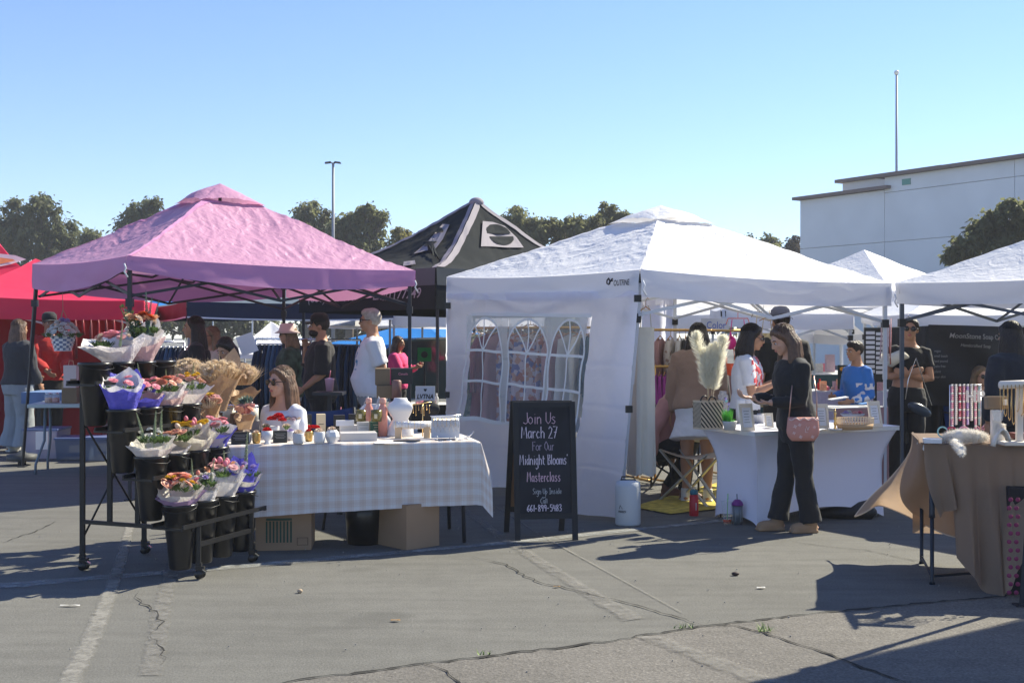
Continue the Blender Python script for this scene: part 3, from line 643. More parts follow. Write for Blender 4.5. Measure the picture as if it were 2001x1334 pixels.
# ---------------------------------------------------------------- side wall with window
Lc, Nc = wc[3], wc[0]
wn = (Nc-Lc).cross(V((0, 0, 1))).normalized()
if wn.y > 0: wn = -wn
def wallf(s, t):                       # s: left->near, t: top->bottom
    top = lerp(Lc, Nc, s); z0 = top.z-.17; foot = lerp(V((Lc.x, Lc.y, 0)), V((.86, 9.36, 0)), s)
    p = lerp(V((top.x, top.y, 0)), foot, t); p.z = lerp(z0, .035+.06*abs(nz((s*6, 1, 0)))+.05*(1-s), t)
    e = min(1, s*7)*min(1, (1-s)*9)
    b = .10*t*t*(1+.8*sin(s*9+1))*e + .05*nz((s*5, t*3, 3))*e + .02*nz((s*14, t*7, 9))*e + .14*max(0, t-.8)*5*max(0, sin(s*8.5-.6))*.8*e
    b += sum(.007*math.exp(-((t-tk+.01*nz((s*5, tk*9, 0)))/.010)**2) for tk in (.34, .53, .66, .80))+.008*math.exp(-((s-.80+.02*t)/.012)**2)+.030*max(0, nz((s*5-t*3, t*2+s, 6)))*e
    return p + wn*(b+.01)
winfab = fabric("white side wall polyester", (.88, .88, .95), .68, 3, .6, .03, .5)
wtl = [inv(wallf, x, y) for x, y in ((914, 614), (1147, 619), (1141, 846), (911, 828))]
def winuv(a, b): return (lerp(lerp(wtl[0][0], wtl[1][0], a), lerp(wtl[3][0], wtl[2][0], a), b), lerp(lerp(wtl[0][1], wtl[1][1], a), lerp(wtl[3][1], wtl[2][1], a), b))
u0 = sum(w_[0] for w_ in (wtl[0], wtl[3]))/2; u1 = sum(w_[0] for w_ in (wtl[1], wtl[2]))/2; v0 = (wtl[0][1]+wtl[1][1])/2; v1 = (wtl[2][1]+wtl[3][1])/2
# non-uniform grid so the opening falls on grid lines
def axis(a, b, n1, n2, n3): return [a*i/n1 for i in range(n1)]+[a+(b-a)*i/n2 for i in range(n2)]+[b+(1-b)*i/n3 for i in range(n3+1)]
US = axis(u0, u1, 16, 60, 60); VS = axis(v0, v1, 14, 70, 70)
wallroot = root("side_wall", "white fabric side wall with arched clear window panels, hung from the white canopy", "tent wall", lerp(V((Lc.x, Lc.y, 0)), V((Nc.x, Nc.y, 0)), .5))
mb = MB(); vs = [wallf(u, v) for v in VS for u in US]; nU = len(US); fs = []
film = MB(); ff = []
for j in range(len(VS)-1):
    for i in range(nU-1):
        inside = u0-1e-6 <= US[i] < u1-1e-6 and v0-1e-6 <= VS[j] < v1-1e-6
        (ff if inside else fs).append((j*nU+i, j*nU+i+1, (j+1)*nU+i+1, (j+1)*nU+i))
mb.add(vs, fs).build("wall_fabric", winfab, wallroot)
clear = mat("clear vinyl", (.75, .76, .74), rough=.18, alpha=.17, spec=.6, bump=.5, bs=7, bd=.02)
frost = mat("cloudy vinyl", (.70, .71, .68), rough=.4, alpha=.72, trans=.3)
film.add(vs, ff).build("window_film", clear, wallroot)
mun = mat("white window tape", (.80, .81, .80), rough=.6, trans=.3)
def wpt(a, b, off): return surf(wallf, u0+(u1-u0)*a, v0+(v1-v0)*b, off)
# arches: (a0, a1) in panel fractions, top, base row, mid row, lower row
def ax_(px): return inv(wallf, px, 700)[0]
def A_(px): return (ax_(px)-u0)/(u1-u0)
def B_(py): return (py-617)/(838-617)
def strap(pts, w=.012, off=.006, name="window_bar"):
    mb = MB(); P = [wpt(a, b, off) for a, b in pts]; n = len(P); vs = []
    for i, p in enumerate(P):
        t = (P[min(i+1, n-1)]-P[max(i-1, 0)]).normalized(); s = t.cross(wn).normalized()*w; vs += [p+s, p-s]
    mb.add(vs, [(2*i, 2*i+1, 2*i+3, 2*i+2) for i in range(n-1)]); mb.build(name, mun, wallroot)
def seg(a, b, n=14): return [(lerp(a[0], b[0], i/n), lerp(a[1], b[1], i/n)) for i in range(n+1)]
bt, b1, b2, b3 = B_(624), B_(692), B_(757), 1.0
for x0, x1 in ((912, 982), (994, 1070), (1075, 1141)):
    a0, a1 = A_(x0), A_(x1); c = (a0+a1)/2; r = (a1-a0)/2
    arc = [(c-r*cos(pi*i/24), b1-(b1-bt)*sin(pi*i/24)) for i in range(25)]
    strap(arc, .011); strap(seg((a0, b1), (a0, b3)), .012); strap(seg((a1, b1), (a1, b3)), .012)
    for b in (b1, b2, .985): strap(seg((a0, b), (a1, b)), .012, .008)
    strap(seg((c, b1), (c, b3)), .010, .0075)
    for an in (50, 90, 130): strap(seg((c, b1), (c-r*cos(radians(an)), b1-(b1-bt)*sin(radians(an)))), .009, .007)
    # cloudy corners outside the arch
    for sgn in (-1, 1):
        m2 = MB(); pts = [(c+sgn*r*cos(pi/2*i/12), b1-(b1-bt)*sin(pi/2*i/12)) for i in range(13)]; e = c+sgn*(r*1.08)
        vs = []; 
        for a, b in pts: vs += [wpt(a, b, .004), wpt(e if False else a, -.0, .004)]
        m2.add(vs, [(2*i, 2*i+1, 2*i+3, 2*i+2) for i in range(12)]); m2.build("cloudy_panel", frost, wallroot)
for x0, x1 in ((982, 994), (1070, 1075)):
    a0, a1 = A_(x0), A_(x1); m2 = MB(); m2.grid(lambda u, v: wpt(lerp(a0, a1, u), v, .003), 2, 14); m2.build("cloudy_panel", frost, wallroot)
m2 = MB(); m2.grid(lambda u, v: wpt(u, -.02+.03*v, .009), 30, 1); m2.grid(lambda u, v: wpt(u, .985+.03*v, .009), 30, 1); m2.build("window_hem", mun, wallroot)
for x, y in ((1229, 799), (1246, 583)):
    D = 9.33; p = at(x, D, y); mb = MB(); mb.box(p, (.055, .05, .055)); mb.build("wall_strap", blackm, wallroot, smooth=False)
for x, y in ((875, 597), (876, 771)):
    p = at(x, 11.85, y); mb = MB(); mb.box(p, (.06, .06, .06)); mb.build("wall_strap", blackm, wallroot, smooth=False)
# gathered curtain at the back corner
a, b = wc[3], wc[2]
mb = MB(); mb.grid(lambda u, v: lerp(a, b, .55+.45*u)+V((.05*sin(u*25)*(.3+v), .08*sin(u*25)*(.3+v), -.15-1.75*v)), 60, 10)
thing(mb, "tent_curtain", "white translucent curtain hanging at the back corner of the white canopy", "curtain", winfab, V((b.x, b.y, 0)))
# ---------------------------------------------------------------- people
skinL = mat("light skin", (.56, .32, .22), rough=.5, var=.06, vs=14); skinM = mat("tan skin", (.42, .22, .13), rough=.5, var=.06, vs=14); skinD = mat("warm brown skin", (.30, .15, .09), rough=.5, var=.06, vs=14)
hairD = mat("dark brown hair", (.022, .014, .010), rough=.45, bump=.8, bs=30, bd=.02, stretch=(3, 3, .25), var=.3, vs=25)
hairB = mat("brown hair", (.13, .07, .04), rough=.45, bump=.8, bs=30, bd=.02, stretch=(3, 3, .25), var=.45, vs=18)
hairL = mat("blonde hair", (.22, .145, .08), rough=.5, bump=.8, bs=30, bd=.02, stretch=(3, 3, .25), var=.35, vs=18)
hairG = mat("grey hair", (.40, .36, .31), rough=.5, bump=.8, bs=40, bd=.01, var=.3, vs=30)
eyew = mat("eye white", (.7, .68, .65), rough=.3); eyed = mat("eye dark", (.02, .012, .01), rough=.2); lipm = mat("lips", (.42, .13, .12), rough=.4); browm = mat("eyebrow", (.04, .025, .018), rough=.8)
lensm = mat("dark lens", (.008, .008, .010), rough=.08, spec=.6)
def cloth(name, col, **k):
    k.setdefault('rough', .85); k.setdefault('bump', .5); k.setdefault('bs', 9); k.setdefault('bd', .03); k.setdefault('sheen', .1); return mat(name, col, **k)
blackc = cloth("black jersey", (.012, .012, .014)); whitec = cloth("white cotton", (.70, .70, .72)); greyj = cloth("dark grey jacket", (.035, .035, .04)); jeans = cloth("pale jeans", (.26, .29, .32)); shoew = mat("white sneaker", (.6, .6, .58), rough=.6); shoeb = mat("tan suede boot", (.33, .21, .12), rough=.9)
def rotz(a): return Matrix.Rotation(a, 3, 'Z')
def rotx(a): return Matrix.Rotation(a, 3, 'X')
def roty(a): return Matrix.Rotation(a, 3, 'Y')
def hand(mb, wr, d, nrm, s, L=.17, curl=.6):
    """palm with four bent fingers and a thumb, d = direction, nrm = palm normal"""
    d = d.normalized(); nrm = (nrm-d*nrm.dot(d)).normalized(); side = d.cross(nrm)*s; pl = L*.48
    R = Matrix((side, nrm, d)).transposed(); mb.ell(wr+d*pl*.55, (L*.22, L*.085, pl*.62), R, 10, 6)
    for i, (o, ln) in enumerate(((-.17, .46), (-.06, .52), (.055, .48), (.16, .38))):
        p = wr+d*pl*.95+side*o*L; a = d; seg = L*ln/3; pts = [p-d*seg*.6, p]
        for k in range(3):
            ang = curl*(.5+.35*k); a = (a*cos(ang)+nrm*sin(ang)).normalized(); p = p+a*seg; pts.append(p)
        r = L*.048; mb.tube(pts, [r*1.1, r*1.1, r, r*.92, r*.75], 7)
    p = wr+d*pl*.3-side*L*.16; a = (d*.6-side*.75+nrm*.25).normalized(); b = (d*.85-side*.2+nrm*.45).normalized()
    mb.tube([p, p+a*L*.2, p+a*L*.2+b*L*.16, p+a*L*.2+b*L*.27], [L*.07, L*.062, L*.052, L*.038], 7)
def torso_rings(h, fat, inf, z0, z1, belly=0):
    T = [(.455, .094, .068, .004), (.50, .103, .078, .006), (.535, .101, .076, .004), (.58, .090, .066, 0), (.62, .083, .061, -.002), (.67, .088, .066, -.003), (.72, .097, .072, -.006), (.76, .099, .067, -.003), (.795, .092, .056, .002), (.822, .068, .045, .006), (.838, .046, .038, .006), (.86, .034, .035, .002), (.885, .033, .035, -.004)]
    out = []
    for z, rx, ry, yo in T:
        if z < z0-.02 or z > z1+.02: continue
        z = min(max(z, z0), z1); f = fat if z < .82 else 1+(fat-1)*.4
        bl = belly*max(0, 1-abs(z-.585)/.12)
        out.append((V((0, (yo-bl*.6)*h, z*h)), rx*f*h+inf, (ry*f+bl)*h+inf))
    return out
def person(label, loc, face, h=1.62, skin=skinL, fat=1.0, belly=0, lean=0, tilt=0, twist=0, nod=0, turn=0, headtilt=0, arms=None, legs=None, top=None, bottom=None, shoes=shoew, hair=None, glasses=None, hat=None, group=None, vs=.008, male=False, face_detail=True, sit=False, curl=.6, palm=None):
    """loc: point on the ground under the pelvis; face: heading in degrees, 0 looks at the camera, -90 to the picture's left"""
    rt = root("person", label, "person", loc, group, radians(face)); B = MB(); H = h
    pz = .53*H
    if sit: pz = sit
    dz = pz-.53*H
    def up(p):
        q = V(p)-V((0, 0, .53*H)); q = rotz(twist*min(1, max(0, q.z/(.3*H)))) @ (rotx(lean) @ (roty(tilt) @ q)); return q + V((0, 0, .53*H+dz))
    Rup = rotz(twist) @ rotx(lean) @ roty(tilt)
    def rings(inf, z0, z1, ft=fat): return [(up(c), (Rup @ V((rx, 0, 0))), (Rup @ V((0, ry, 0)))) for c, rx, ry in torso_rings(H, ft, inf, z0, z1, belly)]
    B.loft(rings(0, .455, .885), 18)
    sh = {s: up((s*.094*H*(1.12 if male else 1)*(1+(fat-1)*.5), .004*H, .796*H)) for s in (-1, 1)}
    AR = {}
    for s in (-1, 1):
        d = (arms or {}).get(s); e, wv = (d[0], d[1]) if d else ((s*.145*H, .01*H, .635*H), (s*.15*H, -.03*H, .50*H))
        e = up(e) if not (d and len(d) > 2 and d[2] == 'abs') else V(e); wv = up(wv) if not (d and len(d) > 2 and d[2] == 'abs') else V(wv)
        # keep bone lengths honest
        e = sh[s]+(e-sh[s]).normalized()*.172*H; wv = e+(wv-e).normalized()*.148*H
        AR[s] = (sh[s], e, wv); f = (1+(fat-1)*.7)*(1.12 if male else 1)
        B.tube([sh[s]-Rup @ V((s*.03*H, 0, -.012*H)), sh[s], lerp(sh[s], e, .3), e, lerp(e, wv, .25), wv], [.020*H*f, .028*H*f, .030*H*f, .023*H*f, .024*H*f, .0145*H*(1.1 if male else 1)], 12)
        hn = V((-s, 0, 0)) if not palm else V(palm[s]) if s in palm else V((-s, 0, 0))
        hand(B, wv, (wv-e), hn, s, .103*H, curl)
    LG = {}
    for s in (-1, 1):
        hp = V((s*.052*H, 0, pz-.02*H)); d = (legs or {}).get(s)
        k, a = (V(d[0]), V(d[1])) if d else (V((s*.055*H, -.01*H, .285*H)), V((s*.06*H, .02*H, .045*H)))
        LG[s] = (hp, k, a); f = 1+(fat-1)*.6
        B.tube([hp, lerp(hp, k, .3), k, lerp(k, a, .3), lerp(k, a, .75), a], [.056*H*f, .052*H*f, .034*H*f, .035*H*f, .024*H, .021*H], 14)
        B.ell(a+V((0, -.035*H, -.022*H)), (.026*H, .075*H, .022*H), None, 12, 8)
    # head
    nk = up((0, -.002*H, .875*H)); RH = rotz(turn) @ rotx(nod) @ roty(headtilt) @ (Rup if not (abs(lean) > .5) else rotz(twist)); hc = nk + RH @ V((0, -.012*H, .055*H)); hs = H*.94 if H > 1.3 else H*1.02
    def hp_(x, y, z): return hc + RH @ (V((x, y, z))*hs)
    B.tube([up((0, .004*H, .84*H)), hp_(0, .012, -.03)], [.034*H*(1.12 if male else 1), .032*H*(1.12 if male else 1)], 12)
    B.ell(hp_(0, .006, .012), (.046*hs, .057*hs, .060*hs), RH, 20, 14)
    B.ell(hp_(0, -.016, -.022), (.037*hs, .041*hs, .047*hs), RH, 16, 12)
    B.ell(hp_(0, -.040, -.056), (.016*hs, .014*hs, .013*hs), RH, 10, 8)
    B.tube([hp_(0, -.050, .012), hp_(0, -.060, -.004), hp_(0, -.066, -.017), hp_(0, -.052, -.022)], [.005*hs, .0075*hs, .0095*hs, .007*hs], 8)
    B.ell(hp_(0, -.053, -.036), (.016*hs, .007*hs, .008*hs), RH, 10, 6)
    B.ell(hp_(0, -.050, .016), (.032*hs, .010*hs, .007*hs), RH, 10, 6)
    for s in (-1, 1):
        B.ell(hp_(s*.022, -.044, -.014), (.013*hs, .011*hs, .012*hs), RH, 10, 6)
        B.ell(hp_(s*.048, .004, -.004), (.006*hs, .012*hs, .020*hs), RH, 10, 8)
    B.build("body", skin, rt, local=True, vox=vs if vs <= .008 else vs, vsm=2)
    if face_detail:
        for s in (-1, 1):
            m_ = MB(); m_.ell(hp_(s*.0195, -.0525, .002), (.0085*hs, .004*hs, .0048*hs), RH, 10, 6); e_ = m_.build("eye", eyew, rt, local=True)
            m_ = MB(); m_.ell(hp_(s*.0195, -.0555, .002), (.0045*hs, .003*hs, .0046*hs), RH, 8, 6); m_.build("iris", eyed, rt, local=True)
            m_ = MB(); m_.tube([hp_(s*.009, -.0575, .015), hp_(s*.020, -.0575, .019), hp_(s*.032, -.050, .015)], [.002*hs, .003*hs, .0015*hs], 5); m_.build("eyebrow", browm, rt, local=True)
        m_ = MB(); m_.ell(hp_(0, -.0585, -.0345), (.0135*hs, .0035*hs, .0035*hs), RH, 10, 6); m_.ell(hp_(0, -.0575, -.0395), (.0115*hs, .004*hs, .0038*hs), RH, 10, 6); m_.build("mouth", lipm, rt, local=True, vox=.002)
    # hair
    if hair:
        hm, style = hair[0], hair[1]; ln = hair[2] if len(hair) > 2 else .3; hb = MB(); rd = random.Random(hash(label) & 0xffff if False else len(label)*7+int(h*100))
        hb.ell(hp_(0, .016, .022), (.054*hs, .062*hs, .062*hs), RH, 20, 14)
        if style in ('short', 'beard'):
            hb.ell(hp_(0, -.006, .052), (.044*hs, .050*hs, .030*hs), RH, 14, 10)
        else:
            for s in (-1, 1): hb.tube([hp_(0, -.033, .060), hp_(s*.034, -.026, .044), hp_(s*.047, -.002, .012), hp_(s*.048, .018, -.03 if style == 'long' else .0)], [.012*hs, .014*hs, .014*hs, .016*hs], 8)
        strands = []
        if style == 'long':
            for k in range(11):
                a = radians(-100+200*k/10); r = .050; x, y = sin(a)*r, .014+cos(a)*r*1.0
                p0 = hp_(x*.8, y*.8, .03); p1 = hp_(x*1.05, y*1.05, -.04); q = p1+V((sin(a)*.01*H, cos(a)*.012*H, -ln*.45)); q2 = q+V((rd.uniform(-.02, .02), rd.uniform(-.01, .02), -ln*.55))
                hb.tube([p0, p1, q, q2], [.018*hs, .022*hs, .020*hs, .006*hs], 7); strands.append((p0, p1, q, q2))
        if style == 'pony':
            p0 = hp_(0, .07, .035); P = [p0, p0+RH @ V((0, .05, .0)), p0+RH @ V((0, .075, -.09)), p0+RH @ V((0.0, .07, -.09-ln*.6)), p0+RH @ V((.02, .06, -.1-ln))]
            hb.tube(P, [.016, .026, .034, .028, .006], 9); strands += [tuple(P[:4])]*3
        if style == 'bun': hb.ell(hp_(0, .06, .055), (.026*hs,)*3, None, 12, 8)
        ho = hb.build("hair", hm, rt, local=True, vox=.008 if face_detail else .011, vsm=2)
        sm = MB()
        if style != 'short' and not hat:
            for k in range(230):
                ph = rd.uniform(-1.35, 1.35); a0_ = .42+rd.uniform(-.12, .25)+.25*abs(ph); P = []
                for q in range(8):
                    a_ = lerp(a0_, 2.9 if style == 'pony' else 3.2, q/7); ph2 = ph*(1-.45*q/7 if style == 'pony' else 1); wv_ = 1+.015*sin(q*1.3+ph*9)
                    P.append(hp_(.0545*sin(ph2)*sin(a_)*wv_, .016-.0625*cos(a_)*wv_, .022+.0627*cos(ph2)*sin(a_)*wv_))
                for a_, b_ in zip(P, P[1:]):
                    sd = (b_-a_).cross(hc-a_).normalized()*.0018; sm.add([a_-sd, a_+sd, b_+sd, b_-sd], [(0, 1, 2, 3)])
        for st in strands*18 if style == 'long' else strands*70:
            o_ = V((rd.gauss(0, .011), rd.gauss(0, .011), rd.gauss(0, .01))); P = [p+o_ for p in st]; P[-1] = P[-1]+V((rd.gauss(0, .015), rd.gauss(0, .012), rd.uniform(-.05, .02)))
            for a_, b_ in zip(P[1:], P[2:]):
                sd = V((rd.uniform(-1, 1), rd.uniform(-1, 1), 0)).normalized()*.0022; sm.add([a_-sd, a_+sd, b_+sd*.6, b_-sd*.6], [(0, 1, 2, 3)])
        if sm.v: tag(sm.build("hair_strands", hm, rt, local=True), kind='stuff')
    if glasses:
        for s in (-1, 1):
            m_ = MB(); m_.ell(hp_(s*.0205, -.0605, .002), (.0175*hs, .004*hs, .0145*hs), RH, 16, 8); m_.build("lens", lensm, rt, local=True)
            m_ = MB(); m_.tube([hp_(s*.036, -.057, .006), hp_(s*.051, -.03, .006), hp_(s*.053, .004, .004)], .0022*hs, 5); m_.build("temple_arm", blackm if glasses is True else glasses, rt, local=True)
        m_ = MB(); m_.tube([hp_(-.01, -.062, .006), hp_(.01, -.062, .006)], .002*hs, 5); m_.build("bridge", blackm if glasses is True else glasses, rt, local=True)
    if hat:
        hm, kind = hat[:2]; m_ = MB()
        if kind == 'cap':
            m_.lathe([(.057*hs, .03*hs), (.0585*hs, .05*hs), (.054*hs, .075*hs), (.035*hs, .093*hs), (.0, .098*hs)], hc+RH @ V((0, .006*hs, 0)), 20, R=RH, sq=1.1)
            m_.build("cap_crown", hm, rt, local=True); m_ = MB(); sg = hat[2] if len(hat) > 2 else 1
            m_.grid(lambda u, v: hp_((u-.5)*.105*(1-.25*v*v), .004-sg*(.048+.055*v*sqrt(max(0, 1-(2*u-1)**2*.75))), .034-.010*v-.012*(2*u-1)**2), 12, 5); m_.build("cap_brim", hm, rt, local=True, solid=.004)
        elif kind == 'bucket':
            m_.lathe([(.095*hs, .012*hs), (.062*hs, .035*hs), (.056*hs, .075*hs), (.045*hs, .088*hs), (0, .090*hs)], hc, 24, R=RH, sq=1.1); m_.build("bucket_hat", hm, rt, local=True, solid=.003)
    # clothes
    if top:
        tm, slv, hem = top[0], top[1], top[2]; inf = top[3] if len(top) > 3 else .012; nz1 = top[4] if len(top) > 4 else .825; tb = MB(); tb.loft(rings(inf, hem, nz1, fat), 20)
        for s in (-1, 1):
            a, e, wv = AR[s]; f = (1+(fat-1)*.7)*(1.12 if male else 1); r0 = .030*H*f+inf
            P = [a-Rup @ V((s*.035*H, 0, -.014*H)), a]; R_ = [r0*.72, r0*.97]
            if slv > 0:
                t = min(1, slv); P += [lerp(a, e, t*.5), lerp(a, e, t)]; R_ += [r0*.98, (r0*.80 if slv > 1 else r0*.98)]
            if slv > 1:
                t = slv-1; P += [lerp(e, wv, t*.5), lerp(e, wv, t*.92), lerp(e, wv, t)]; R_ += [r0*.76, r0*.62, r0*.5]
            if slv >= 0: tb.tube(P, R_, 12)
        o_ = tb.build("shirt" if len(top) < 6 else top[5], tm, rt, local=True, vox=.010, vsm=3); o_['_w'] = 1
    if bottom:
        bm_, lenf, flare = bottom[:3]; z1 = bottom[3] if len(bottom) > 3 else .585; inf = bottom[4] if len(bottom) > 4 else .010; bb = MB()
        R9 = rings(inf+.004, .455, z1, fat); R9[0] = (R9[0][0]-V((0, 0, .02*H)), R9[0][1], R9[0][2]); bb.loft(R9, 18)
        if flare == 'skirt':
            bb = MB(); R2 = rings(inf, .46, z1, fat); lo = R2[0]; bb.loft([(lo[0]+V((0, 0, -.12*H)), lo[1]*1.35, lo[2]*1.4)] + R2, 20)
        else:
            for s in (-1, 1):
                hp, k, a = LG[s]; f = 1+(fat-1)*.6; P = [hp+V((0, 0, .0)), lerp(hp, k, .4), k]; R_ = [.060*H*f+inf, .055*H*f+inf, .038*H*f+inf*1.3]
                if lenf > 1:
                    t = lenf-1; b = lerp(k, a, t); P += [lerp(k, b, .35), lerp(k, b, .7), b+V((0, 0, -.012*H if flare > 1 else 0))]; R_ += [.036*H*f*lerp(1, flare, .2)+inf, .032*H*lerp(1, flare, .6)+inf, .030*H*flare+inf]
                bb.tube(P, R_, 14)
        o_ = bb.build("trousers" if flare != 'skirt' else "skirt", bm_, rt, local=True, vox=.011, vsm=2); o_['_w'] = 1
    if shoes:
        for s in (-1, 1):
            a = LG[s][2]; m_ = MB(); c = a+V((0, -.035*H, -.02*H)); m_.ell(c+V((0, -.012*H, 0)), (.031*H, .062*H, .026*H), None, 14, 10); m_.ell(c+V((0, .032*H, .004*H)), (.027*H, .036*H, .032*H), None, 12, 8)
            m_.box(c+V((0, -.004*H, -.018*H)), (.054*H, .135*H, .012*H)); m_.tube([c+V((0, .035*H, 0)), a+V((0, 0, .03*H))], [.028*H, .027*H], 10); m_.build("shoe", shoes, rt, local=True, vox=.008, vsm=2)
    K = Canopy(); K.rt = rt; K.hp = hp_; K.up = up; K.AR = AR; K.LG = LG; K.H = H; K.R = Rup; K.hs = hs; return K
def pin(px, D, z=0): return V(((px-CX)*D/F, D, z))
PE = {}
def print_mat(name, base, col, box, sc):
    m = cloth(name, base); n, L, p = nodes(m); tc = n.new("ShaderNodeTexCoord"); sp = n.new("ShaderNodeSeparateXYZ"); L.new(tc.outputs["Object"], sp.inputs[0]); f = None
    def mth(op, a, b):
        q = n.new("ShaderNodeMath"); q.operation = op
        for i, v_ in enumerate((a, b)):
            if isinstance(v_, (int, float)): q.inputs[i].default_value = v_
            else: L.new(v_, q.inputs[i])
        return q.outputs[0]
    for ax in range(3):
        g = mth('MULTIPLY', mth('GREATER_THAN', sp.outputs[ax], box[2*ax]), mth('LESS_THAN', sp.outputs[ax], box[2*ax+1])); f = g if f is None else mth('MULTIPLY', f, g)
    t = n.new("ShaderNodeTexNoise"); t.inputs["Scale"].default_value = sc; t.inputs["Detail"].default_value = 1; L.new(tc.outputs["Object"], t.inputs[0]); f = mth('MULTIPLY', f, mth('GREATER_THAN', t.outputs[0], .52))
    x = n.new("ShaderNodeMix"); x.data_type = 'RGBA'; x.inputs[6].default_value = (*base, 1); x.inputs[7].default_value = (*col, 1); L.new(f, x.inputs[0]); L.new(x.outputs[2], p.inputs["Base Color"]); return m
# woman in the black hoodie
PE['hood'] = person("woman in black zip hoodie and flared leggings looking down at the white table", pin(1556, 8.95), -80, 1.585, skinL, 1.08, lean=.10, nod=.34, headtilt=0, turn=0, twist=.05,
    arms={-1: ((-.16, -.06, 1.0), (-.12, -.34, 1.05)), 1: ((.15, -.02, .98), (.09, -.33, 1.02))}, top=(blackc, 1.92, .50, .018, .83), bottom=(blackc, 1.93, 1.75, .58, .003), shoes=shoeb, hair=(hairB, 'long', .24), vs=.007, curl=.9,
    legs={-1: ((-.07, -.05, .44), (-.07, -.12, .07)), 1: ((.07, .02, .44), (.07, .09, .07))}, palm={-1: (0, 0, 1), 1: (0, 0, 1)})
# woman in the white t-shirt behind the white table
PE['seller'] = person("woman with dark bob, sunglasses and white printed t-shirt behind the white table", pin(1455, 10.15), 78, 1.585, skinM, 1.06, lean=.06, nod=.12,
    arms={-1: ((-.17, -.05, 1.02), (-.05, -.30, 1.12)), 1: ((.17, -.10, 1.02), (.08, -.34, 1.16))}, top=(print_mat('red printed white cotton', (.70, .70, .72), (.60, .04, .06), (-.25, .25, -.3, -.06, 1.0, 1.32), 24), .75, .53, .015, .83), bottom=(blackc, 1.9, 1.0), hair=(hairD, 'long', .16), glasses=True, vs=.008, curl=1.0)
PE['capman'] = person("man in black shirt and slate blue cap seen from behind beside the white table", pin(1530, 11.6), 196, 1.74, skinM, 1.16, top=(blackc, .9, .50, .03, .83), bottom=(greyj, 1.9, 1.1), hair=(hairD, 'short'), hat=(cloth("slate blue cap cloth", (.13, .145, .22)), 'cap', -1), male=True, vs=.011, face_detail=False, lean=.05)
PE['boy'] = person("boy in bright blue long sleeve shirt with white sleeve print looking left", pin(1674, 11.6), -66, 1.43, skinM, .98, top=(print_mat("bright blue printed jersey", (.03, .16, .52), (.62, .62, .70), (.10, .4, -.4, .3, .80, 1.02), 16), 1.9, .50, .02, .83), bottom=(blackc, 1.9, 1.1), hair=(hairD, 'short'), vs=.008, nod=.1, arms={-1: ((-.17, .0, .92), (-.10, -.22, .88)), 1: ((.17, .02, .92), (.13, -.20, .84))})
PE['crop'] = person("woman in black crop top and sunglasses standing with her arms crossed", pin(1772, 11.9), -14, 1.66, skinM, 1.03, lean=-.02, tilt=.05, turn=-.1, top=(blackc, .55, .645, .012, .825), bottom=(blackc, 1.95, 2.2, .585), shoes=blackm, hair=(hairD, 'bun'), glasses=True, vs=.008,
    arms={-1: ((-.21, -.05, 1.07), (.04, -.20, 1.12)), 1: ((.21, -.05, 1.06), (-.04, -.17, 1.10))}, palm={-1: (0, 1, 0), 1: (0, 1, 0)}, legs={-1: ((-.09, -.02, .46), (-.13, 0, .07)), 1: ((.09, -.02, .46), (.08, .02, .07))})
PE['denim'] = person("person with long dark hair in black jacket at the right edge with back turned", pin(1985, 9.6), 200, 1.60, skinM, 1.1, top=(cloth("black denim jacket", (.02, .022, .03)), 1.95, .47, .035, .84), bottom=(blackc, 1.9, 1.1), hair=(hairD, 'long', .22), vs=.012, face_detail=False, lean=.08)
PE['blonde'] = person("seated blonde woman in sunglasses below the soap banner", pin(1915, 12.6), 10, 1.55, skinL, 1.0, sit=.42, legs={-1: ((-.1, -.40, .44), (-.1, -.42, .07)), 1: ((.1, -.40, .44), (.1, -.42, .07))}, top=(greyj, 1.9, .48, .02, .84), bottom=(blackc, 1.9, 1.0), hair=(hairL, 'long', .2), glasses=True, vs=.010)
PE['coat'] = person("woman in beige jacket and white skirt bending behind the pampas basket", pin(1362, 10.55), 168, 1.62, skinM, 1.08, lean=.22, nod=.3, top=(cloth("beige suede jacket", (.30, .19, .13)), 1.95, .49, .04, .84), bottom=(whitec, 0, 'skirt', .56, .02), hair=(hairD, 'long', .2), vs=.011, face_detail=False, arms={-1: ((-.2, .02, 1.0), (-.2, -.12, .78)), 1: ((.22, -.05, 1.0), (.24, -.1, .78))})
PE['whiteman'] = person("grey haired man in white t-shirt with blue print looking left", pin(727, 12.5), -82, 1.76, skinM, 1.10, belly=.028, turn=-.05, top=(print_mat('blue printed white cotton', (.70, .70, .72), (.06, .22, .42), (-.10, .10, -.4, -.05, 1.12, 1.42), 14), .78, .47, .024, .835), bottom=(jeans, 1.9, 1.1), hair=(hairG, 'short'), glasses=mat("brown frame", (.03, .02, .02)), male=True, vs=.010, arms={-1: ((-.17, .10, 1.08), (-.15, .0, .86)), 1: ((.17, .12, 1.08), (.16, .02, .86))})
PE['capchin'] = person("bearded man in black shirt and black cap with hand on his chin", pin(627, 13), -76, 1.70, skinM, 1.12, belly=.015, top=(cloth("black work shirt", (.018, .018, .02)), 1.0, .46, .035, .835), bottom=(blackc, 1.9, 1.1), hair=(hairD, 'short'), hat=(blackc, 'cap'), male=True, vs=.010, arms={-1: ((-.15, -.12, 1.14), (-.05, -.17, 1.38)), 1: ((.18, .0, 1.05), (.15, -.18, .92))}, curl=1.0)
K = PE['capchin']; m_ = MB(); m_.ell(K.hp(0, -.030, -.045), (.042*K.hs, .040*K.hs, .030*K.hs), None, 12, 8); m_.build("beard", hairD, K.rt, local=True)
camo = mat("camouflage print", (.05, .09, .06), rough=.85, var=.9, vs=9)
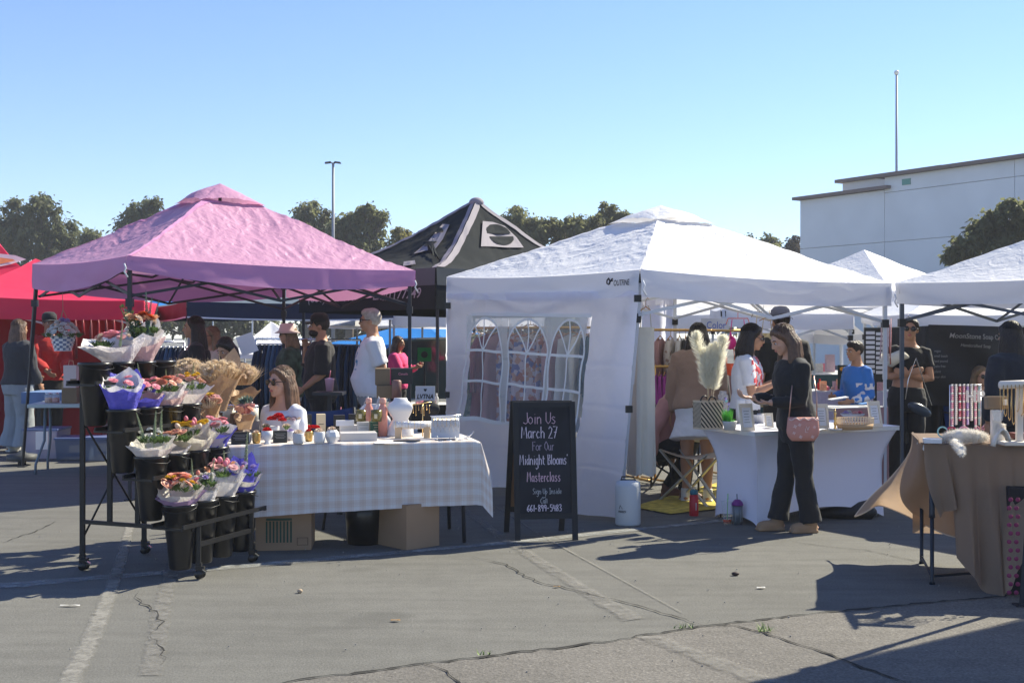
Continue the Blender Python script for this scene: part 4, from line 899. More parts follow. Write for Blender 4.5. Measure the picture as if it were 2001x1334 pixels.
PE['bucket'] = person("woman in pale pink bucket hat and green camouflage shirt", pin(566, 14), -80, 1.60, skinL, 1.08, top=(camo, 1.5, .47, .035, .835), bottom=(jeans, 1.9, 1.1), hair=(hairL, 'long', .14), glasses=True, hat=(cloth("pale pink hat", (.62, .50, .47)), 'bucket'), vs=.011)
PE['black'] = person("woman with long black hair and black top standing in profile behind the flower rack", pin(382, 12.5), -74, 1.68, skinM, 1.12, top=(blackc, 1.95, .47, .04, .79), bottom=(blackc, 1.9, 1.1), hair=(hairD, 'long', .32), vs=.009)
PE['wind'] = person("woman with windblown blonde brown hair and sunglasses behind the black haired woman", pin(415, 13.6), -50, 1.58, skinM, 1.0, top=(cloth("cream top", (.5, .42, .34)), 1.9, .47, .02, .83), bottom=(jeans, 1.9, 1.1), hair=(hairL, 'long', .16), glasses=True, vs=.012)
PE['paper'] = person("dark haired woman looking down behind the dried bouquets", pin(456, 11.6), -30, 1.48, skinM, 1.0, nod=.45, lean=.1, top=(greyj, 1.9, .47, .02, .83), bottom=(jeans, 1.9, 1.1), hair=(hairD, 'long', .16), vs=.011)
PE['far'] = person("far woman in bright pink blouse beyond the black canopy legs", pin(777, 17.5), 72, 1.46, skinM, 1.08, top=(cloth("bright pink blouse", (.75, .05, .20)), 1.6, .47, .03, .83), bottom=(blackc, 1.9, 1.1), hair=(hairB, 'long', .16), vs=.013, arms={-1: ((-.17, -.1, 1.0), (-.08, -.30, 1.0)), 1: ((.17, -.1, 1.0), (.10, -.30, 1.02))})
PE['redwoman'] = person("woman with long brown hair, dark jacket and wide pale jeans at the red stall", pin(36, 15.0), 150, 1.68, skinM, 1.1, top=(greyj, 1.9, .51, .045, .84), bottom=(jeans, 1.95, 2.4, .56, .03), hair=(hairB, 'long', .34), vs=.012, face_detail=False, legs={-1: ((-.10, -.02, .46), (-.13, 0, .07)), 1: ((.10, -.02, .46), (.13, .02, .07))}, arms={1: ((.19, -.06, 1.1), (.10, -.25, .98)), -1: ((-.2, -.03, 1.1), (-.18, -.15, .9))})
PE['redman'] = person("person in red jacket with dark cap behind the red stall table", pin(96, 15.8), 35, 1.76, skinD, 1.05, top=(cloth("red jacket", (.42, .015, .012)), 1.9, .49, .04, .84), bottom=(blackc, 1.9, 1.2), hair=(hairD, 'short'), hat=(blackc, 'cap'), male=True, vs=.012, arms={-1: ((-.2, -.12, 1.15), (-.12, -.32, 1.02)), 1: ((.2, -.1, 1.12), (.14, -.3, 1.0))})
# seated florist
whiteb = cloth("white blouse", (.68, .69, .74))
PE['florist'] = person("seated woman in sunglasses and white blouse behind the plaid table", pin(556, 8.8), -40, 1.66, skinL, 1.02, sit=.475, lean=.02, top=(whiteb, .55, .48, .02, .805), bottom=(jeans, 1.9, 1.1), hair=(hairB, 'long', .28), glasses=True, vs=.007, legs={-1: ((-.1, -.42, .46), (-.1, -.44, .07)), 1: ((.1, -.42, .46), (.1, -.44, .07))}, arms={-1: ((-.2, -.02, 1.02), (-.12, -.25, .92)), 1: ((.2, -.02, 1.02), (.14, -.25, .92))})
rosec = cloth("rose knit", (.45, .22, .20))
PE['behind'] = person("seated person in dark trousers, brown boots and rose cardigan behind the cream dress", pin(1288, 10.9), 60, 1.6, skinM, 1.0, sit=.46, nod=.4, lean=.35, legs={-1: ((-.1, -.32, .48), (-.12, -.30, .07)), 1: ((.1, -.32, .48), (.05, -.05, .07))}, top=(rosec, 1.95, .48, .03, .84), bottom=(blackc, 1.95, 1.0), shoes=mat("brown boot", (.16, .07, .04), rough=.6), hair=(hairB, 'long', .2), vs=.011, face_detail=False)
# things worn or printed
K = PE['hood']
bagm = mat("rose monogram leather", (.55, .25, .20), rough=.5); bagp = mat("pale rose print", (.68, .48, .44), rough=.5)
rt = root("handbag", "rose pink crossbody bag with pale flower monogram hanging at the hoodie woman's hip", "handbag", at(1569, 8.72, z=.75))
bc = at(1569, 8.72, 838); w_, h_ = .122, .088
def bagf(x, z, f=-1): 
    r = max(0, 1-abs(x)**3.2); r2 = max(0, 1-abs(z)**3); return bc+V((x*w_*(1-.12*max(0, z)), f*.030*sqrt(r*r2)+.0, z*h_))
mb = MB(); mb.loft([(bc+V((0, 0, z*h_)), V((w_*(1-abs(max(0, -z-.2))**2.2*.55)*(1-.08*max(0, z)), 0, 0)), V((0, .038*sqrt(max(.05, 1-abs(z)**4)), 0))) for z in (-1, -.93, -.8, -.6, -.3, 0, .3, .6, .85, 1)], 28); mb.build("bag_body", bagm, rt)
mb = MB(); mb.tube([bc+V((x*w_*.9, -.036, h_*(.86+.10*cos(x*11)))) for x in [i/12-1 for i in range(25)]], .005, 6); mb.build("scalloped_flap_edge", bagp, rt)
def flower(x, z, s):
    mb = MB(); c = bc+V((x*w_, -.0415, z*h_))
    for k in range(4):
        a = k*pi/2+.3; d = V((cos(a), 0, sin(a)))*s; e = V((-sin(a), 0, cos(a)))*s*.35; mb.add([c, c+d*.5+e, c+d, c+d*.5-e], [(0, 1, 2, 3)])
    mb.build("monogram_flower", bagp, rt)
for x, z, s in ((-.55, .25, .017), (-.62, -.30, .014), (-.22, -.62, .016), (.50, -.62, .016), (-.28, .38, .015), (.62, .2, .014)): flower(x, z, s)
for t, ox, oz in (("L", .02, -.25), ("V", .10, -.08)):
    vs, fs = text_mesh(t, bold=.01); mb = MB(); mb.add([bc+V((ox*w_+p.x*.045, -.0425, oz*h_+p.y*.045)) for p in vs], fs); mb.build("monogram_letter", bagp, rt, smooth=False)
mb = MB(); hcn = K.AR[1][0]
for x in (-1, 1):
    mb = MB(); top_ = at(1550 if x < 0 else 1590, 8.80, 735); mb.tube([bc+V((x*w_*.85, 0, h_*.95)), lerp(bc+V((x*w_*.85, 0, h_)), top_, .5)+V((x*.006, -.02, 0)), top_], .0045, 6); mb.build("bag_strap", mat("rose gold chain", (.6, .35, .28), rough=.3, metal=.8), rt)
# t-shirt prints
redp = mat("red shirt print", (.55, .03, .05), rough=.8); bluep = mat("blue shirt print", (.08, .30, .52), rough=.8)
# ---------------------------------------------------------------- flower rack
RB, RA = V((.36, .933, 0)).normalized(), V((.933, -.36, 0)).normalized()    # along the shelves (away), down the steps (towards right front)
rows = []
base0 = V((-2.03, 7.2, 0))
for r in range(4): rows.append((base0 - RA*.215*r, .464+.285*r))            # first bucket centre and rim height
rk = root("flower_rack", "black steel four-tier stepped flower rack on casters at the left front", "rack", base0+RB*.33-RA*.33)
def rb(p, z): return V((p.x, p.y, z))
L0, L1 = -.125, .77
for r, (c, z) in enumerate(rows):
    zs = z-.125
    for off in (.112, -.112):
        a, b = rb(c+RA*off+RB*L0, zs), rb(c+RA*off+RB*L1, zs); mb = MB(); mb.bar(a, b, .012, .025); mb.build("shelf_rail", blackm, rk, smooth=False)
    for t in (L0, .09+.01, .305, .52, L1):
        a, b = rb(c+RA*.112+RB*t, zs-.0135), rb(c-RA*.112+RB*t, zs-.0135); mb = MB(); mb.bar(a, b, .02, .012); mb.build("shelf_crossbar", blackm, rk, smooth=False)
def post(p, z0, z1, w=.028): mb = MB(); mb.bar(rb(p, z0), rb(p, z1), w); return mb.build("post", blackm, rk, smooth=False)
top = rows[3][0]-RA*.10
for t in (.0, .60): post(top+RB*t, .10, rows[3][1]-.14)
for r in (1, 2):
    for t in (.02, .60): post(rows[r][0]-RA*.118+RB*t, .30 if r != 1 or t < .3 else .30, rows[r][1]-.14)
fr = rows[0][0]+RA*.10
for t in (.05, .62): post(fr+RB*t, .10, rows[0][1]-.14, .024)
post(rows[2][0]+RA*.02+RB*.60, .10, rows[2][1]-.14)
for t in (.0, .60):
    mb = MB(); mb.bar(rb(top+RB*t, .31), rb(fr+RB*t, .31), .018, .025); mb.build("base_bar", blackm, rk, smooth=False)
mb = MB(); mb.bar(rb(fr+RB*.05, .21), rb(fr+RB*.62, .21), .018, .028); mb.build("base_bar", blackm, rk, smooth=False)
for a, b in ((rb(top, .95), rb(top+RB*.6, .2)), (rb(top, .2), rb(top+RB*.6, .95))):
    mb = MB(); mb.tube([a, b], .007, 6); mb.build("cross_brace", blackm, rk)
for p in (top, top+RB*.6, fr+RB*.05, fr+RB*.62):
    cs = MB(); cs.bar(rb(p, .06), rb(p, .10), .035, .03); cs.box(rb(p+RA*.012, .062), (.05, .034, .035)); ho = cs.build("caster_housing", blackm, rk, smooth=False)
    for s in (-.014, .014):
        m2 = MB(); m2.lathe([(.0, -.006), (.024, -.006), (.026, -.003), (.026, .003), (.024, .006), (0, .006)], rb(p+RA*.01, .029)+V((s*.35, s, 0)), 20, R=Matrix.Rotation(pi/2, 3, 'X') @ Matrix.Rotation(0.3, 3, 'Y')); m2.build("wheel", plastic, ho)
    m2 = MB(); m2.box(rb(p+RA*.045, .055), (.03, .022, .006), Matrix.Rotation(.6, 3, 'Y')); m2.build("brake_lever", chrome, rk, smooth=False)
# buckets: one built, copied
def bucket_mesh():
    mb = MB(); mb.lathe([(.0, 0), (.062, 0), (.066, .006), (.083, .19), (.086, .20), (.098, .375), (.104, .378), (.107, .388), (.104, .398), (.098, .398), (.094, .385), (.082, .21), (.075, .19), (.0, .19)], n=32, cap=False)
    return mb
bk = None; K_ROW = ("bottom", "third", "second", "top"); K_POS = ("front", "second", "third", "rear")
rx = (.0, .215, .43, .64); BUCK = {}
for r, (c, z) in enumerate(rows):
    for k in range(4):
        p = rb(c+RB*rx[k], z-.398)
        if bk is None:
            o = root("flower_bucket", "", "bucket", p); bucket_mesh().build("pail", plastic, o, local=True)
            m2 = MB(); m2.tube([V((-.104, 0, .39)), V((-.106, -.03, .375)), V((-.08, -.085, .36)), V((0, -.112, .352)), V((.08, -.085, .36)), V((.106, -.03, .375)), V((.104, 0, .39))], .0022, 5); m2.build("bail_handle", blackm, o, local=True)
            bk = o
        else:
            o = copy_tree(bk); o.location = p; WM[o] = Matrix.Translation(p)
        o.rotation_euler.z = (r*1.3+k*.8) % 3; BUCK[(r, k)] = o
        tag(o, "black florist bucket, %s from the front on the %s tier of the flower rack" % (("first", "second", "third", "last")[k], K_ROW[r]), "bucket", "black florist buckets on the rack")
# ---- bouquets
def paper(name, col, tr=.3): return wrinkle(mat(name, col, rough=.6, trans=tr, spec=.4), 16, .5, .012)
pw = paper("white tissue paper", (.76, .72, .72)); pc_ = paper("cream tissue paper", (.72, .68, .60)); pb = paper("violet blue tissue paper", (.13, .12, .62), .25); pp = paper("pink tissue paper", (.72, .52, .52)); pm = paper("mauve paper", (.34, .24, .42)); kraft = paper("kraft paper", (.46, .30, .17), .12); clearw = mat("clear cellophane", (.75, .76, .78), rough=.15, alpha=.35, spec=.8, bump=.8, bs=14, bd=.02)
fm = {k: mat(k+" petals", c, rough=.55, trans=.3, var=.2, vs=40) for k, c in dict(pink=(.76, .27, .34), coral=(.80, .32, .24), salmon=(.82, .46, .34), orange=(.82, .18, .04), peach=(.82, .48, .28), yellow=(.74, .48, .03), red=(.52, .01, .015), cream=(.74, .60, .48), white=(.75, .73, .68), lilac=(.45, .36, .66), rose=(.74, .42, .42), rust=(.42, .12, .08), beige=(.76, .62, .44), dusty=(.52, .40, .46)).items()}
grn = mat("flower foliage", (.10, .17, .05), rough=.5, trans=.3, var=.4, vs=20); grn2 = mat("pale bud green", (.36, .42, .24), rough=.6, trans=.2, var=.4, vs=60); grnb = mat("bluish foliage", (.12, .19, .15), rough=.6, trans=.2, var=.3, vs=20)
def bloom_mb(rd, layers=4, open_=1.0):
    mb = MB()
    for l in range(layers):
        n = 5+l*2; rr = .25+.75*(l+1)/layers; el = lerp(1.25, .15, (l/(layers-1))**.8)*(1 if open_ else 1)
        for i in range(n):
            a = 2*pi*i/n+l*.5+rd.uniform(-.15, .15); d = V((cos(a), sin(a), 0)); s = V((-sin(a), cos(a), 0)); e = el+rd.uniform(-.15, .15); w_ = .34*rr+.10
            p0 = V((0, 0, -.15)); p1 = d*rr*.55*cos(e)+V((0, 0, rr*.55*sin(e)-.05)); p2 = d*rr*cos(e*.8)+V((0, 0, rr*.8*sin(e*.8)-.05))
            mb.add([p0-s*.05, p0+s*.05, p1+s*w_, p2+s*w_*.7, p2+d*.06, p2-s*w_*.7, p1-s*w_], [(0, 1, 2, 6), (6, 2, 3, 5), (5, 3, 4)])
    return mb
def carn_mb(rd):
    mb = MB()
    for i in range(46):
        a = rd.uniform(0, 6.28); e = rd.uniform(.1, 1.5); d = V((cos(a)*cos(e), sin(a)*cos(e), sin(e)*.8)); s = d.cross(V((rd.uniform(-1, 1), rd.uniform(-1, 1), 1))).normalized(); w_ = .22
        mb.add([d*.1-s*.03, d*.1+s*.03, d*.9+s*w_, d*1.02, d*.9-s*w_], [(0, 1, 2, 4), (4, 2, 3)])
    return mb
def tulip_mb(rd):
    mb = MB(); mb.lathe([(.1, -.5), (.55, -.25), (.62, .2), (.45, .7), (.2, .95)], n=9); return mb
def spike_mb(rd):
    mb = MB(); mb.tube([V((0, 0, 0)), V((.01, 0, .5)), V((.05, 0, 1))], [.010, .008, .003], 5)
    for i in range(90):
        t = .25+.72*i/90; a = i*2.4; r = .032*(1.05-t)+.008; c = V((.05*t*t, 0, t))+V((cos(a), sin(a), .3))*r; mb.box(c, (r*.8, r*.8, r*.9), Matrix.Rotation(a, 3, 'Z'))
    return mb
def leaf_mb(rd, n=9):
    mb = MB()
    for i in range(n):
        a = rd.uniform(0, 6.28); e = rd.uniform(.2, 1.3); d = V((cos(a)*cos(e), sin(a)*cos(e), sin(e))); s = d.cross(V((0, 0, 1))).normalized()*.17; m_ = d*.5+V((0, 0, .06)); p0 = V((rd.uniform(-.2, .2), rd.uniform(-.2, .2), 0))
        mb.add([p0, p0+m_+s, p0+d, p0+m_-s], [(0, 1, 2, 3)])
    return mb
rdF = random.Random(21)
SH = {}
def shared(kind, m):
    if (kind, m.name) not in SH:
        mk = dict(bloom=bloom_mb, carn=carn_mb, tulip=tulip_mb, spike=spike_mb, leaf=leaf_mb)[kind](rdF); SH[(kind, m.name)] = mk.mesh(dict(bloom="bloom", carn="carnation", tulip="tulip", spike="flower_spike", leaf="foliage")[kind], m, None, kind not in ('spike',))
    return SH[(kind, m.name)]
def put(kind, m, rt, p, s, rot=(0, 0, 0)):
    me = shared(kind, m); o = bpy.data.objects.new(me.name.split(".")[0], me); reg(o, rt, Matrix.Identity(4)); o.location = WM[rt].inverted() @ V(p); o.scale = (s, s, s) if not isinstance(s, tuple) else s; o.rotation_euler = rot; return o
def wrap(rt, c, r0, r1, h, m, seed, peaks=5, tilt=V((0, 0, 0)), ph=0, name="wrapping_paper", front=.6, a0=0, a1=2*pi, squash=1.0):
    rd = random.Random(seed); off = [rd.uniform(.75, 1.25) for _ in range(peaks+1)]; mb = MB()
    def fn(u, v):
        a = a0+(a1-a0)*u; q = u*peaks; i = int(q) % peaks; f = q-int(q); pk = lerp(off[i], off[(i+1) % peaks], f)+.20*abs(2*f-1)**1.5-.06
        k = lerp(front, 1.0, .5+.5*sin(a)); hh = h*k*pk*v; r = lerp(r0, r1*(.9+.2*pk-.1), v**1.25)*(1+.05*sin(a*7+ph)*v+.04*nz((cos(a)*2, sin(a)*2, v*3+seed), 1.5))
        return c+V((cos(a)*r, sin(a)*r*squash, hh-.01))+tilt*v*v
    mb.grid(fn, 60, 8); mb.build(name, m, rt); return fn
def bouquet(lab, r, k, wraps, fl, spikes=0, tilt=(0, 0, 0), leaves=5, r1=.12, h=.15, seed=1, pos=None, sp_h=.22, up=.0, spm=None, name="wrapped_bouquet"):
    r1 *= 1.1; h *= 1.06; c0, z = rows[r]; c = rb(c0+RB*rx[k], z) if pos is None else V(pos); rd = random.Random(seed); t = V(tilt); rt = root(name, lab, "bouquet", c, "wrapped bouquets in the rack buckets" if pos is None else "dried bouquets on the crates")
    for i, (m, rr, hh) in enumerate(wraps): wrap(rt, c+V((0, 0, -.02)), .075 if pos is None else .05, r1*rr, h*hh, m, seed*5+i, 3+(seed+i) % 3, t)
    n = sum(x[2] for x in fl); i = 0
    for kind, m, cnt, s in fl:
        for j in range(cnt):
            a = i*2.399+seed; q = sqrt((i+.5)/n); rr = r1*.78*q; p = c+V((cos(a)*rr, sin(a)*rr, h*(.86+.30*(1-q*q))+up+rd.uniform(-.01, .02)))+t*.8
            put(kind, m, rt, p, s*rd.uniform(.85, 1.2), (sin(a+pi)*-.0-sin(a)*q*.7, cos(a)*q*.7+.0, rd.uniform(0, 6))); i += 1
    for j in range(leaves):
        a = rd.uniform(0, 6.28); rr = r1*rd.uniform(.2, .8); put('leaf', grn, rt, c+V((cos(a)*rr, sin(a)*rr, h*.55+up))+t*.7, .06, (0, 0, a))
    for j in range(spikes):
        a = rd.uniform(0, 6.28); rr = r1*rd.uniform(.1, .6); put('spike', spm or grn2, rt, c+V((cos(a)*rr, sin(a)*rr, h*.3))+t*.5, sp_h*rd.uniform(.85, 1.1), (rd.uniform(-.12, .12), rd.uniform(-.18, .18), a))
    return rt
f = fm
bouquet("white paper bouquet of pink roses, largest on the top tier", 3, 1, [(pw, 1.45, 1.05), (pw, 1.3, 1.25)], [('bloom', f['pink'], 7, .032), ('bloom', f['rose'], 4, .028), ('carn', f['cream'], 3, .024)], 1, (-.05, 0, 0), r1=.125, h=.155, seed=3, sp_h=.2)
rt = bouquet("orange chrysanthemum bouquet with tall green snapdragons on the top tier", 3, 2, [(pw, 1.0, 1.15), (pp, 1.05, .8)], [('bloom', f['orange'], 4, .045), ('carn', f['peach'], 9, .032), ('carn', f['cream'], 3, .028)], 3, (.02, 0, .04), r1=.12, h=.18, seed=5, up=.05, sp_h=.38, leaves=10, spm=grnb)
rs = random.Random(77); c_ = rb(rows[3][0]+RB*rx[2], rows[3][1])
for k_ in range(5):
    d_ = V((rs.uniform(-.25, .15)-.1, rs.uniform(-.1, .2), 1)).normalized(); L_ = rs.uniform(.24, .42)
    mb = MB(); mb.tube([c_, c_+d_*L_*.6, c_+d_*L_+V((-.03, 0, 0))], .003, 5); mb.build('stem', grn, rt)
    for j_ in range(9): put('leaf', (grn, grnb)[j_ % 2], rt, c_+d_*L_*(.35+.62*j_/8)+V((rs.uniform(-.01, .01), 0, 0)), .045*(1.15-.5*j_/8), (rs.uniform(-.5, .5), rs.uniform(-.5, .5), rs.uniform(0, 6)))
bouquet("bouquet in violet blue paper with a white peak at the front of the second tier", 2, 0, [(pw, .95, 1.3), (pb, 1.02, 1.15)], [('bloom', f['pink'], 4, .028)], 0, r1=.115, h=.165, seed=7)
bouquet("small pink rose bouquet in violet blue paper on the second tier", 2, 1, [(pb, 1.0, .75), (pp, .95, .9)], [('bloom', f['pink'], 9, .03)], 1, r1=.105, h=.14, seed=8)
bouquet("coral and pale pink bouquet with green spikes on the second tier", 2, 2, [(pp, 1.1, .95), (pw, 1.0, 1.1)], [('bloom', f['coral'], 7, .032), ('bloom', f['salmon'], 4, .028)], 2, r1=.11, h=.14, seed=9)
bouquet("white paper bouquet of yellow and pink blooms at the rear of the second tier", 2, 3, [(pw, 1.15, 1.05)], [('carn', f['yellow'], 6, .025), ('bloom', f['rose'], 6, .03), ('carn', f['peach'], 3, .026)], 1, (.03, 0, 0), r1=.12, h=.15, seed=10)
bouquet("white paper bouquet with two tall green spikes at the front of the third tier", 1, 0, [(pw, 1.2, .85), (pc_, 1.1, 1.0)], [('carn', f['white'], 5, .02)], 3, r1=.11, h=.13, seed=11, sp_h=.26, leaves=9)
bouquet("small low bouquet of peach flowers on the third tier", 1, 1, [(pw, 1.0, .75)], [('bloom', f['salmon'], 6, .03), ('carn', f['yellow'], 2, .02)], 0, r1=.10, h=.11, seed=12)
bouquet("cream paper bouquet of pink tulips and yellow lilies on the third tier", 1, 2, [(pc_, 1.3, 1.0), (pc_, 1.15, 1.2)], [('tulip', f['pink'], 4, .026), ('bloom', f['yellow'], 6, .034), ('tulip', f['cream'], 3, .024)], 0, (-.02, -.01, 0), r1=.125, h=.15, seed=13)
bouquet("pink bouquet in violet and white paper at the rear of the third tier", 1, 3, [(pb, 1.05, .9), (pw, 1.1, 1.2)], [('bloom', f['pink'], 6, .028), ('bloom', f['rose'], 3, .03)], 0, (.02, 0, 0), r1=.11, h=.15, seed=14)
bouquet("coral and yellow bouquet with mauve and violet wrapping on the bottom tier", 0, 0, [(pm, 1.15, .85), (pc_, 1.05, 1.1)], [('bloom', f['coral'], 6, .036), ('carn', f['yellow'], 8, .024), ('bloom', f['salmon'], 6, .032), ('carn', f['pink'], 2, .025)], 0, r1=.12, h=.13, seed=15)
bouquet("small green and white bouquet with spikes on the bottom tier", 0, 1, [(clearw, 1.0, 1.0), (pw, .95, .8)], [('tulip', f['coral'], 1, .022), ('carn', f['white'], 5, .018), ('carn', f['lilac'], 2, .02)], 2, r1=.10, h=.13, seed=16, leaves=9)
bouquet("pink tulip bouquet in clear white wrapping on the bottom tier", 0, 2, [(pw, 1.2, 1.05), (clearw, 1.2, 1.2)], [('tulip', f['pink'], 5, .028), ('bloom', f['rose'], 4, .028), ('carn', f['peach'], 2, .024)], 1, (.0, 0, .02), r1=.115, h=.16, seed=17)
bouquet("white bouquet with violet tissue and one tall spike at the rear of the bottom tier", 0, 3, [(pb, .9, .7), (pc_, 1.1, 1.2), (pb, .85, 1.5)], [('carn', f['lilac'], 4, .022), ('tulip', f['pink'], 2, .024)], 1, (.02, 0, 0), r1=.105, h=.15, seed=18, sp_h=.34)
# ---------------------------------------------------------------- dried bouquets, crates and tins at the table's left end
TZ = .74
wood = mat("rough brown crate wood", (.17, .10, .06), rough=.85, var=.4, vs=8, bump=.4, bs=20, stretch=(1, 1, 8))
def onT(x, y, z=TZ): D = F*(CH-z)/(y-HY); return at(x, D, z=z)
def bx(name, label, cat, x0, x1, y0, y1, m, dep=.06, z=TZ, yaw=.22, D=None, bevel=.002, part=None, grp=None):
    D = D or F*(CH-z)/(y1-HY); c = at((x0+x1)/2, D, z=CH+(HY-y1)*D/F); w_, h_ = (x1-x0)*D/F/(cos(yaw)+.0), (y1-y0)*D/F
    R = rotz(yaw); mb = MB(); mb.box(c+V((0, 0, h_/2))+R @ V((0, dep/2, 0)), (max(w_-dep*abs(sin(yaw))*.6, .01), dep, h_), R)
    o = thing(mb, name, label, cat, m, c, grp, smooth=True, bevel=bevel); return o, c, w_, h_, R
strawm = mat("dried straw", (.76, .60, .40), rough=.8, trans=.2, var=.3, vs=30)
def dried(lab, x, y, D, wr, fl, seed, h=.30, r1=.15, tufts=260, thm=strawm, squash=1):
    c = at(x, D, y); rd = random.Random(seed); rt = root("dried_bouquet", lab, "bouquet", c, "dried bouquets beside the rack")
    for i, (m, rr, hh) in enumerate(wr): wrap(rt, c, .045, r1*rr, h*hh, m, seed*3+i, 5, ph=i)
    i = 0; n = sum(q[2] for q in fl)
    for kind, m, cnt, s in fl:
        for j in range(cnt):
            a = i*2.399+seed; q = sqrt((i+.5)/n); p = c+V((cos(a)*r1*.8*q, sin(a)*r1*.8*q, h*(.80+.25*(1-q*q)))); put(kind, m, rt, p, s*rd.uniform(.8, 1.2), (-sin(a)*q*.8, cos(a)*q*.8, rd.uniform(0, 6))); i += 1
    mb = MB()
    for j in range(tufts):
        a = rd.uniform(0, 6.28); q = rd.uniform(0, 1)**.5; p = c+V((cos(a)*r1*q*.5, sin(a)*r1*q*.5, h*.6)); d = V((cos(a)*q*.9+rd.gauss(0, .15), sin(a)*q*.9+rd.gauss(0, .15), 1)).normalized(); L = h*rd.uniform(.35, .62); s = V((rd.uniform(-1, 1), rd.uniform(-1, 1), 0)).normalized()*.0022; b = p+d*L*.6; e = p+d*L+V((rd.gauss(0, .02), rd.gauss(0, .02), rd.uniform(-.03, .02)))
        mb.add([p-s, p+s, b+s, b-s, e], [(0, 1, 2, 3), (3, 2, 4)])
    if tufts: tag(mb.build("straw_stems", thm, rt), kind='stuff')
    return rt
dried("beige dried bouquet left of the kraft paper one above the rack", 368, 790, 8.75, [(pc_, .7, .6)], [('carn', f['beige'], 16, .05), ('carn', f['cream'], 8, .045)], 31, .30, .15, 420)
dried("dried bouquet in a tall kraft paper cone above the rack", 430, 800, 8.6, [(kraft, 1.1, 1.05)], [('carn', f['beige'], 14, .04)], 32, .33, .16, 380)
dried("wide dried bouquet with straw stalks nearest the seated woman", 472, 795, 8.9, [(kraft, 1.0, .6)], [('carn', f['beige'], 16, .05), ('carn', f['cream'], 12, .045)], 33, .28, .14, 500)
dried("small bouquet of orange and yellow flowers in white tissue beside the rack", 408, 835, 8.3, [(pw, 1.0, .5), (kraft, .9, .7)], [('bloom', f['yellow'], 4, .03), ('bloom', f['rose'], 6, .03), ('bloom', f['salmon'], 4, .03)], 34, .23, .085, 60)
dried("small bouquet of teal leaves and dusty pink dried flowers in kraft paper", 478, 836, 8.4, [(kraft, 1.0, .6)], [('leaf', grnb, 6, .06), ('bloom', f['rose'], 7, .03), ('bloom', f['salmon'], 4, .03)], 35, .17, .075, 60, mat("dried pink stems", (.62, .22, .2), rough=.7))
tin = mat("white enamel tin", (.66, .66, .60), rough=.35)
for i, (x0, x1, y0, y1, lab) in enumerate(((431, 460, 794, 823, "left white clip-top candle tin on a grey box"), (477, 505, 794, 822, "right cream clip-top candle tin on a grey box"))):
    o, c, w_, h_, R = bx("grey_gift_box", "grey gift box under the %s candle tin by the dried bouquets" % ("left", "right")[i], "box", (432, 470)[i], (466, 508)[i], 822, 848, mat("light grey box board", (.42, .41, .42), rough=.6, var=.1, vs=10), .12)
    D = c.y+.04; c = at((x0+x1)/2, D, y1); r = (x1-x0)*D/F/2; rt = root("candle_tin", lab, "candle", V((c.x, c.y, c.z)), "clip-top candle tins on grey boxes"); hh = (y1-y0)*D/F
    mb = MB(); mb.lathe([(0, 0), (r, 0), (r, hh), (r*.97, hh)], c, 24); mb.build("jar", tin, rt); mb = MB(); mb.lathe([(r*1.03, hh-.008), (r*1.03, hh+.006), (r*.8, hh+.014), (0, hh+.016)], c, 24); mb.build("lid", silver, rt)
    mb = MB(); mb.tube([c+V((-r*.6, -r*.8, hh-.02)), c+V((-r*.5, -r*.9, hh+.03)), c+V((0, -r*.6, hh+.045)), c+V((r*.5, -r*.7, hh+.02))], .002, 5); mb.build("wire_clip", silver, rt)
for x0, x1, y0, y1, lab in ((385, 430, 802, 845, "brown wooden crate behind the second tier bouquets"), (455, 478, 800, 850, "brown wooden crate between the two candle tins")):
    c = at((x0+x1)/2, 8.75, z=TZ); w_ = (x1-x0)*8.75/F; rt = root("wooden_crate", lab, "crate", c, "small wooden crates")
    for k in range(4):
        mb = MB(); mb.box(c+V((0, 0, .03+k*.042)), (w_, .16, .034)); mb.build("slat", wood, rt, smooth=False)
    for s in (-1, 1): mb = MB(); mb.box(c+V((s*(w_/2-.01), -.086, .08)), (.02, .01, .16)); mb.build("corner_batten", wood, rt, smooth=False)
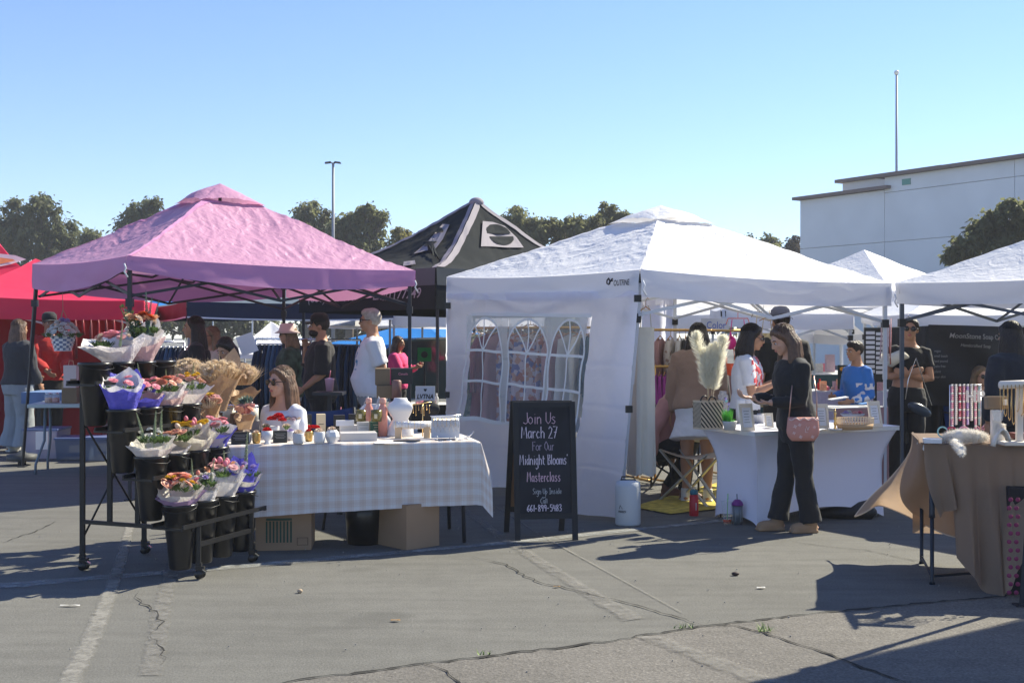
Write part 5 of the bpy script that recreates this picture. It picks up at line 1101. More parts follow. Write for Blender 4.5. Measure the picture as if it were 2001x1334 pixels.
# ---------------------------------------------------------------- plaid table
U, Wd = V((.974, .228, 0)), V((-.228, .974, 0)); T0 = V((-1.96, 7.95, 0)); TL, TD = 1.76, .76
tb_ = root("folding_table", "white folding table hidden under the plaid cloth", "table", T0+U*TL/2+Wd*TD/2)
def tp(a, b, z=0): return T0+U*a+Wd*b+V((0, 0, z))
Rt = Matrix((U, Wd, V((0, 0, 1)))).transposed(); wplast = mat("white table plastic", (.62, .62, .60), rough=.5)
mb = MB(); mb.box(tp(TL/2, TD/2, TZ-.025), (TL-.02, TD-.02, .035), Rt); mb.build("tabletop", wplast, tb_, smooth=False)
for a in (.12, TL-.10):
    for b in (.08, TD-.08):
        mb = MB(); mb.tube([tp(a, b, TZ-.04), tp(a+(.0 if a < 1 else .02), b, 0.01)], .014, 8); mb.build("leg", dkgrey, tb_)
def plaid_mat():
    m = mat("cream brown plaid cloth", (.5, .45, .4), rough=.85, trans=.12, bump=.4, bs=250, bd=.001, sheen=.1); n, L, p = nodes(m); tc = n.new("ShaderNodeTexCoord"); sp = n.new("ShaderNodeSeparateXYZ"); L.new(tc.outputs["UV"], sp.inputs[0])
    outs = []
    for ax in (0, 1):
        a = n.new("ShaderNodeMath"); a.operation = 'MULTIPLY'; a.inputs[1].default_value = 1/.084; L.new(sp.outputs[ax], a.inputs[0]); b = n.new("ShaderNodeMath"); b.operation = 'FRACT'; L.new(a.outputs[0], b.inputs[0])
        r = n.new("ShaderNodeValToRGB"); r.color_ramp.interpolation = 'CONSTANT'; L.new(b.outputs[0], r.inputs[0]); e = r.color_ramp.elements
        br, wh, dk, lt = (.60, .50, .43, 1), (.68, .66, .64, 1), (.50, .42, .36, 1), (.82, .80, .76, 1)
        stops = [(0, br), (.08, br), (.10, lt), (.115, br), (.30, dk), (.315, br), (.42, lt), (.435, br), (.52, wh), (.60, lt), (.615, wh), (.66, br), (.675, wh), (.86, lt), (.875, wh), (.93, dk), (.945, wh)]
        e[0].position = 0; e[0].color = br; e[1].position = stops[1][0]; e[1].color = stops[1][1]
        for pos, col in stops[2:]: q = e.new(pos); q.color = col
        outs.append(r.outputs[0])
    x = n.new("ShaderNodeMix"); x.data_type = 'RGBA'; x.inputs[0].default_value = .5; L.new(outs[0], x.inputs[6]); L.new(outs[1], x.inputs[7]); L.new(x.outputs[2], p.inputs["Base Color"])
    t = [k for k in n if k.type == 'BSDF_TRANSLUCENT']
    if t: L.new(x.outputs[2], t[0].inputs[0])
    return m
plaid = plaid_mat()
mb = MB(); FD, RD = .45, .26
def clothp(a, b):           # a across, b depth; beyond the table edge the cloth hangs
    oa = max(0, a-TL); ob = max(0, -b); z = TZ+.004; aa = min(a, TL); bb = max(b, 0); fold = .018*sin(a*7.0+1)+.010*sin(a*17)
    q = tp(aa, bb, z)
    if ob > 0: q = q + Wd*(-.012-.03*ob*1.5-fold*ob*1.4) + V((0, 0, -ob))
    if oa > 0: q = q + U*(.012+.18*oa+.012*sin(b*16)*oa*3) + V((0, 0, -oa*(1.0 if ob > 0 else 1.0)))
    if oa > 0 and ob > 0: q = tp(TL, 0, z)+U*(.02+oa*.30)-Wd*(.02+ob*.12)+V((0, 0, -max(oa, ob)-.35*min(oa, ob)))
    q.z += .0015*nz((a*30, b*30, 0)); q.z = max(q.z, .02); return q
na, nb_ = 96, 60; mb.grid(lambda u, v: clothp(-.0+(TL+RD)*u, -FD*(1+.10*(1-u)**2)+(FD*(1+.10*(1-u)**2)+TD-.01)*v), na, nb_, uvf=lambda u, v: ((TL+RD)*u, -FD+(FD+TD)*v))
o = mb.build("tablecloth", plaid, None, loc=tp(TL/2, TD/2, 0)); tag(o, "cream and brown plaid cloth draped over the jewellery and candle table", "tablecloth")
# boxes under the table
cardb = mat("cardboard", (.34, .22, .13), rough=.85, var=.08, vs=4)
def carton(label, x0, x1, y0, y1, dep, yaw, extra=None, m=cardb):
    D = F*CH/(y1-HY); c = at((x0+x1)/2, D, z=0); w_ = (x1-x0)*D/F; h_ = (y1-y0)*D/F; R = rotz(yaw); rt = root("cardboard_box", label, "box", c)
    mb = MB(); cc = c+R @ V((0, dep/2, 0))+V((0, 0, h_/2)); mb.box(cc, (w_, dep, h_), R); mb.build("carton", m, rt, smooth=False, bevel=.003)
    mb = MB(); mb.box(cc+V((0, 0, h_/2+.003)), (w_+.002, .05, .002), R); mb.build("packing_tape", mat("brown tape", (.40, .28, .16), rough=.3), rt, smooth=False)
    for s in (-1, 1):
        mb = MB(); mb.box(cc+R @ V((s*(w_*.25), 0, 0))+V((0, 0, h_/2+.0025)), (w_*.49, dep, .003), R); mb.build("flap", m, rt, smooth=False)
    return rt, c, w_, h_, R
rt, c, w_, h_, R = carton("cardboard box printed with green stripes under the plaid table", 500, 608, 988, 1075, .36, .10)
gp = mat("dark green box print", (.03, .075, .05), rough=.8); bp = mat("dark box print", (.06, .04, .03), rough=.8)
for k in range(8):
    mb = MB(); mb.box(c+R @ V(((-.30+k*.062)*w_, -.002, .42*h_)), (.03*w_, .001, .48*h_), R); mb.build("printed_stripe", gp, rt, smooth=False)
mb = MB(); mb.box(c+R @ V((-.08*w_, -.002, .70*h_)), (.46*w_, .001, .05*h_), R); mb.build("printed_stripe", gp, rt, smooth=False)
for s in ((.34, .12, .2, .008), (.34, .28, .2, .008), (.245, .2, .008, .16), (.435, .2, .008, .16)):
    mb = MB(); mb.box(c+R @ V((s[0]*w_, -.002, s[1]*h_)), (s[2]*w_, .001, s[3]*h_), R); mb.build("printed_frame", bp, rt, smooth=False)
carton("plain cardboard box with flaps at the right end under the plaid table", 786, 868, 984, 1070, .42, .75)
mb = MB(); c = gr(712, 1060); mb.lathe([(0, 0), (.12, 0), (.15, .38), (.145, .38), (.12, .02), (0, .02)], c, 28, cap=False); thing(mb, "black_bin", "black plastic bin under the plaid table beside the plain cardboard box", "bin", plastic, c)
# ---- goods on the plaid table
bd_black = mat("black box board", (.018, .02, .02), rough=.45); bd_white = mat("white box board", (.70, .68, .64), rough=.5); bd_green = mat("green box board", (.03, .10, .06), rough=.5); bd_cream = mat("cream box board", (.62, .52, .34), rough=.5); bd_grey = mat("pale grey box board", (.50, .48, .46), rough=.5)
ceram = mat("white ceramic", (.68, .68, .68), rough=.35); ceramm = mat("matte grey white ceramic", (.55, .56, .57), rough=.7)
glassg = mat("amber glass", (.16, .13, .02), rough=.08, alpha=.85, spec=.8); goldg = mat("gold votive glass", (.55, .36, .12), rough=.25, metal=.5); clearg = mat("clear glass", (.8, .82, .82), rough=.05, alpha=.25, spec=.9)
tiny = mat("fine grey print", (.30, .30, .30), rough=.8)
def lines(c, w_, h_, R, m, n=4, name="printed_lines", y=-.0015, frac=.7, zc=.55):
    for k in range(n): mb = MB(); mb.box(c+R @ V((0, y, 0))+V((0, 0, h_*(zc+.25-.5*k/n))), (w_*frac*(1-.25*(k % 2)), .0008, max(.002, h_*.03)), R); mb.build(name, m, None if False else curpar, smooth=False)
for i, (x0, x1, y0, y1, lab) in enumerate(((451, 487, 844, 869, "black slipcase box at the left corner of the plaid table"), (533, 562, 842, 866, "black box between the red carnation cup and the white pots"))):
    o, c, w_, h_, R = bx("black_box", lab, "box", x0, x1, y0, y1, bd_black, .07, grp="black boxes on the plaid table"); curpar = o; lines(c, w_, h_, R, tiny, 4)
def pot(name, label, x0, x1, y0, y1, m, flower=None, fcol='cream', fs=1.0, prof=None, cat="pot", grp="potted carnations on the plaid table", nfl=1):
    D = F*(CH-TZ-.005)/(y1-HY); c = at((x0+x1)/2, D, z=TZ+.005); r = (x1-x0)*D/F/2; h_ = (y1-y0)*D/F; rt = root(name, label, cat, c, grp)
    P = prof or [(.62, 0), (.9, .06), (1, .3), (1, .92), (.96, 1), (.86, 1), (.86, .85), (0, .85)]
    mb = MB(); mb.lathe([(0, 0)]+[(a*r, b*h_) for a, b in P], c, 24, cap=False); mb.build("cup", m, rt)
    if flower:
        for j in range(nfl):
            a = j*2.1; put('carn', fm[fcol], rt, c+V((cos(a)*r*.5*(nfl > 1), sin(a)*r*.5*(nfl > 1), h_*.95)), r*.95*fs)
    return rt, c, r, h_
foot = [(.55, 0), (.62, .04), (.35, .2), (.75, .4), (1, .65), (1, 1), (.9, 1), (.9, .85), (0, .8)]
pot("candle_cup", "cream cup with pale carnation behind the left black box", 472, 491, 845, 866, ceramm, 1, 'cream')
pot("candle_cup", "gold votive glass with white carnation right of the left black box", 493, 509, 845, 866, goldg, 1, 'cream')
pot("candle_cup", "white footed cup holding a red carnation", 511, 533, 841, 867, ceram, 1, 'red', prof=foot)
pot("candle_cup", "small white pot with a lilac flower behind the second black box", 560, 575, 842, 860, ceram, 1, 'lilac')
pot("candle_cup", "grey white cup topped by a cream flower, middle of the pots", 572, 594, 846, 867, ceramm, 1, 'cream')
pot("candle_cup", "small gold votive glass with a red carnation between two white cups", 596, 611, 842, 862, goldg, 1, 'red')
pot("candle_cup", "white pot with cream flower in front of red carnations", 613, 635, 843, 866, ceram, 1, 'cream')
rt, c, r, h_ = pot("red_carnations", "loose red carnations with greenery standing behind the footed cup", 526, 546, 832, 856, ceramm, None)
for dx, dy, dz, s in ((-.02, 0, .13, .04), (.03, .01, .15, .045), (.06, -.01, .125, .035), (.0, .03, .14, .035)): put('carn', fm['red'], rt, c+V((dx, dy, dz)), s)
for dx in (-.06, .09): put('carn', fm['cream'], rt, c+V((dx, 0, .08)), .035); put('leaf', grn, rt, c+V((dx, 0, .06)), .05)
rt, c, r, h_ = pot("flower_planter", "long white planter packed with pale pink flowers behind the pots", 548, 594, 818, 852, ceram, None, prof=[(.9, 0), (1, .1), (1, 1), (.95, 1), (.9, .8), (0, .8)], grp=None)
for j in range(26):
    a = j*2.4; q = sqrt(j/26); put('carn', fm['dusty'] if j % 3 else fm['cream'], rt, c+V((cos(a)*q*r*1.15, sin(a)*q*r, h_*.95+.02*(1-q))), .026)
for dx in (.095, .125, .15):
    c = onT(598, 852)+V((dx-.08, .05, 0)); m_ = MB(); rt = root("red_carnation", "red carnation on a short stem, %s of three in a row among the cups" % {.095: "left", .125: "middle", .15: "right"}[dx], "flower", c, "red carnations among the cups"); put('carn', fm['red'], rt, c+V((0, 0, .055)), .032); mb = MB(); mb.tube([c, c+V((0, 0, .05))], .003, 5); mb.build("stem", grn, rt)
# geometric pot
D = F*.76/(866-HY); c = at(649, D, z=TZ+.005); mb = MB(); r = .053
mb.lathe([(0, 0), (r*.6, 0), (r, .045), (r*.85, .075), (r*.55, .09), (r*.5, .06), (0, .06)], c, 7, cap=False); rt = root("geometric_pot", "white faceted pot with a pale flower at the right end of the pots", "pot", c); mb.build("pot", ceram, rt, smooth=False); put('carn', fm['cream'], rt, c+V((0, 0, .085)), .035)
for x0, x1, y0, y1, m, lab in ((593, 610, 810, 848, bd_black, "tall black candle box behind the white pots"), (618, 637, 809, 848, bd_cream, "tall cream candle box behind the white pots"), (652, 675, 811, 846, bd_black, "dark box right of the tall cream candle box"), (681, 700, 809, 846, bd_black, "dark box left of the amber candles")):
    o, c, w_, h_, R = bx("candle_box", lab, "box", x0, x1, y0, y1, m, .06, grp="tall candle boxes"); curpar = o; lines(c, w_, h_, R, bd_cream if m is bd_black else bd_black, 2, zc=.25, frac=.5)
o, c, w_, h_, R = bx("gift_box", "wide pale grey box lying at the middle front of the plaid table", "box", 664, 739, 846, 863, bd_grey, .17, yaw=.2)
o, c, w_, h_, R = bx("gift_box", "white gift box behind the wide pale box", "box", 664, 706, 831, 851, bd_white, .10)
bx("folded_card", "white folded name card standing on the gift boxes", "card", 657, 692, 821, 832, mat("white card", (.75, .75, .76), rough=.6), .03, D=8.7)
o, c, w_, h_, R = bx("candle_box", "white candle box under the left amber candle", "box", 698, 723, 824, 852, bd_white, .09, grp="tall candle boxes"); curpar = o; lines(c, w_, h_, R, tiny, 2)
o, c, w_, h_, R = bx("candle_box", "dark green candle box under the right amber candle", "box", 723, 749, 824, 853, bd_green, .09, grp="tall candle boxes"); curpar = o; lines(c, w_, h_, R, bd_cream, 3, frac=.5)
for x0, x1, lab in ((695, 715, "left amber glass candle on the white box"), (725, 746, "right amber glass candle on the green box")):
    D = 8.62; c = at((x0+x1)/2, D, 823); r = (x1-x0)*D/F/2; rt = root("amber_candle", lab, "candle", c, "amber candles"); mb = MB(); mb.lathe([(0, 0), (r, 0), (r*1.03, .085), (r*.93, .085), (r*.9, .05), (0, .05)], c, 24, cap=False); mb.build("glass", glassg, rt)
    mb = MB(); mb.lathe([(0, .05), (r*.88, .05)], c, 20); mb.build("wax", mat("wax", (.6, .5, .3), rough=.5), rt); m_ = MB(); m_.box(c+V((0, -r*1.01, .04)), (.022, .002, .032)); m_.build("paper_label", bd_cream, rt, smooth=False)
rosem = mat("rose pink bottle", (.62, .26, .20), rough=.3, coat=.3)
for x0, x1, y0, y1, lab in ((739, 757, 779, 853, "tall rose pink bottle beside the white bust"), (712, 729, 779, 850, "rose pink bottle tucked between the amber candles")):
    D = F*.76/(y1-HY); c = at((x0+x1)/2, D, z=TZ+.005); r = (x1-x0)*D/F/2; h_ = (y1-y0)*D/F; rt = root("pink_bottle", lab, "bottle", c, "rose pink bottles"); mb = MB(); mb.lathe([(0, 0), (r, 0), (r, .72*h_), (r*.6, .82*h_), (r*.6, .86*h_), (0, .86*h_)], c, 24); mb.build("flask", rosem, rt); mb = MB(); mb.lathe([(r*.66, .86*h_), (r*.7, .88*h_), (r*.7, .98*h_), (r*.6, h_), (0, h_)], c, 24); mb.build("cap", mat("rose cap", (.7, .36, .28), rough=.4), rt)
# jewellery busts: lofted neck shape
def bust(label, x, y1, m, h_=.28, w_=.19, yaw=0):
    D = F*.76/(y1-HY); c = at(x, D, z=TZ+.005); rt = root("necklace_bust", label, "display bust", c, "jewellery busts"); R = rotz(yaw); mb = MB(); rr = []
    for t, ww, dd, yo in ((0, .50, .30, 0), (.04, .52, .30, 0), (.18, .50, .20, .02), (.35, .38, .13, .02), (.45, .30, .12, .015), (.62, .44, .11, -.01), (.75, .50, .10, -.02), (.86, .46, .10, .0), (.93, .28, .11, .02), (1.0, .25, .12, .03)):
        rr.append((c+R @ V((0, yo, 0))+V((0, 0, t*h_)), R @ V((ww*w_, 0, 0)), R @ V((0, dd*w_, 0))))
    mb.loft(rr, 20); mb.build("bust_form", m, rt); return rt, c
velw = mat("white leatherette", (.72, .70, .68), rough=.5); velb = mat("black velvet", (.012, .012, .015), rough=.8)
bust("white scalloped jewellery bust on the plaid table", 782, 853, velw); bust("black jewellery bust behind the white roll display", 838, 845, velb, .24, .17)
# bracelet roll display
c = onT(805, 858); rt = root("bracelet_roll", "white horizontal roll displaying rings and bracelets", "jewellery display", c); a, b = onT(769, 858)+V((0, .02, .10)), onT(843, 857)+V((0, .02, .10))
mb = MB(); mb.tube([a, b], .028, 16); mb.build("padded_roll", velw, rt)
for k in range(12): p = lerp(a, b, (k+.5)/12); mb = MB(); mb.lathe([(.0295, -.001), (.031, 0), (.0295, .001)], p, 20, R=(b-a).to_track_quat('Z', 'Y').to_matrix(), cap=False); mb.build("bracelet", (gold, silver)[k % 2], rt)
for p in (lerp(a, b, .12), lerp(a, b, .88)): mb = MB(); mb.box(p-V((0, 0, .055)), (.045, .05, .085)); mb.build("stand_foot", mat("pale wood", (.6, .42, .25), rough=.6), rt, smooth=False, bevel=.003)
c = onT(826, 853); rt = root("earring_tree", "small gold T-bar stand hung with earrings above the roll display", "jewellery display", c)
mb = MB(); mb.tube([c, c+V((0, 0, .24))], .004, 8); mb.build("post", gold, rt); mb = MB(); mb.tube([c+V((-.10, 0, .235)), c+V((.06, .02, .255))], .004, 8); mb.build("crossbar", gold, rt)
for k in range(8): p = c+V((-.09+k*.02, 0, .235)); mb = MB(); mb.tube([p, p-V((0, 0, .03+.02*(k % 3)))], .0015, 4); mb.ell(p-V((0, 0, .036+.02*(k % 3))), .004, None, 6, 4); mb.build("earring", gold, rt)
# necklace board
c = onT(870, 858); rt = root("necklace_board", "upright pale grey board hung with fine necklaces", "jewellery display", c); Rn = rotz(.15) @ rotx(.12)
mb = MB(); mb.box(c+V((0, .02, .085)), (.205, .012, .155), Rn); mb.build("board", mat("pale grey velvet", (.50, .53, .58), rough=.8), rt, smooth=False, bevel=.003)
for k in range(18):
    p = c+Rn @ V((-.09+k*.0106, -.008, .155))+V((0, .02, 0)); mb = MB(); mb.tube([p, p-V((0, .004, .06+.04*((k*7) % 3)/2))], .0016, 4); mb.build("necklace", (gold, silver, silver)[k % 3], rt)
mb = MB(); mb.tube([c+V((-.11, .03, .165)), c+V((.11, .045, .17))], .005, 6); mb.build("top_rail", silver, rt)
for x, y, w_, lab in ((795, 863, .19, "thin black tray lying on the front edge of the plaid table"), (870, 861, .15, "oval dark tray of jewellery in front of the necklace board")):
    c = onT(x, y); mb = MB(); mb.lathe([(0, .002), (w_*.48, .002), (w_*.52, .012), (w_*.5, .012), (w_*.47, .005), (0, .005)], c, 28, sq=.4, cap=False); thing(mb, "display_tray", lab, "tray", mat("dark slate tray", (.05, .05, .055), rough=.35), c, "flat display trays")
rdj = random.Random(6)
for k, (x, y) in enumerate(((852, 858), (862, 861), (878, 860), (888, 857), (900, 859), (912, 856))):
    c = onT(x, y, TZ+.012); mb = MB(); mb.lathe([(.012, -.001), (.0135, 0), (.012, .001)], c+V((0, 0, .012)), 16, R=Matrix.Rotation(rdj.uniform(.3, 1.4), 3, 'X') @ Matrix.Rotation(rdj.uniform(0, 3), 3, 'Y'), cap=False); mb.tube([c+V((.02*cos(t), .012*sin(t), 0)) for t in [i*.6 for i in range(10)]], .0022, 4)
    thing(mb, "bracelet", "silver chain bracelet, %s along the right corner of the plaid table" % ("first from the left", "second", "third", "fourth", "fifth", "last on the right")[k], "bracelet", silver, c, "silver jewellery at the plaid table corner")
c = onT(915, 858); mb = MB()
for s in (0, 1): mb.tube([c+V((-.03+s*.02, 0, .004)), c+V((.015+s*.02, 0, .03+.015*s)), c+V((.035, .0, .05))], .003, 6); mb.ell(c+V((.035, 0, .05)), .007, None, 8, 6)
thing(mb, "ring_holder", "small silver branch ring holder at the right corner of the plaid table", "ring holder", silver, c)
mb = MB(); c = onT(760, 866); mb.box(c+V((0, 0, .004)), (.20, .07, .003), rotz(.1)); thing(mb, "paper_sheet", "white paper sheet lying under the black tray", "paper", M["white card"], c, smooth=False)
# ---------------------------------------------------------------- stroke lettering for the chalkboard
GL = {'J': ([(.55, 1), (.55, .15), (.35, 0), (.1, .12)],), 'o': ([(.3, .6), (.08, .45), (.08, .15), (.3, 0), (.5, .15), (.5, .45), (.3, .6)],), 'i': ([(.2, .6), (.2, 0)], [(.2, .8), (.21, .84)]), 'n': ([(.08, .6), (.08, 0)], [(.08, .4), (.3, .6), (.48, .45), (.48, 0)]),
 'U': ([(.05, 1), (.05, .25), (.28, 0), (.52, .25), (.55, 1)],), 's': ([(.45, .52), (.25, .62), (.1, .48), (.28, .32), (.45, .18), (.3, 0), (.06, .08)],), 'M': ([(.02, 0), (.1, 1), (.35, .3), (.6, 1), (.7, 0)],), 'a': ([(.46, .6), (.2, .58), (.06, .3), (.2, 0), (.42, .15), (.46, .6), (.48, 0)],),
 'r': ([(.1, .6), (.1, 0)], [(.1, .38), (.25, .58), (.42, .55)]), 'c': ([(.45, .5), (.25, .6), (.07, .3), (.22, 0), (.45, .1)],), 'h': ([(.08, 1), (.08, 0)], [(.08, .4), (.28, .6), (.46, .45), (.46, 0)]), '2': ([(.06, .8), (.25, 1), (.5, .8), (.4, .5), (.04, 0), (.55, 0)],), '7': ([(.05, 1), (.55, 1), (.2, 0)], [(.15, .5), (.5, .5)]),
 'F': ([(.1, 0), (.1, 1), (.55, .97)], [(.1, .55), (.45, .55)]), 'O': ([(.3, 1), (.05, .7), (.05, .3), (.3, 0), (.55, .3), (.55, .7), (.3, 1)],), 'u': ([(.08, .6), (.08, .15), (.28, 0), (.46, .2), (.46, .6), (.48, 0)],), "'": ([(.1, 1), (.06, .85)],), 'd': ([(.46, .5), (.2, .58), (.06, .3), (.2, 0), (.42, .15), (.46, 1), (.48, 0)],),
 'g': ([(.46, .6), (.2, .58), (.06, .3), (.2, 0), (.42, .15), (.46, .6), (.46, -.3), (.2, -.45), (.08, -.3)],), 't': ([(.2, .9), (.2, .1), (.4, 0)], [(.02, .6), (.42, .6)]), 'B': ([(.08, 0), (.08, 1), (.4, .95), (.45, .7), (.1, .52), (.5, .4), (.5, .1), (.08, 0)],), 'l': ([(.12, 1), (.12, 0)],), 'm': ([(.05, .6), (.05, 0)], [(.05, .45), (.2, .6), (.33, .45), (.33, 0)], [(.33, .45), (.48, .6), (.62, .45), (.62, 0)]),
 'e': ([(.08, .32), (.46, .34), (.38, .58), (.18, .58), (.06, .3), (.2, 0), (.45, .08)],), 'S': ([(.5, .85), (.3, 1), (.08, .8), (.25, .55), (.5, .35), (.4, .05), (.05, .08)],), 'p': ([(.1, .6), (.1, -.4)], [(.1, .4), (.3, .6), (.48, .35), (.3, 0), (.1, .12)]), 'I': ([(.2, 1), (.2, 0)], [(.02, 1), (.38, 1)], [(.02, 0), (.38, 0)]), 'C': ([(.5, .85), (.3, 1), (.06, .6), (.1, .2), (.3, 0), (.52, .12)],),
 '6': ([(.45, 1), (.12, .6), (.06, .25), (.25, 0), (.48, .2), (.35, .45), (.08, .3)],), '1': ([(.2, 1), (.2, 0)],), '-': ([(.05, .45), (.38, .45)],), '8': ([(.45, .9), (.2, 1), (.1, .75), (.45, .35), (.4, .05), (.12, .05), (.1, .35), (.45, .75), (.45, .9)],), '9': ([(.45, .6), (.2, .5), (.08, .75), (.25, 1), (.45, .9), (.45, .6), (.38, 0)],),
 '5': ([(.5, 1), (.12, 1), (.1, .6), (.4, .6), (.5, .3), (.35, 0), (.05, .05)],), '4': ([(.1, 1), (.05, .45), (.52, .45)], [(.42, .9), (.42, 0)]), '3': ([(.06, .95), (.4, 1), (.45, .75), (.2, .55), (.5, .35), (.4, .03), (.05, .03)],), ' ': ()}
GW = {'M': .82, 'm': .72, 'i': .36, 'l': .28, "'": .22, '1': .36, 't': .48, 'r': .48, ' ': .42, 'I': .45}
def write_on(plane, txt, x0, x1, base, h, m, parent, w_=.0022, seed=0):
    """plane(x, z): board surface point for local metres"""
    rd = random.Random(seed); tot = sum(GW.get(ch, .60) for ch in txt); k = (x1-x0)/tot; x = x0; mb = MB()
    for ch in txt:
        for stt in GL[ch]:
            P = [(x+px_*k+rd.uniform(-.001, .001), base+pz_*h+rd.uniform(-.001, .001)) for px_, pz_ in stt]; vs = []
            for i, (a, b) in enumerate(P):
                c, d = P[max(i-1, 0)], P[min(i+1, len(P)-1)]; t = V((d[0]-c[0], d[1]-c[1])).normalized(); n_ = (-t.y*w_, t.x*w_)
                vs += [plane(a+n_[0], b+n_[1]), plane(a-n_[0], b-n_[1])]
            mb.add(vs, [(2*i, 2*i+1, 2*i+3, 2*i+2) for i in range(len(P)-1)])
        x += GW.get(ch, .60)*k
    return mb.build("lettering", m, parent, smooth=False)
chalk = [mat("chalk white", (.66, .58, .66), rough=.9), mat("chalk lilac", (.36, .30, .38), rough=.9), mat("chalk pink", (.62, .42, .50), rough=.9), mat("chalk pale", (.42, .44, .46), rough=.9)]
cbf = mat("black stained wood frame", (.012, .013, .015), rough=.6, bump=.3, bs=30, stretch=(8, 8, 1)); cbs = mat("chalkboard slate", (.016, .018, .024), rough=.8, var=.5, vs=5)
cb = root("chalkboard_sign", "black A-frame chalkboard with handwritten class notice in front of the white wall", "chalkboard", V((.20, 8.65, 0)))
th = radians(7); r_ = V((cos(th), sin(th), 0)); n_ = V((sin(th), -cos(th), 0)); ft = V((.022, 8.52, 0)); Wb = .462; slope = .135/1.0
def bp_(x, z, off=0):     # front leaf plane: x along, z height
    return ft + r_*x + V((0, 0, z)) - n_*(slope*z) + n_*off
def leaf_(front=True):
    P = (lambda x, z, o=0: bp_(x, z, o)) if front else (lambda x, z, o=0: bp_(x, z)-n_*(.38-2*slope*z+.03)-r_*.035*(1-z)-n_*o)
    for x in (.02, Wb-.02):
        mb = MB(); mb.bar(P(x, 0.0), P(x, 1.0), .04, .022) if False else mb.add([P(x+dx, z, dy) for z in (0, 1.0) for dx, dy in ((-.02, .012), (.02, .012), (.02, -.012), (-.02, -.012))], [(0, 3, 2, 1), (4, 5, 6, 7), (0, 1, 5, 4), (1, 2, 6, 5), (2, 3, 7, 6), (3, 0, 4, 7)]); mb.build("frame_stile", cbf, cb, smooth=False)
    for z in (.98, .175):
        mb = MB(); mb.add([P(x, z+dz, dy) for x in (.0405, Wb-.0405) for dz, dy in ((-.02, .0115), (.02, .0115), (.02, -.0115), (-.02, -.0115))], [(0, 1, 2, 3), (7, 6, 5, 4), (0, 4, 5, 1), (1, 5, 6, 2), (2, 6, 7, 3), (3, 7, 4, 0)]); mb.build("frame_rail", cbf, cb, smooth=False)
    mb = MB(); mb.add([P(x, z, dy) for z in (.16, .99) for x, dy in ((.035, .005), (Wb-.035, .005), (Wb-.035, -.005), (.035, -.005))], [(0, 3, 2, 1), (4, 5, 6, 7), (0, 1, 5, 4), (1, 2, 6, 5), (2, 3, 7, 6), (3, 0, 4, 7)]); mb.build("slate_panel", cbs if front else mat("hardboard back", (.20, .12, .07), rough=.8), cb, smooth=False)
leaf_(True); leaf_(False)
def BX(px, py):
    for _ in range(1): pass
    lo = ft; z = .5; x = .2
    for _ in range(12):
        p = bp_(x, z, .007); ex = px-(CX+p.x*F/p.y); ey = py-(HY-(p.z-CH)*F/p.y); x += ex*p.y/F; z -= ey*p.y/F
    return x, z
for txt, xa, xb, yb, yt, c, w_ in (("Join Us", 1021, 1087, 828, 805, 2, .0024), ("March 27", 1019, 1089, 856, 833, 0, .003), ("For Our", 1040, 1083, 880, 862, 1, .0022), ("'Midnight Blooms'", 1013, 1110, 908, 887, 0, .0028), ("Masterclass", 1030, 1096, 941, 921, 2, .0028), ("Sign Up Inside", 1041, 1098, 965, 953, 3, .0018), ("or", 1059, 1067, 973, 969, 3, .0014), ("Call", 1056, 1070, 983, 973, 3, .0018), ("661-899-5483", 1030, 1098, 999, 985, 0, .003)):
    a = BX(xa, yb); b = BX(xb, yt); write_on(lambda x, z: bp_(x, z, .0065), txt, a[0], b[0], a[1], b[1]-a[1], chalk[c], cb, w_, len(txt))
# white drybag bucket
c = gr(1227, 1024); bgm = mat("white coated fabric", (.55, .58, .60), rough=.5, bump=.4, bs=8, bd=.02); rt = root("dry_bag", "white cylindrical weight bag with black logo at the foot of the tent leg", "bag", c)
mb = MB(); mb.lathe([(0, 0), (.095, .0), (.10, .012), (.1, .30), (.094, .335), (.06, .35), (0, .352)], c, 32); mb.build("bag_shell", bgm, rt)
mb = MB(); mb.tube([c+V((-.05, 0, .345)), c+V((-.048, 0, .375)), c+V((.048, 0, .375)), c+V((.05, 0, .345))], .007, 6); mb.tube([c+V((-.06, -.02, .352)), c+V((.06, -.02, .352))], .008, 6); mb.build("handle", blackm, rt)
def cylf(u, v): a = -pi/2-.9+u*1.8; return c+V((cos(a)*.1015, sin(a)*.1015, v))
vs, fs = text_mesh("REED", shear=.2, bold=.03); mb = MB(); mb.add([cylf(-.02+.42*p.x/2.6, .105+p.y*.022) for p in vs], fs); mb.build("lettering", ink, rt, smooth=False)
mb = MB(); mb.add([cylf(.03, .132), cylf(.06, .132), cylf(.10, .158), cylf(.09, .165)], [(0, 1, 2, 3)]); mb.add([cylf(.09, .165), cylf(.10, .158), cylf(.20, .132), cylf(.22, .132)], [(0, 1, 2, 3)]); mb.build("logo", ink, rt, smooth=False)
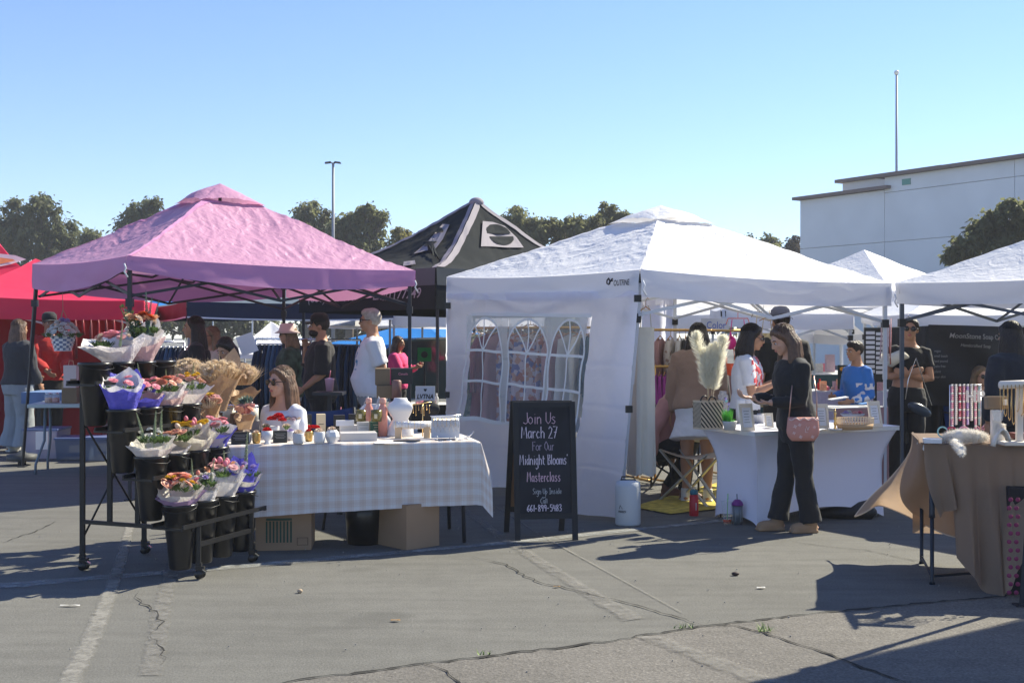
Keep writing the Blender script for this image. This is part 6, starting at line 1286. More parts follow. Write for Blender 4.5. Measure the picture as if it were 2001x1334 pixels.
# ---------------------------------------------------------------- white stretch covered table
WU, WD = V((cos(radians(25)), sin(radians(25)), 0)), V((-sin(radians(25)), cos(radians(25)), 0)); W0 = V((1.86, 9.02, 0)); WL, WDp = 1.45, .74
spand = mat("white spandex", (.84, .82, .90), rough=.6, trans=.12, sheen=.2)
def wp(a, b, z=0): return W0+WU*a+WD*b+V((0, 0, z))
rt = root("covered_table", "white table under a fitted stretch cover beside the clothes stall", "table", wp(WL/2, WDp/2))
mb = MB()
def cover(u, v):            # u round the table, v top(0) to floor(1)
    s = (u % 1)*4; k = int(s); f = s-k; L = (WL, WDp)[k % 2]; ins = .13*sin(min(v*1.15, 1)*pi*.5)**.8 if v > 0 else 0
    ins_c = .10*sin(min(1, v*2.2)*pi/2)-.03*max(0, v-.6)
    cv = (1-abs(2*f-1)**2.5)*(.10*sin(pi*min(v, 1)**.75))*(.4 if k in (0, 2) else .55); zb = .02+(.13 if k in (0, 2) else .05)*(1-abs(2*f-1)**2.0)*.75; z = lerp(TZ+.008, zb if v > 0 else TZ, v) if v > 0 else TZ+.008
    lead = lambda t, L_: ins_c+(L_-2*ins_c)*t
    a_, b_ = (lead(f, WL), ins_c+cv) if k == 0 else (WL-ins_c-cv, lead(f, WDp)) if k == 1 else (lead(1-f, WL), WDp-ins_c-cv) if k == 2 else (ins_c+cv, lead(1-f, WDp))
    # tight corner feet
    fz = abs(2*f-1)**14; z = lerp(z, 0.0+(TZ+.008)*(1-v), fz*v)
    return wp(a_, b_, max(z, .004))
mb.grid(cover, 160, 24); mb.grid(lambda u, v: wp(u*WL, v*WDp, TZ+.008+.0005), 8, 4); o = mb.build("stretch_cover", spand, rt)
mb = MB(); Rw = Matrix((WU, WD, V((0, 0, 1)))).transposed(); mb.box(wp(WL/2, WDp/2, TZ-.012), (WL-.004, WDp-.004, .03), Rw); mb.build("tabletop", wplast, rt, smooth=False)
for a in (.12, WL-.12):
    for b in (.12, WDp-.12): mb = MB(); mb.tube([wp(a, b, TZ-.03), wp(a, b, .0)], .005, 8); mb.build("leg", dkgrey, rt)
# goods on the white table
def onW(x, y, z=TZ+.009): D = F*(CH-z)/(y-HY); return at(x, D, z=z)
def zebra():
    m = mat("zebra woven straw", (.02, .018, .016), rough=.9, bump=.5, bs=60, bd=.004); n, L, p = nodes(m); tc = n.new("ShaderNodeTexCoord"); sp = n.new("ShaderNodeSeparateXYZ"); L.new(tc.outputs["UV"], sp.inputs[0])
    def mth(op, a, b=None, c=None):
        q = n.new("ShaderNodeMath"); q.operation = op
        for i, v_ in enumerate((a, b, c)):
            if v_ is None: continue
            if isinstance(v_, (int, float)): q.inputs[i].default_value = v_
            else: L.new(v_, q.inputs[i])
        return q.outputs[0]
    zig = mth('ABSOLUTE', mth('SUBTRACT', mth('FRACT', mth('MULTIPLY', sp.outputs[1], 2.0)), .5)); s = mth('FRACT', mth('ADD', mth('MULTIPLY', sp.outputs[0], 6.0), mth('MULTIPLY', sp.outputs[1], 5.5)))
    st = mth('GREATER_THAN', s, .45); edge = mth('GREATER_THAN', mth('ABSOLUTE', mth('SUBTRACT', sp.outputs[1], .5)), .44); mx = mth('MAXIMUM', st, edge)
    x = n.new("ShaderNodeMix"); x.data_type = 'RGBA'; x.inputs[6].default_value = (.02, .018, .016, 1); x.inputs[7].default_value = (.58, .47, .33, 1); L.new(mx, x.inputs[0]); L.new(x.outputs[2], p.inputs["Base Color"]); return m
zb = zebra(); c = onW(1384, 838); rt = root("zebra_basket", "black and cream woven basket bag on the left end of the white table", "basket", c); bw, bh, bd_ = .205, .225, .12
mb = MB(); mb.grid(lambda u, v: c+Rw @ V(((u-.5)*bw*(1+.04*v), -bd_/2*(1-.15*(2*u-1)**4), .002+bh*v)), 12, 6); mb.grid(lambda u, v: c+Rw @ V(((.5-u)*bw*(1+.04*v), bd_/2, .002+bh*v)), 4, 2); mb.grid(lambda u, v: c+Rw @ V((bw/2*(1+.04*v), (u-.5)*bd_*.9, .002+bh*v)), 4, 2); mb.grid(lambda u, v: c+Rw @ V((-bw/2*(1+.04*v), (.5-u)*bd_*.9, .002+bh*v)), 4, 2); mb.build("basket_body", zb, rt)
mb = MB(); mb.tube([c+Rw @ V((.035*cos(t), -.055, bh-.012+.045*sin(t))) for t in [pi*i/10 for i in range(11)]], .006, 6); mb.build("handle", plastic, rt)
mb = MB(); mb.tube([c+Rw @ V((.035*cos(t), .055, bh-.012+.045*sin(t))) for t in [pi*i/10 for i in range(11)]], .006, 6); mb.build("handle", plastic, rt)
pampm = mat("cream pampas plume", (.88, .85, .72), rough=.8, trans=.5)
rt = root("pampas_grass", "cream pampas grass plumes standing in the zebra basket", "dried grass", c+V((0, 0, .1)))
rdp = random.Random(12)
for path in ([(1384, 800), (1382, 745), (1372, 700), (1360, 665), (1362, 648)], [(1388, 800), (1392, 750), (1402, 705), (1414, 670), (1411, 655)], [(1385, 790), (1384, 745), (1388, 705), (1390, 672)], [(1388, 790), (1378, 740), (1380, 710), (1376, 680)], [(1390, 795), (1398, 745), (1396, 715), (1404, 690)], [(1390, 800), (1398, 740), (1408, 700), (1398, 668)]):
    P = [at(x, c.y+rdp.uniform(-.02, .03), y) for x, y in path]; mb = MB(); mb.tube(P, [.004, .004, .003, .002, .001][:len(P)], 5); mb.build("stem", strawm, rt); mb = MB()
    for j in range(1700):
        t = rdp.uniform(.22, 1)*(len(P)-1); i = min(int(t), len(P)-2); p = lerp(P[i], P[i+1], t-i); d = (P[i+1]-P[i]).normalized(); a = rdp.uniform(0, 6.28); o = V((cos(a), sin(a)*.8, rdp.uniform(-.2, .3))); tt = t/(len(P)-1); L = .090*sin(pi*min(.97, max(.2, tt)))**.5*rdp.uniform(.35, 1.15); e = p+(o*.8+d*.9+V((0, 0, -.25))).normalized()*L; s = V((rdp.uniform(-1, 1), 0, rdp.uniform(-1, 1))).normalized()*.0013; m_ = p+(o*.95+d*.4).normalized()*L*.55
        mb.add([p-s, p+s, m_+s, m_-s, e], [(0, 1, 2, 3), (3, 2, 4)])
    tag(mb.build("plume", pampm, rt), kind='stuff')
# potted grass
c = onW(1426, 840); rt = root("potted_grass", "small white pot with bright green artificial grass on the white table", "potted plant", c); mb = MB(); mb.lathe([(0, 0), (.042, 0), (.056, .065), (.058, .07), (.05, .07), (0, .06)], c, 24); mb.build("pot", ceramm, rt)
mb = MB(); gg = mat("vivid green grass", (.10, .42, .05), rough=.5, trans=.2)
for j in range(420):
    a = rdp.uniform(0, 6.28); q = rdp.uniform(0, .04); p = c+V((cos(a)*q-.012, sin(a)*q, .06)); h_ = rdp.uniform(.05, .12) if p.x < c.x+.01 else rdp.uniform(.01, .035); s = V((rdp.uniform(-1, 1), rdp.uniform(-1, 1), 0)).normalized()*.0022; e = p+V((cos(a)*.02, sin(a)*.02, h_)); mb.add([p-s, p+s, e], [(0, 1, 2)])
tag(mb.build("grass_blades", gg, rt), kind='stuff')
# picture frames on the white table
frm = mat("cream picture frame", (.72, .64, .50), rough=.5)
def frame(label, x, y, w_, h_, yaw, back=.22):
    c = onW(x, y); R = rotz(yaw) @ rotx(-back); rt = root("picture_frame", label, "picture frame", c, "cream price frames")
    for dx, dz, sx, sz in ((-.42, .5, .16, 1), (.42, .5, .16, 1), (0, .93, .68, .14), (0, .07, .68, .14)): mb = MB(); mb.box(c+R @ V((dx*w_, 0, dz*h_)), (sx*w_, .014, sz*h_), R); mb.build("frame_side", frm, rt, smooth=False, bevel=.001)
    mb = MB(); mb.box(c+R @ V((0, .003, .5*h_)), (.68*w_, .004, .72*h_), R); mb.build("price_sheet", M["white card"], rt, smooth=False)
    for k in range(5): mb = MB(); mb.box(c+R @ V((0, .0003, h_*(.72-.1*k))), (.42*w_*(1-.2*(k % 2)), .001, .022*h_), R); mb.build("printed_line", tiny, rt, smooth=False)
    mb = MB(); mb.bar(c+R @ V((0, .008, .6*h_)), c+R @ V((0, .008, .6*h_))*1+V((0, .05, -.55*h_)), .02, .004); mb.build("easel_back", blackm, rt, smooth=False)
frame("cream frame with a price list standing left of the hoodie woman", 1462, 842, .115, .215, .30); frame("cream frame with a price list right of the hoodie woman", 1607, 838, .115, .20, .1); frame("cream frame with a price list at the right end of the white table", 1713, 834, .115, .21, .35)
frame("small cream frame card lying back beside the white bowl", 1504, 836, .07, .12, .2)
def bowl(label, x, y, r, h_, m, fl=None):
    c = onW(x, y); rt = root("bowl", label, "bowl", c, None); mb = MB(); mb.lathe([(0, 0), (r*.45, 0), (r*.97, h_*.96), (r, h_), (r*.94, h_), (r*.4, .01), (0, .01)], c, 28, cap=False); mb.build("bowl_body", m, rt)
    if fl:
        for j, (mm, s) in enumerate(fl): a = j*2.4; put('bloom' if j % 2 else 'carn', mm, rt, c+V((cos(a)*r*.6, sin(a)*r*.6, h_+.005)), s)
    return rt, c
bowl("wide white bowl behind the left price frame on the white table", 1482, 826, .10, .075, ceramm); bowl("small white planter holding pink and lilac roses on the white table", 1666, 822, .105, .06, ceramm, [(fm['pink'], .03), (fm['dusty'], .032), (fm['rose'], .03), (fm['white'], .03), (fm['lilac'], .03), (fm['pink'], .025), (fm['white'], .03)])
c = onW(1447, 826); mb = MB(); mb.lathe([(0, 0), (.038, 0), (.04, .12), (.04, .19), (.03, .20), (0, .2)], c, 20); thing(mb, "white_canister", "white ribbed canister behind the potted grass", "canister", ceram, c)
c = onW(1413, 826); rt = root("water_jug", "tall clear patterned bottle behind the zebra basket", "bottle", c); mb = MB(); mb.lathe([(0, 0), (.042, 0), (.045, .23), (.03, .25), (.03, .27), (0, .27)], c, 20); mb.build("glass_body", clearg, rt)
for j in range(12): a = j*2.4; p = c+V((cos(a)*.047, -abs(sin(a))*.047, .04+.015*j)); mb = MB(); mb.ell(p, (.012, .004, .014), None, 8, 5); mb.build("painted_fish", (fm['rose'], mat("aqua paint", (.2, .5, .5)), fm['lilac'])[j % 3], rt)
c = onW(1671, 838); rt = root("woven_tray", "oval rattan tray with a lace rim on the right half of the white table", "tray", c); rat = mat("light rattan", (.50, .33, .18), rough=.8, bump=.6, bs=60, bd=.004)
mb = MB(); mb.lathe([(0, 0), (.155, 0), (.165, .045), (.155, .045), (.15, .01), (0, .01)], c, 32, sq=.6, R=rotz(.4), cap=False); mb.build("tray_wall", rat, rt)
for k in range(40):
    a = k*2*pi/40; p = c+rotz(.4) @ V((.162*cos(a), .162*.6*sin(a), .045)); mb = MB(); mb.bar(p, p+V((0, 0, .042)), .008, .004); mb.build("rim_loop", mat("cream lace", (.7, .6, .45), rough=.7), rt, smooth=False)
mb = MB(); mb.lathe([(.163, .086), (.163, .092)], c, 40, sq=.6, R=rotz(.4), cap=False); mb.build("rim_band", mat("cream lace", (.7, .6, .45)), rt)
c = onW(1632, 840); rt = root("gold_ring_stand", "small gold ornate ring stand on a white dish beside the rattan tray", "jewellery display", c); mb = MB(); mb.lathe([(0, .0), (.05, .0), (.056, .012), (.05, .012), (0, .006)], c, 24); mb.build("dish", ceram, rt); mb = MB(); mb.lathe([(.014, 0), (.008, .03), (.015, .05), (.007, .07), (.013, .09), (.006, .11), (.012, .13), (.003, .16)], c, 12); mb.build("gold_post", gold, rt)
c = onW(1540+8, 838); mb = MB(); mb.lathe([(0, .0), (.08, .0), (.095, .03), (.09, .03), (.07, .01), (0, .01)], c, 24, cap=False); thing(mb, "plate", "white plate half hidden behind the hoodie woman's bag", "plate", ceram, c)
for k, (x, y) in enumerate(((1495, 832), (1510, 838), (1522, 833), (1600, 842))):
    c = onW(x, y); mb = MB(); mb.grid(lambda u, v: c+V(((u-.5)*.12, (v-.5)*.07, .012+.006*sin(u*6+k))), 6, 3); thing(mb, "leaflet", ("white leaflet lying beside the wide white bowl", "white leaflet in front of the small frame card", "white leaflet against the hoodie woman's sleeve", "white leaflet in front of the middle price frame")[k], "leaflet", M["white card"], c)
# cups on the ground
def gcup(name, label, cat, x, y, parts):
    c = gr(x, y); rt = root(name, label, cat, c)
    for nm, prof, m in parts: mb = MB(); mb.lathe(prof, c, 24, cap=True); mb.build(nm, m, rt)
    return rt, c
rt, c = gcup("water_bottle", "red water bottle with teal cap standing left of the white table", "bottle", 1356, 1007, [("flask", [(0, 0), (.036, 0), (.038, .005), (.038, .16), (.03, .175), (0, .175)], mat("red bottle", (.48, .02, .03), rough=.4)), ("cap", [(.031, .175), (.034, .18), (.034, .205), (.024, .215), (0, .216)], mat("teal cap", (.03, .14, .18), rough=.5))])
vs, fs = text_mesh("THERMO"); 
mb = MB(); mb.box(c+V((.012, -.0375, .08)), (.006, .002, .06)); mb.build("side_print", ceramm, rt, smooth=False)
rt, c = gcup("iced_cup", "clear plastic cup with green straw beside the table foot", "cup", 1421, 1022, [("cup_wall", [(.03, 0), (.045, .17), (.046, .172)], clearg), ("drink", [(0, .004), (.03, .004), (.033, .03), (0, .03)], mat("orange drink", (.5, .08, .03), rough=.2))]); mb = MB(); mb.tube([c+V((0, 0, .01)), c+V((.006, 0, .235))], .0035, 6); mb.build("straw", mat("green straw", (.2, .6, .15)), rt)
rt, c = gcup("tumbler", "grey tumbler with purple dome lid and straw beside the table foot", "cup", 1441, 1024, [("tumbler_body", [(0, 0), (.03, 0), (.042, .15), (0, .15)], mat("grey tumbler", (.16, .18, .19), rough=.4, metal=.3)), ("lid", [(.046, .15), (.047, .158), (.04, .175), (.022, .195), (0, .197)], mat("purple lid", (.17, .02, .18), rough=.35))]); mb = MB(); mb.tube([c+V((0, 0, .15)), c+V((-.004, 0, .24))], .0035, 6); mb.build("straw", blackm, rt)
for k in range(6): a = k*pi/3; mb = MB(); mb.box(c+V((cos(a)*.038, sin(a)*.038, .08)), (.004, .004, .11)); mb.build("ribbing", mat("tumbler rib", (.25, .27, .28), rough=.3), rt, smooth=False)
mb = MB(); c = gr(1660, 1012); mb.tube([c+V((-.28, .05, .03)), c+V((-.1, 0, .045)), c+V((.15, .02, .06)), c+V((.22, .06, .04))], [.03, .07, .10, .03], 10, flat=.9); mb.build
o = mb.build("black_bag", mat("black nylon", (.012, .012, .014), rough=.5, bump=.6, bs=8, bd=.03), None, loc=c); tag(o, "slumped black bag pushed under the right end of the white table", "bag")
# yellow rug and X-leg stool behind
ym = mat("yellow mat", (.50, .40, .07), rough=.9, var=.4, vs=14); mb = MB(); cs = [gr(1235, 992), gr(1310, 1006), gr(1500, 985), gr(1400, 945)]; mb.grid(lambda u, v: lerp(lerp(cs[0], cs[1], u), lerp(cs[3], cs[2], u), v)+V((0, 0, .012+.006*nz((u*9, v*9, 0)))), 20, 12); thing(mb, "floor_mat", "yellow woven mat on the asphalt inside the clothes stall", "rug", ym, gr(1350, 980))
alum = mat("brushed frame", (.42, .41, .36), rough=.4, metal=.3); sc = gr(1345, 985); rt = root("folding_stool", "folding stool with crossed metal legs on the yellow mat", "stool", sc)
for x0, x1 in ((1290, 1352), (1330, 1378)):
    mb = MB(); a, b = gr(x0, 978), gr(x1+30, 992); mb.bar(a+V((0, 0, .01)), V((b.x, b.y, .46)), .03, .012); mb.build("crossed_leg", alum, rt, smooth=False); mb = MB(); mb.bar(V((a.x, a.y, .46)), b+V((0, 0, .01)), .03, .012); mb.build("crossed_leg", alum, rt, smooth=False)
mb = MB(); mb.grid(lambda u, v: lerp(gr(1292, 978), gr(1405, 990), u)+V((0, (v-.5)*.35, .46-.05*sin(pi*u))), 8, 4); mb.build("seat", mat("beige canvas", (.5, .42, .33)), rt)
# camp chairs
navyc = mat("royal blue canvas", (.012, .04, .16), rough=.8, bump=.5, bs=10, bd=.02)
def campchair(label, px, D, yaw, m, w_=.55, zt=.92):
    c = pin(px, D); R = rotz(yaw); rt = root("folding_chair", label, "chair", c, None); P = lambda x, y, z: c+R @ V((x, y, z)); h_ = w_/2
    mb = MB(); mb.grid(lambda u, v: P((u-.5)*w_, .22+.10*v+.03*sin(pi*u), lerp(.46, zt, v)-.03*sin(pi*u)*v), 12, 8); mb.build("back_sling", m, rt)
    mb = MB(); mb.grid(lambda u, v: P((u-.5)*w_, lerp(-.22, .22, v), .45-.04*sin(pi*u)), 10, 6); mb.build("seat_sling", m, rt)
    for a, b in (((-h_, .34, zt), (-h_, .2, 0)), ((h_, .34, zt), (h_, .2, 0)), ((-h_, -.22, .62), (-h_, -.22, 0)), ((h_, -.22, .62), (h_, -.22, 0)), ((-h_, -.22, .0), (h_, .2, .43)), ((h_, -.22, 0), (-h_, .2, .43)), ((-h_, -.22, .62), (-h_, .26, .64)), ((h_, -.22, .62), (h_, .26, .64))): mb = MB(); mb.tube([P(*a), P(*b)], .011, 6); mb.build("frame_tube", dkgrey, rt)
campchair("royal blue canvas folding chair just right of the seated florist", 628, 9.6, pi+.1, navyc); campchair("dark folding chair behind the hanging cream dress", 1292, 11.2, 2.4, mat("black canvas", (.02, .02, .022), rough=.8), zt=.86)
campchair("folding chair under the seated blonde woman", 1915, 12.75, .17, navyc); campchair("folding chair carrying the seated florist", 552, 9.1, -.9, mat("black canvas", (.02, .02, .022)), zt=.8)
# ---------------------------------------------------------------- shopping bag, boxes and table behind the plaid table
c = pin(720, 10.3); bt = root("folding_table", "low side table with boxes behind the plaid table", "table", c); mb = MB(); mb.box(c+V((.18, .1, .66)), (1.2, .5, .03)); mb.build("tabletop", wplast, bt, smooth=False, bevel=.004)
for x in (-.38, .72):
    for y in (-.1, .3): mb = MB(); mb.tube([c+V((x, y, .65)), c+V((x, y, 0))], .013, 6); mb.build("leg", dkgrey, bt)
def bxa(name, label, cat, x0, x1, y0, y1, D, dep, m, yaw=.1, **k):
    c = at((x0+x1)/2, D, y1); w_, h_ = (x1-x0)*D/F, (y1-y0)*D/F; R = rotz(yaw); mb = MB(); mb.box(c+R @ V((0, dep/2, 0))+V((0, 0, h_/2)), (w_, dep, h_), R); return thing(mb, name, label, cat, m, V((c.x, c.y, c.z)), smooth=True, bevel=.003, **k), c, w_, h_, R
kb = mat("brown kraft board", (.20, .14, .08), rough=.8)
bxa("cardboard_box", "brown box on the side table behind the white man's waist", "box", 733, 762, 720, 752, 10.35, .2, kb); o, c, w_, h_, R = bxa("black_carton", "black carton with red and white lettering beside the brown box", "box", 764, 806, 720, 750, 10.4, .2, bd_black)
vs, fs = text_mesh("Canada", bold=.02); mb = MB(); mb.add([c+R @ V((-.03+p.x*.028, -.002, .08+p.y*.028)) for p in vs], fs); mb.build("lettering", fm['pink'], o, smooth=False)
bxa("cardboard_box", "dark brown box standing below the black carton", "box", 736, 766, 753, 778, 10.3, .2, kb)
c = at(775, 10.25, 778); mb = MB(); mb.lathe([(0, 0), (.042, 0), (.042, .15), (.03, .16), (0, .16)], c, 20); thing(mb, "copper_canister", "copper brown canister in front of the black carton", "canister", mat("copper brown", (.20, .10, .08), rough=.4), c)
shop = mat("thin white plastic bag", (.72, .70, .72), rough=.35, trans=.3, bump=.8, bs=9, bd=.03); c = at(718, 9.9, z=.60); rt = root("shopping_bag", "white plastic shopping bag with red ring logo behind the plaid table", "bag", c)
def bagfn(u, v):
    a = 2*pi*u; r = lerp(.22, .07, v**1.6)*(1+.12*sin(a*5+v*6)+.08*nz((cos(a)*3, sin(a)*3, v*4))); return c+V((cos(a)*r+.05*v, sin(a)*r*.6, .31*v))
mb = MB(); mb.grid(bagfn, 48, 14); mb.build("bag_film", shop, rt)
redlogo = mat("red ring print", (.55, .06, .14), rough=.6)
for r0, r1 in ((.085, .062), (.032, .0)):
    mb = MB(); mb.grid(lambda u, v: V(((c.x+.02)+cos(2*pi*u)*lerp(r0, r1, v), c.y-.135+.14*(max(0, sin(2*pi*u))*lerp(r0, r1, v)+.05)*1.0, c.z+.14+sin(2*pi*u)*lerp(r0, r1, v)*1.0)), 32, 2); mb.build("ring_logo", redlogo, rt)
for s in (-1, 1): mb = MB(); mb.tube([c+V((.05+s*.03, 0, .29)), c+V((.05+s*.05, 0, .36)), c+V((.05+s*.08, 0, .31))], [.012, .02, .006], 6); mb.build("handle", shop, rt)
for x, D, z0, lab, col in ((644, 11.9, .92, "pink lidded cup with straw on the rack behind the bearded man", (.6, .32, .40)), (664, 9.8, .68, "clear iced coffee cup beside the blue chair", (.55, .56, .5))):
    c = at(x, D, z=z0); rt = root("drink_cup", lab, "cup", c); mb = MB(); mb.lathe([(0, 0), (.035, 0), (.048, .12), (.05, .125), (0, .14)], c, 20); mb.build("cup_body", mat("cup "+lab[:4], col, rough=.4), rt); mb = MB(); mb.tube([c+V((0, 0, .13)), c+V((.01, 0, .21))], .004, 5); mb.build("straw", fm['pink'], rt)
    mb = MB(); mb.box(c-V((0, 0, .02)), (.3, .3, .03)); mb.box(c-V((0, 0, z0/2+.02)), (.04, .04, z0-.035)); thing(mb, "side_stand", "small dark side stand under the "+lab.split(" with")[0].split(" beside")[0], "stand", dkgrey, V((c.x, c.y, 0)), smooth=False)
# signs hanging low behind
def board(name, label, cat, x0, x1, y0, y1, D, m, yaw=0, th_=.01, lines_=None):
    c = at((x0+x1)/2, D, (y0+y1)/2); w_, h_ = (x1-x0)*D/F/max(.3, cos(yaw)), (y1-y0)*D/F; R = rotz(yaw); mb = MB(); mb.box(c, (w_, th_, h_), R); o = thing(mb, name, label, cat, m, c, smooth=False); return o, c, w_, h_, R
def btext(o, c, w_, h_, R, txt, cx_, cz_, hh, m, off, ww=None, bold=0, shear=0):
    vs, fs = text_mesh(txt, bold=bold, shear=shear); x0 = min(p.x for p in vs); x1 = max(p.x for p in vs); k = (ww*w_/(x1-x0)) if ww else hh*h_; mb = MB(); mb.add([c+R @ V((cx_*w_+(p.x-(x0+x1)/2)*k, -off, cz_*h_+p.y*hh*h_)) for p in vs], fs); return mb.build("lettering", m, o, smooth=False)
stand = board("banner", "white banner with a black heart and black letters below the lilac canopy", "banner", 812, 850, 754, 782, 12.5, mat("white banner", (.66, .68, .75), rough=.7))
o, c, w_, h_, R = stand; btext(*stand, "LVTNA", 0, -.38, .45, bd_black, .007, ww=.85, bold=.03, shear=.2); mb = MB(); mb.add([c+V((x*.02, -.007, .035+z*.02)) for x, z in ((0, -1), (.9, .2), (.5, .8), (0, .4), (-.5, .8), (-.9, .2))], [(0, 1, 2, 3, 4, 5)]); mb.build("heart_print", bd_black, o, smooth=False)
c = pin(828, 12.75); rt = root("folding_table", "table with a black cloth carrying pink trays below the lilac canopy", "table", c); mb = MB(); mb.box(c+V((0, .2, .72)), (.62, .5, .03)); mb.build("tabletop", wplast, rt, smooth=False); mb = MB(); mb.grid(lambda u, v: c+V(((u-.5)*.62, -.052+.02*sin(u*30)*v, .735-.7*v)), 30, 4); mb.build("black_skirt", blackc, rt)
for k, (x, y0, y1, w_, m, lab) in enumerate(((818, 722, 748, 12, M["white card"], "white box on the black skirted table"), (832, 744, 751, 40, fm['pink'], "bright pink cloth folded on the black skirted table"), (842, 718, 744, 10, mat("brown bottle", (.2, .09, .05), rough=.3), "brown bottle on the black skirted table"), (853, 724, 745, 8, ceramm, "white bottle on the black skirted table"))):
    bxa(("white_box", "pink_cloth", "brown_bottle", "white_bottle")[k], lab, ("box", "cloth", "bottle", "bottle")[k], x-w_/2, x+w_/2, y0, y1, 12.8, .05, m, D_=0) if False else None
    D = 12.8; c = at(x, D, z=.737); r = w_*D/F/2; hh = (y1-y0)*D/F; mb = MB()
    if k == 0: mb.box(c+V((0, 0, hh/2)), (2*r, .06, hh))
    elif k == 1: mb.grid(lambda u, v: c+V(((u-.5)*2*r, (v-.5)*.2, .01+.03*sin(pi*u)*sin(pi*v)+.008*sin(u*20))), 16, 6)
    else: mb.lathe([(0, 0), (r, 0), (r, hh*.6), (r*.4, hh*.75), (r*.4, hh), (0, hh)], c, 14)
    thing(mb, ("white_box", "pink_cloth", "brown_bottle", "white_bottle")[k], lab, ("box", "cloth", "bottle", "bottle")[k], m, c)
st = board("sign_board", "green printed sign board hanging before the parked car", "sign", 816, 843, 679, 706, 17, mat("green sign", (.02, .22, .06), rough=.6)); mb = MB(); mb.ell(st[1]+V((0, -.008, .0)), (.05, .004, .05), None, 12, 6); mb.build("sign_emblem", bd_black, st[0]); mb = MB(); mb.bar(st[1]+V((0, 0, -st[3]/2)), V((st[1].x, st[1].y, 0)), .03); mb.build("sign_post", dkgrey, st[0], smooth=False)
# parked car behind
carp = mat("dark teal car paint", (.02, .05, .055), rough=.25, coat=.6); cg = mat("car window glass", (.03, .035, .04), rough=.06, spec=.9); tyre = mat("tyre rubber", (.015, .015, .015), rough=.8)
cc = pin(870, 22); rt = root("parked_car", "dark teal parked car behind the lilac canopy", "car", cc)
prof = [(-2.2, .35), (-2.25, .75), (-2.1, .95), (-1.3, 1.02), (-.75, 1.42), (.9, 1.46), (1.7, 1.05), (2.15, .98), (2.25, .6), (2.2, .32)]
mb = MB(); n = len(prof); vs = []
for y in (-.85, -.78, .78, .85):
    k = 1 if abs(y) < .8 else 0
    for x, z in prof: vs.append(cc+V((x*(1 if k else .985), y+.0*z, z-(0 if k else .03) if z > 1 else z)))
mb.add(vs, [(r*n+i, r*n+(i+1) % n, (r+1)*n+(i+1) % n, (r+1)*n+i) for r in range(3) for i in range(n)]+[tuple(range(n))[::-1], tuple(3*n+i for i in range(n))]); mb.build("body", carp, rt, smooth=False)
for q in (((-1.15, 1.03), (-.7, 1.36), (.05, 1.38), (.05, 1.03)), ((.12, 1.03), (.12, 1.38), (.85, 1.38), (1.45, 1.04))): mb = MB(); mb.add([cc+V((x, -.858, z)) for x, z in q], [(0, 3, 2, 1)]); mb.build("window", cg, rt, smooth=False)
for x in (-1.35, 1.4): w_o = MB(); w_o.lathe([(0, -.1), (.33, -.1), (.34, 0), (.33, .1), (0, .1)], cc+V((x, -.78, .33)), 24, R=Matrix.Rotation(pi/2, 3, 'X')); w_o = w_o.build("wheel", tyre, rt); m_ = MB(); m_.lathe([(0, -.01), (.2, -.01), (.2, .01), (0, .01)], cc+V((x, -.89, .33)), 16, R=Matrix.Rotation(pi/2, 3, 'X')); m_.build("rim", silver, w_o)
for z in (.7,): mb = MB(); mb.ell(cc+V((-2.2, -.5, z)), (.08, .2, .08)); mb.build("headlight", ceramm, rt)
# ---------------------------------------------------------------- hanging basket under the pink canopy
hp0 = at(122, 12.2, 572); hb0 = at(123, 12.2, 684); rt = root("hanging_basket", "white woven hanging basket of white and lilac petunias under the pink canopy", "hanging basket", hb0)
r0, r1, hh = .085, .125, .14
for j in range(6):
    z = j*hh/6; r = lerp(r0, r1, j/6)
    for k in range(18):
        if (j+k) % 2: continue
        a = 2*pi*k/18; mb = MB(); mb.box(hb0+V((cos(a)*r, sin(a)*r, z+.012)), (.008, 2*pi*r/18*1.05, .021), rotz(a)); mb.build("weave_strip", ceram, rt, smooth=False)
mb = MB(); mb.lathe([(0, 0), (r0*.9, 0), (r1*.9, hh), (0, hh)], hb0, 18); mb.build("liner", mat("blue grey basket liner", (.20, .25, .40), rough=.9), rt)
mb = MB(); mb.lathe([(r1*1.02, hh), (r1*1.05, hh+.01), (r1*.98, hh+.012)], hb0, 24); mb.lathe([(r0, 0), (r0*1.05, -.008), (0, -.008)], hb0, 24); mb.build("rim_ring", ceram, rt)
for s in range(3): a = s*2.09+.5; mb = MB(); mb.tube([hb0+V((cos(a)*r1, sin(a)*r1, hh)), hb0+V((0, 0, .42)), hp0], .003, 5); mb.build("hanger_cord", mat("jute cord", (.35, .25, .15)), rt)
rdh = random.Random(3)
for j in range(34):
    a = j*2.4; q = sqrt(j/34); p = hb0+V((cos(a)*q*.155, sin(a)*q*.15, hh+.02+.16*(1-q*q))); put(('bloom', 'carn')[j % 2], fm['lilac'] if q < .45 else fm['white'], rt, p, .034, (-sin(a)*q, cos(a)*q, 0))
for j in range(9): a = j*.7; put('leaf', grn, rt, hb0+V((cos(a)*.17, sin(a)*.16, hh-.01)), .07, (0, 0, a))
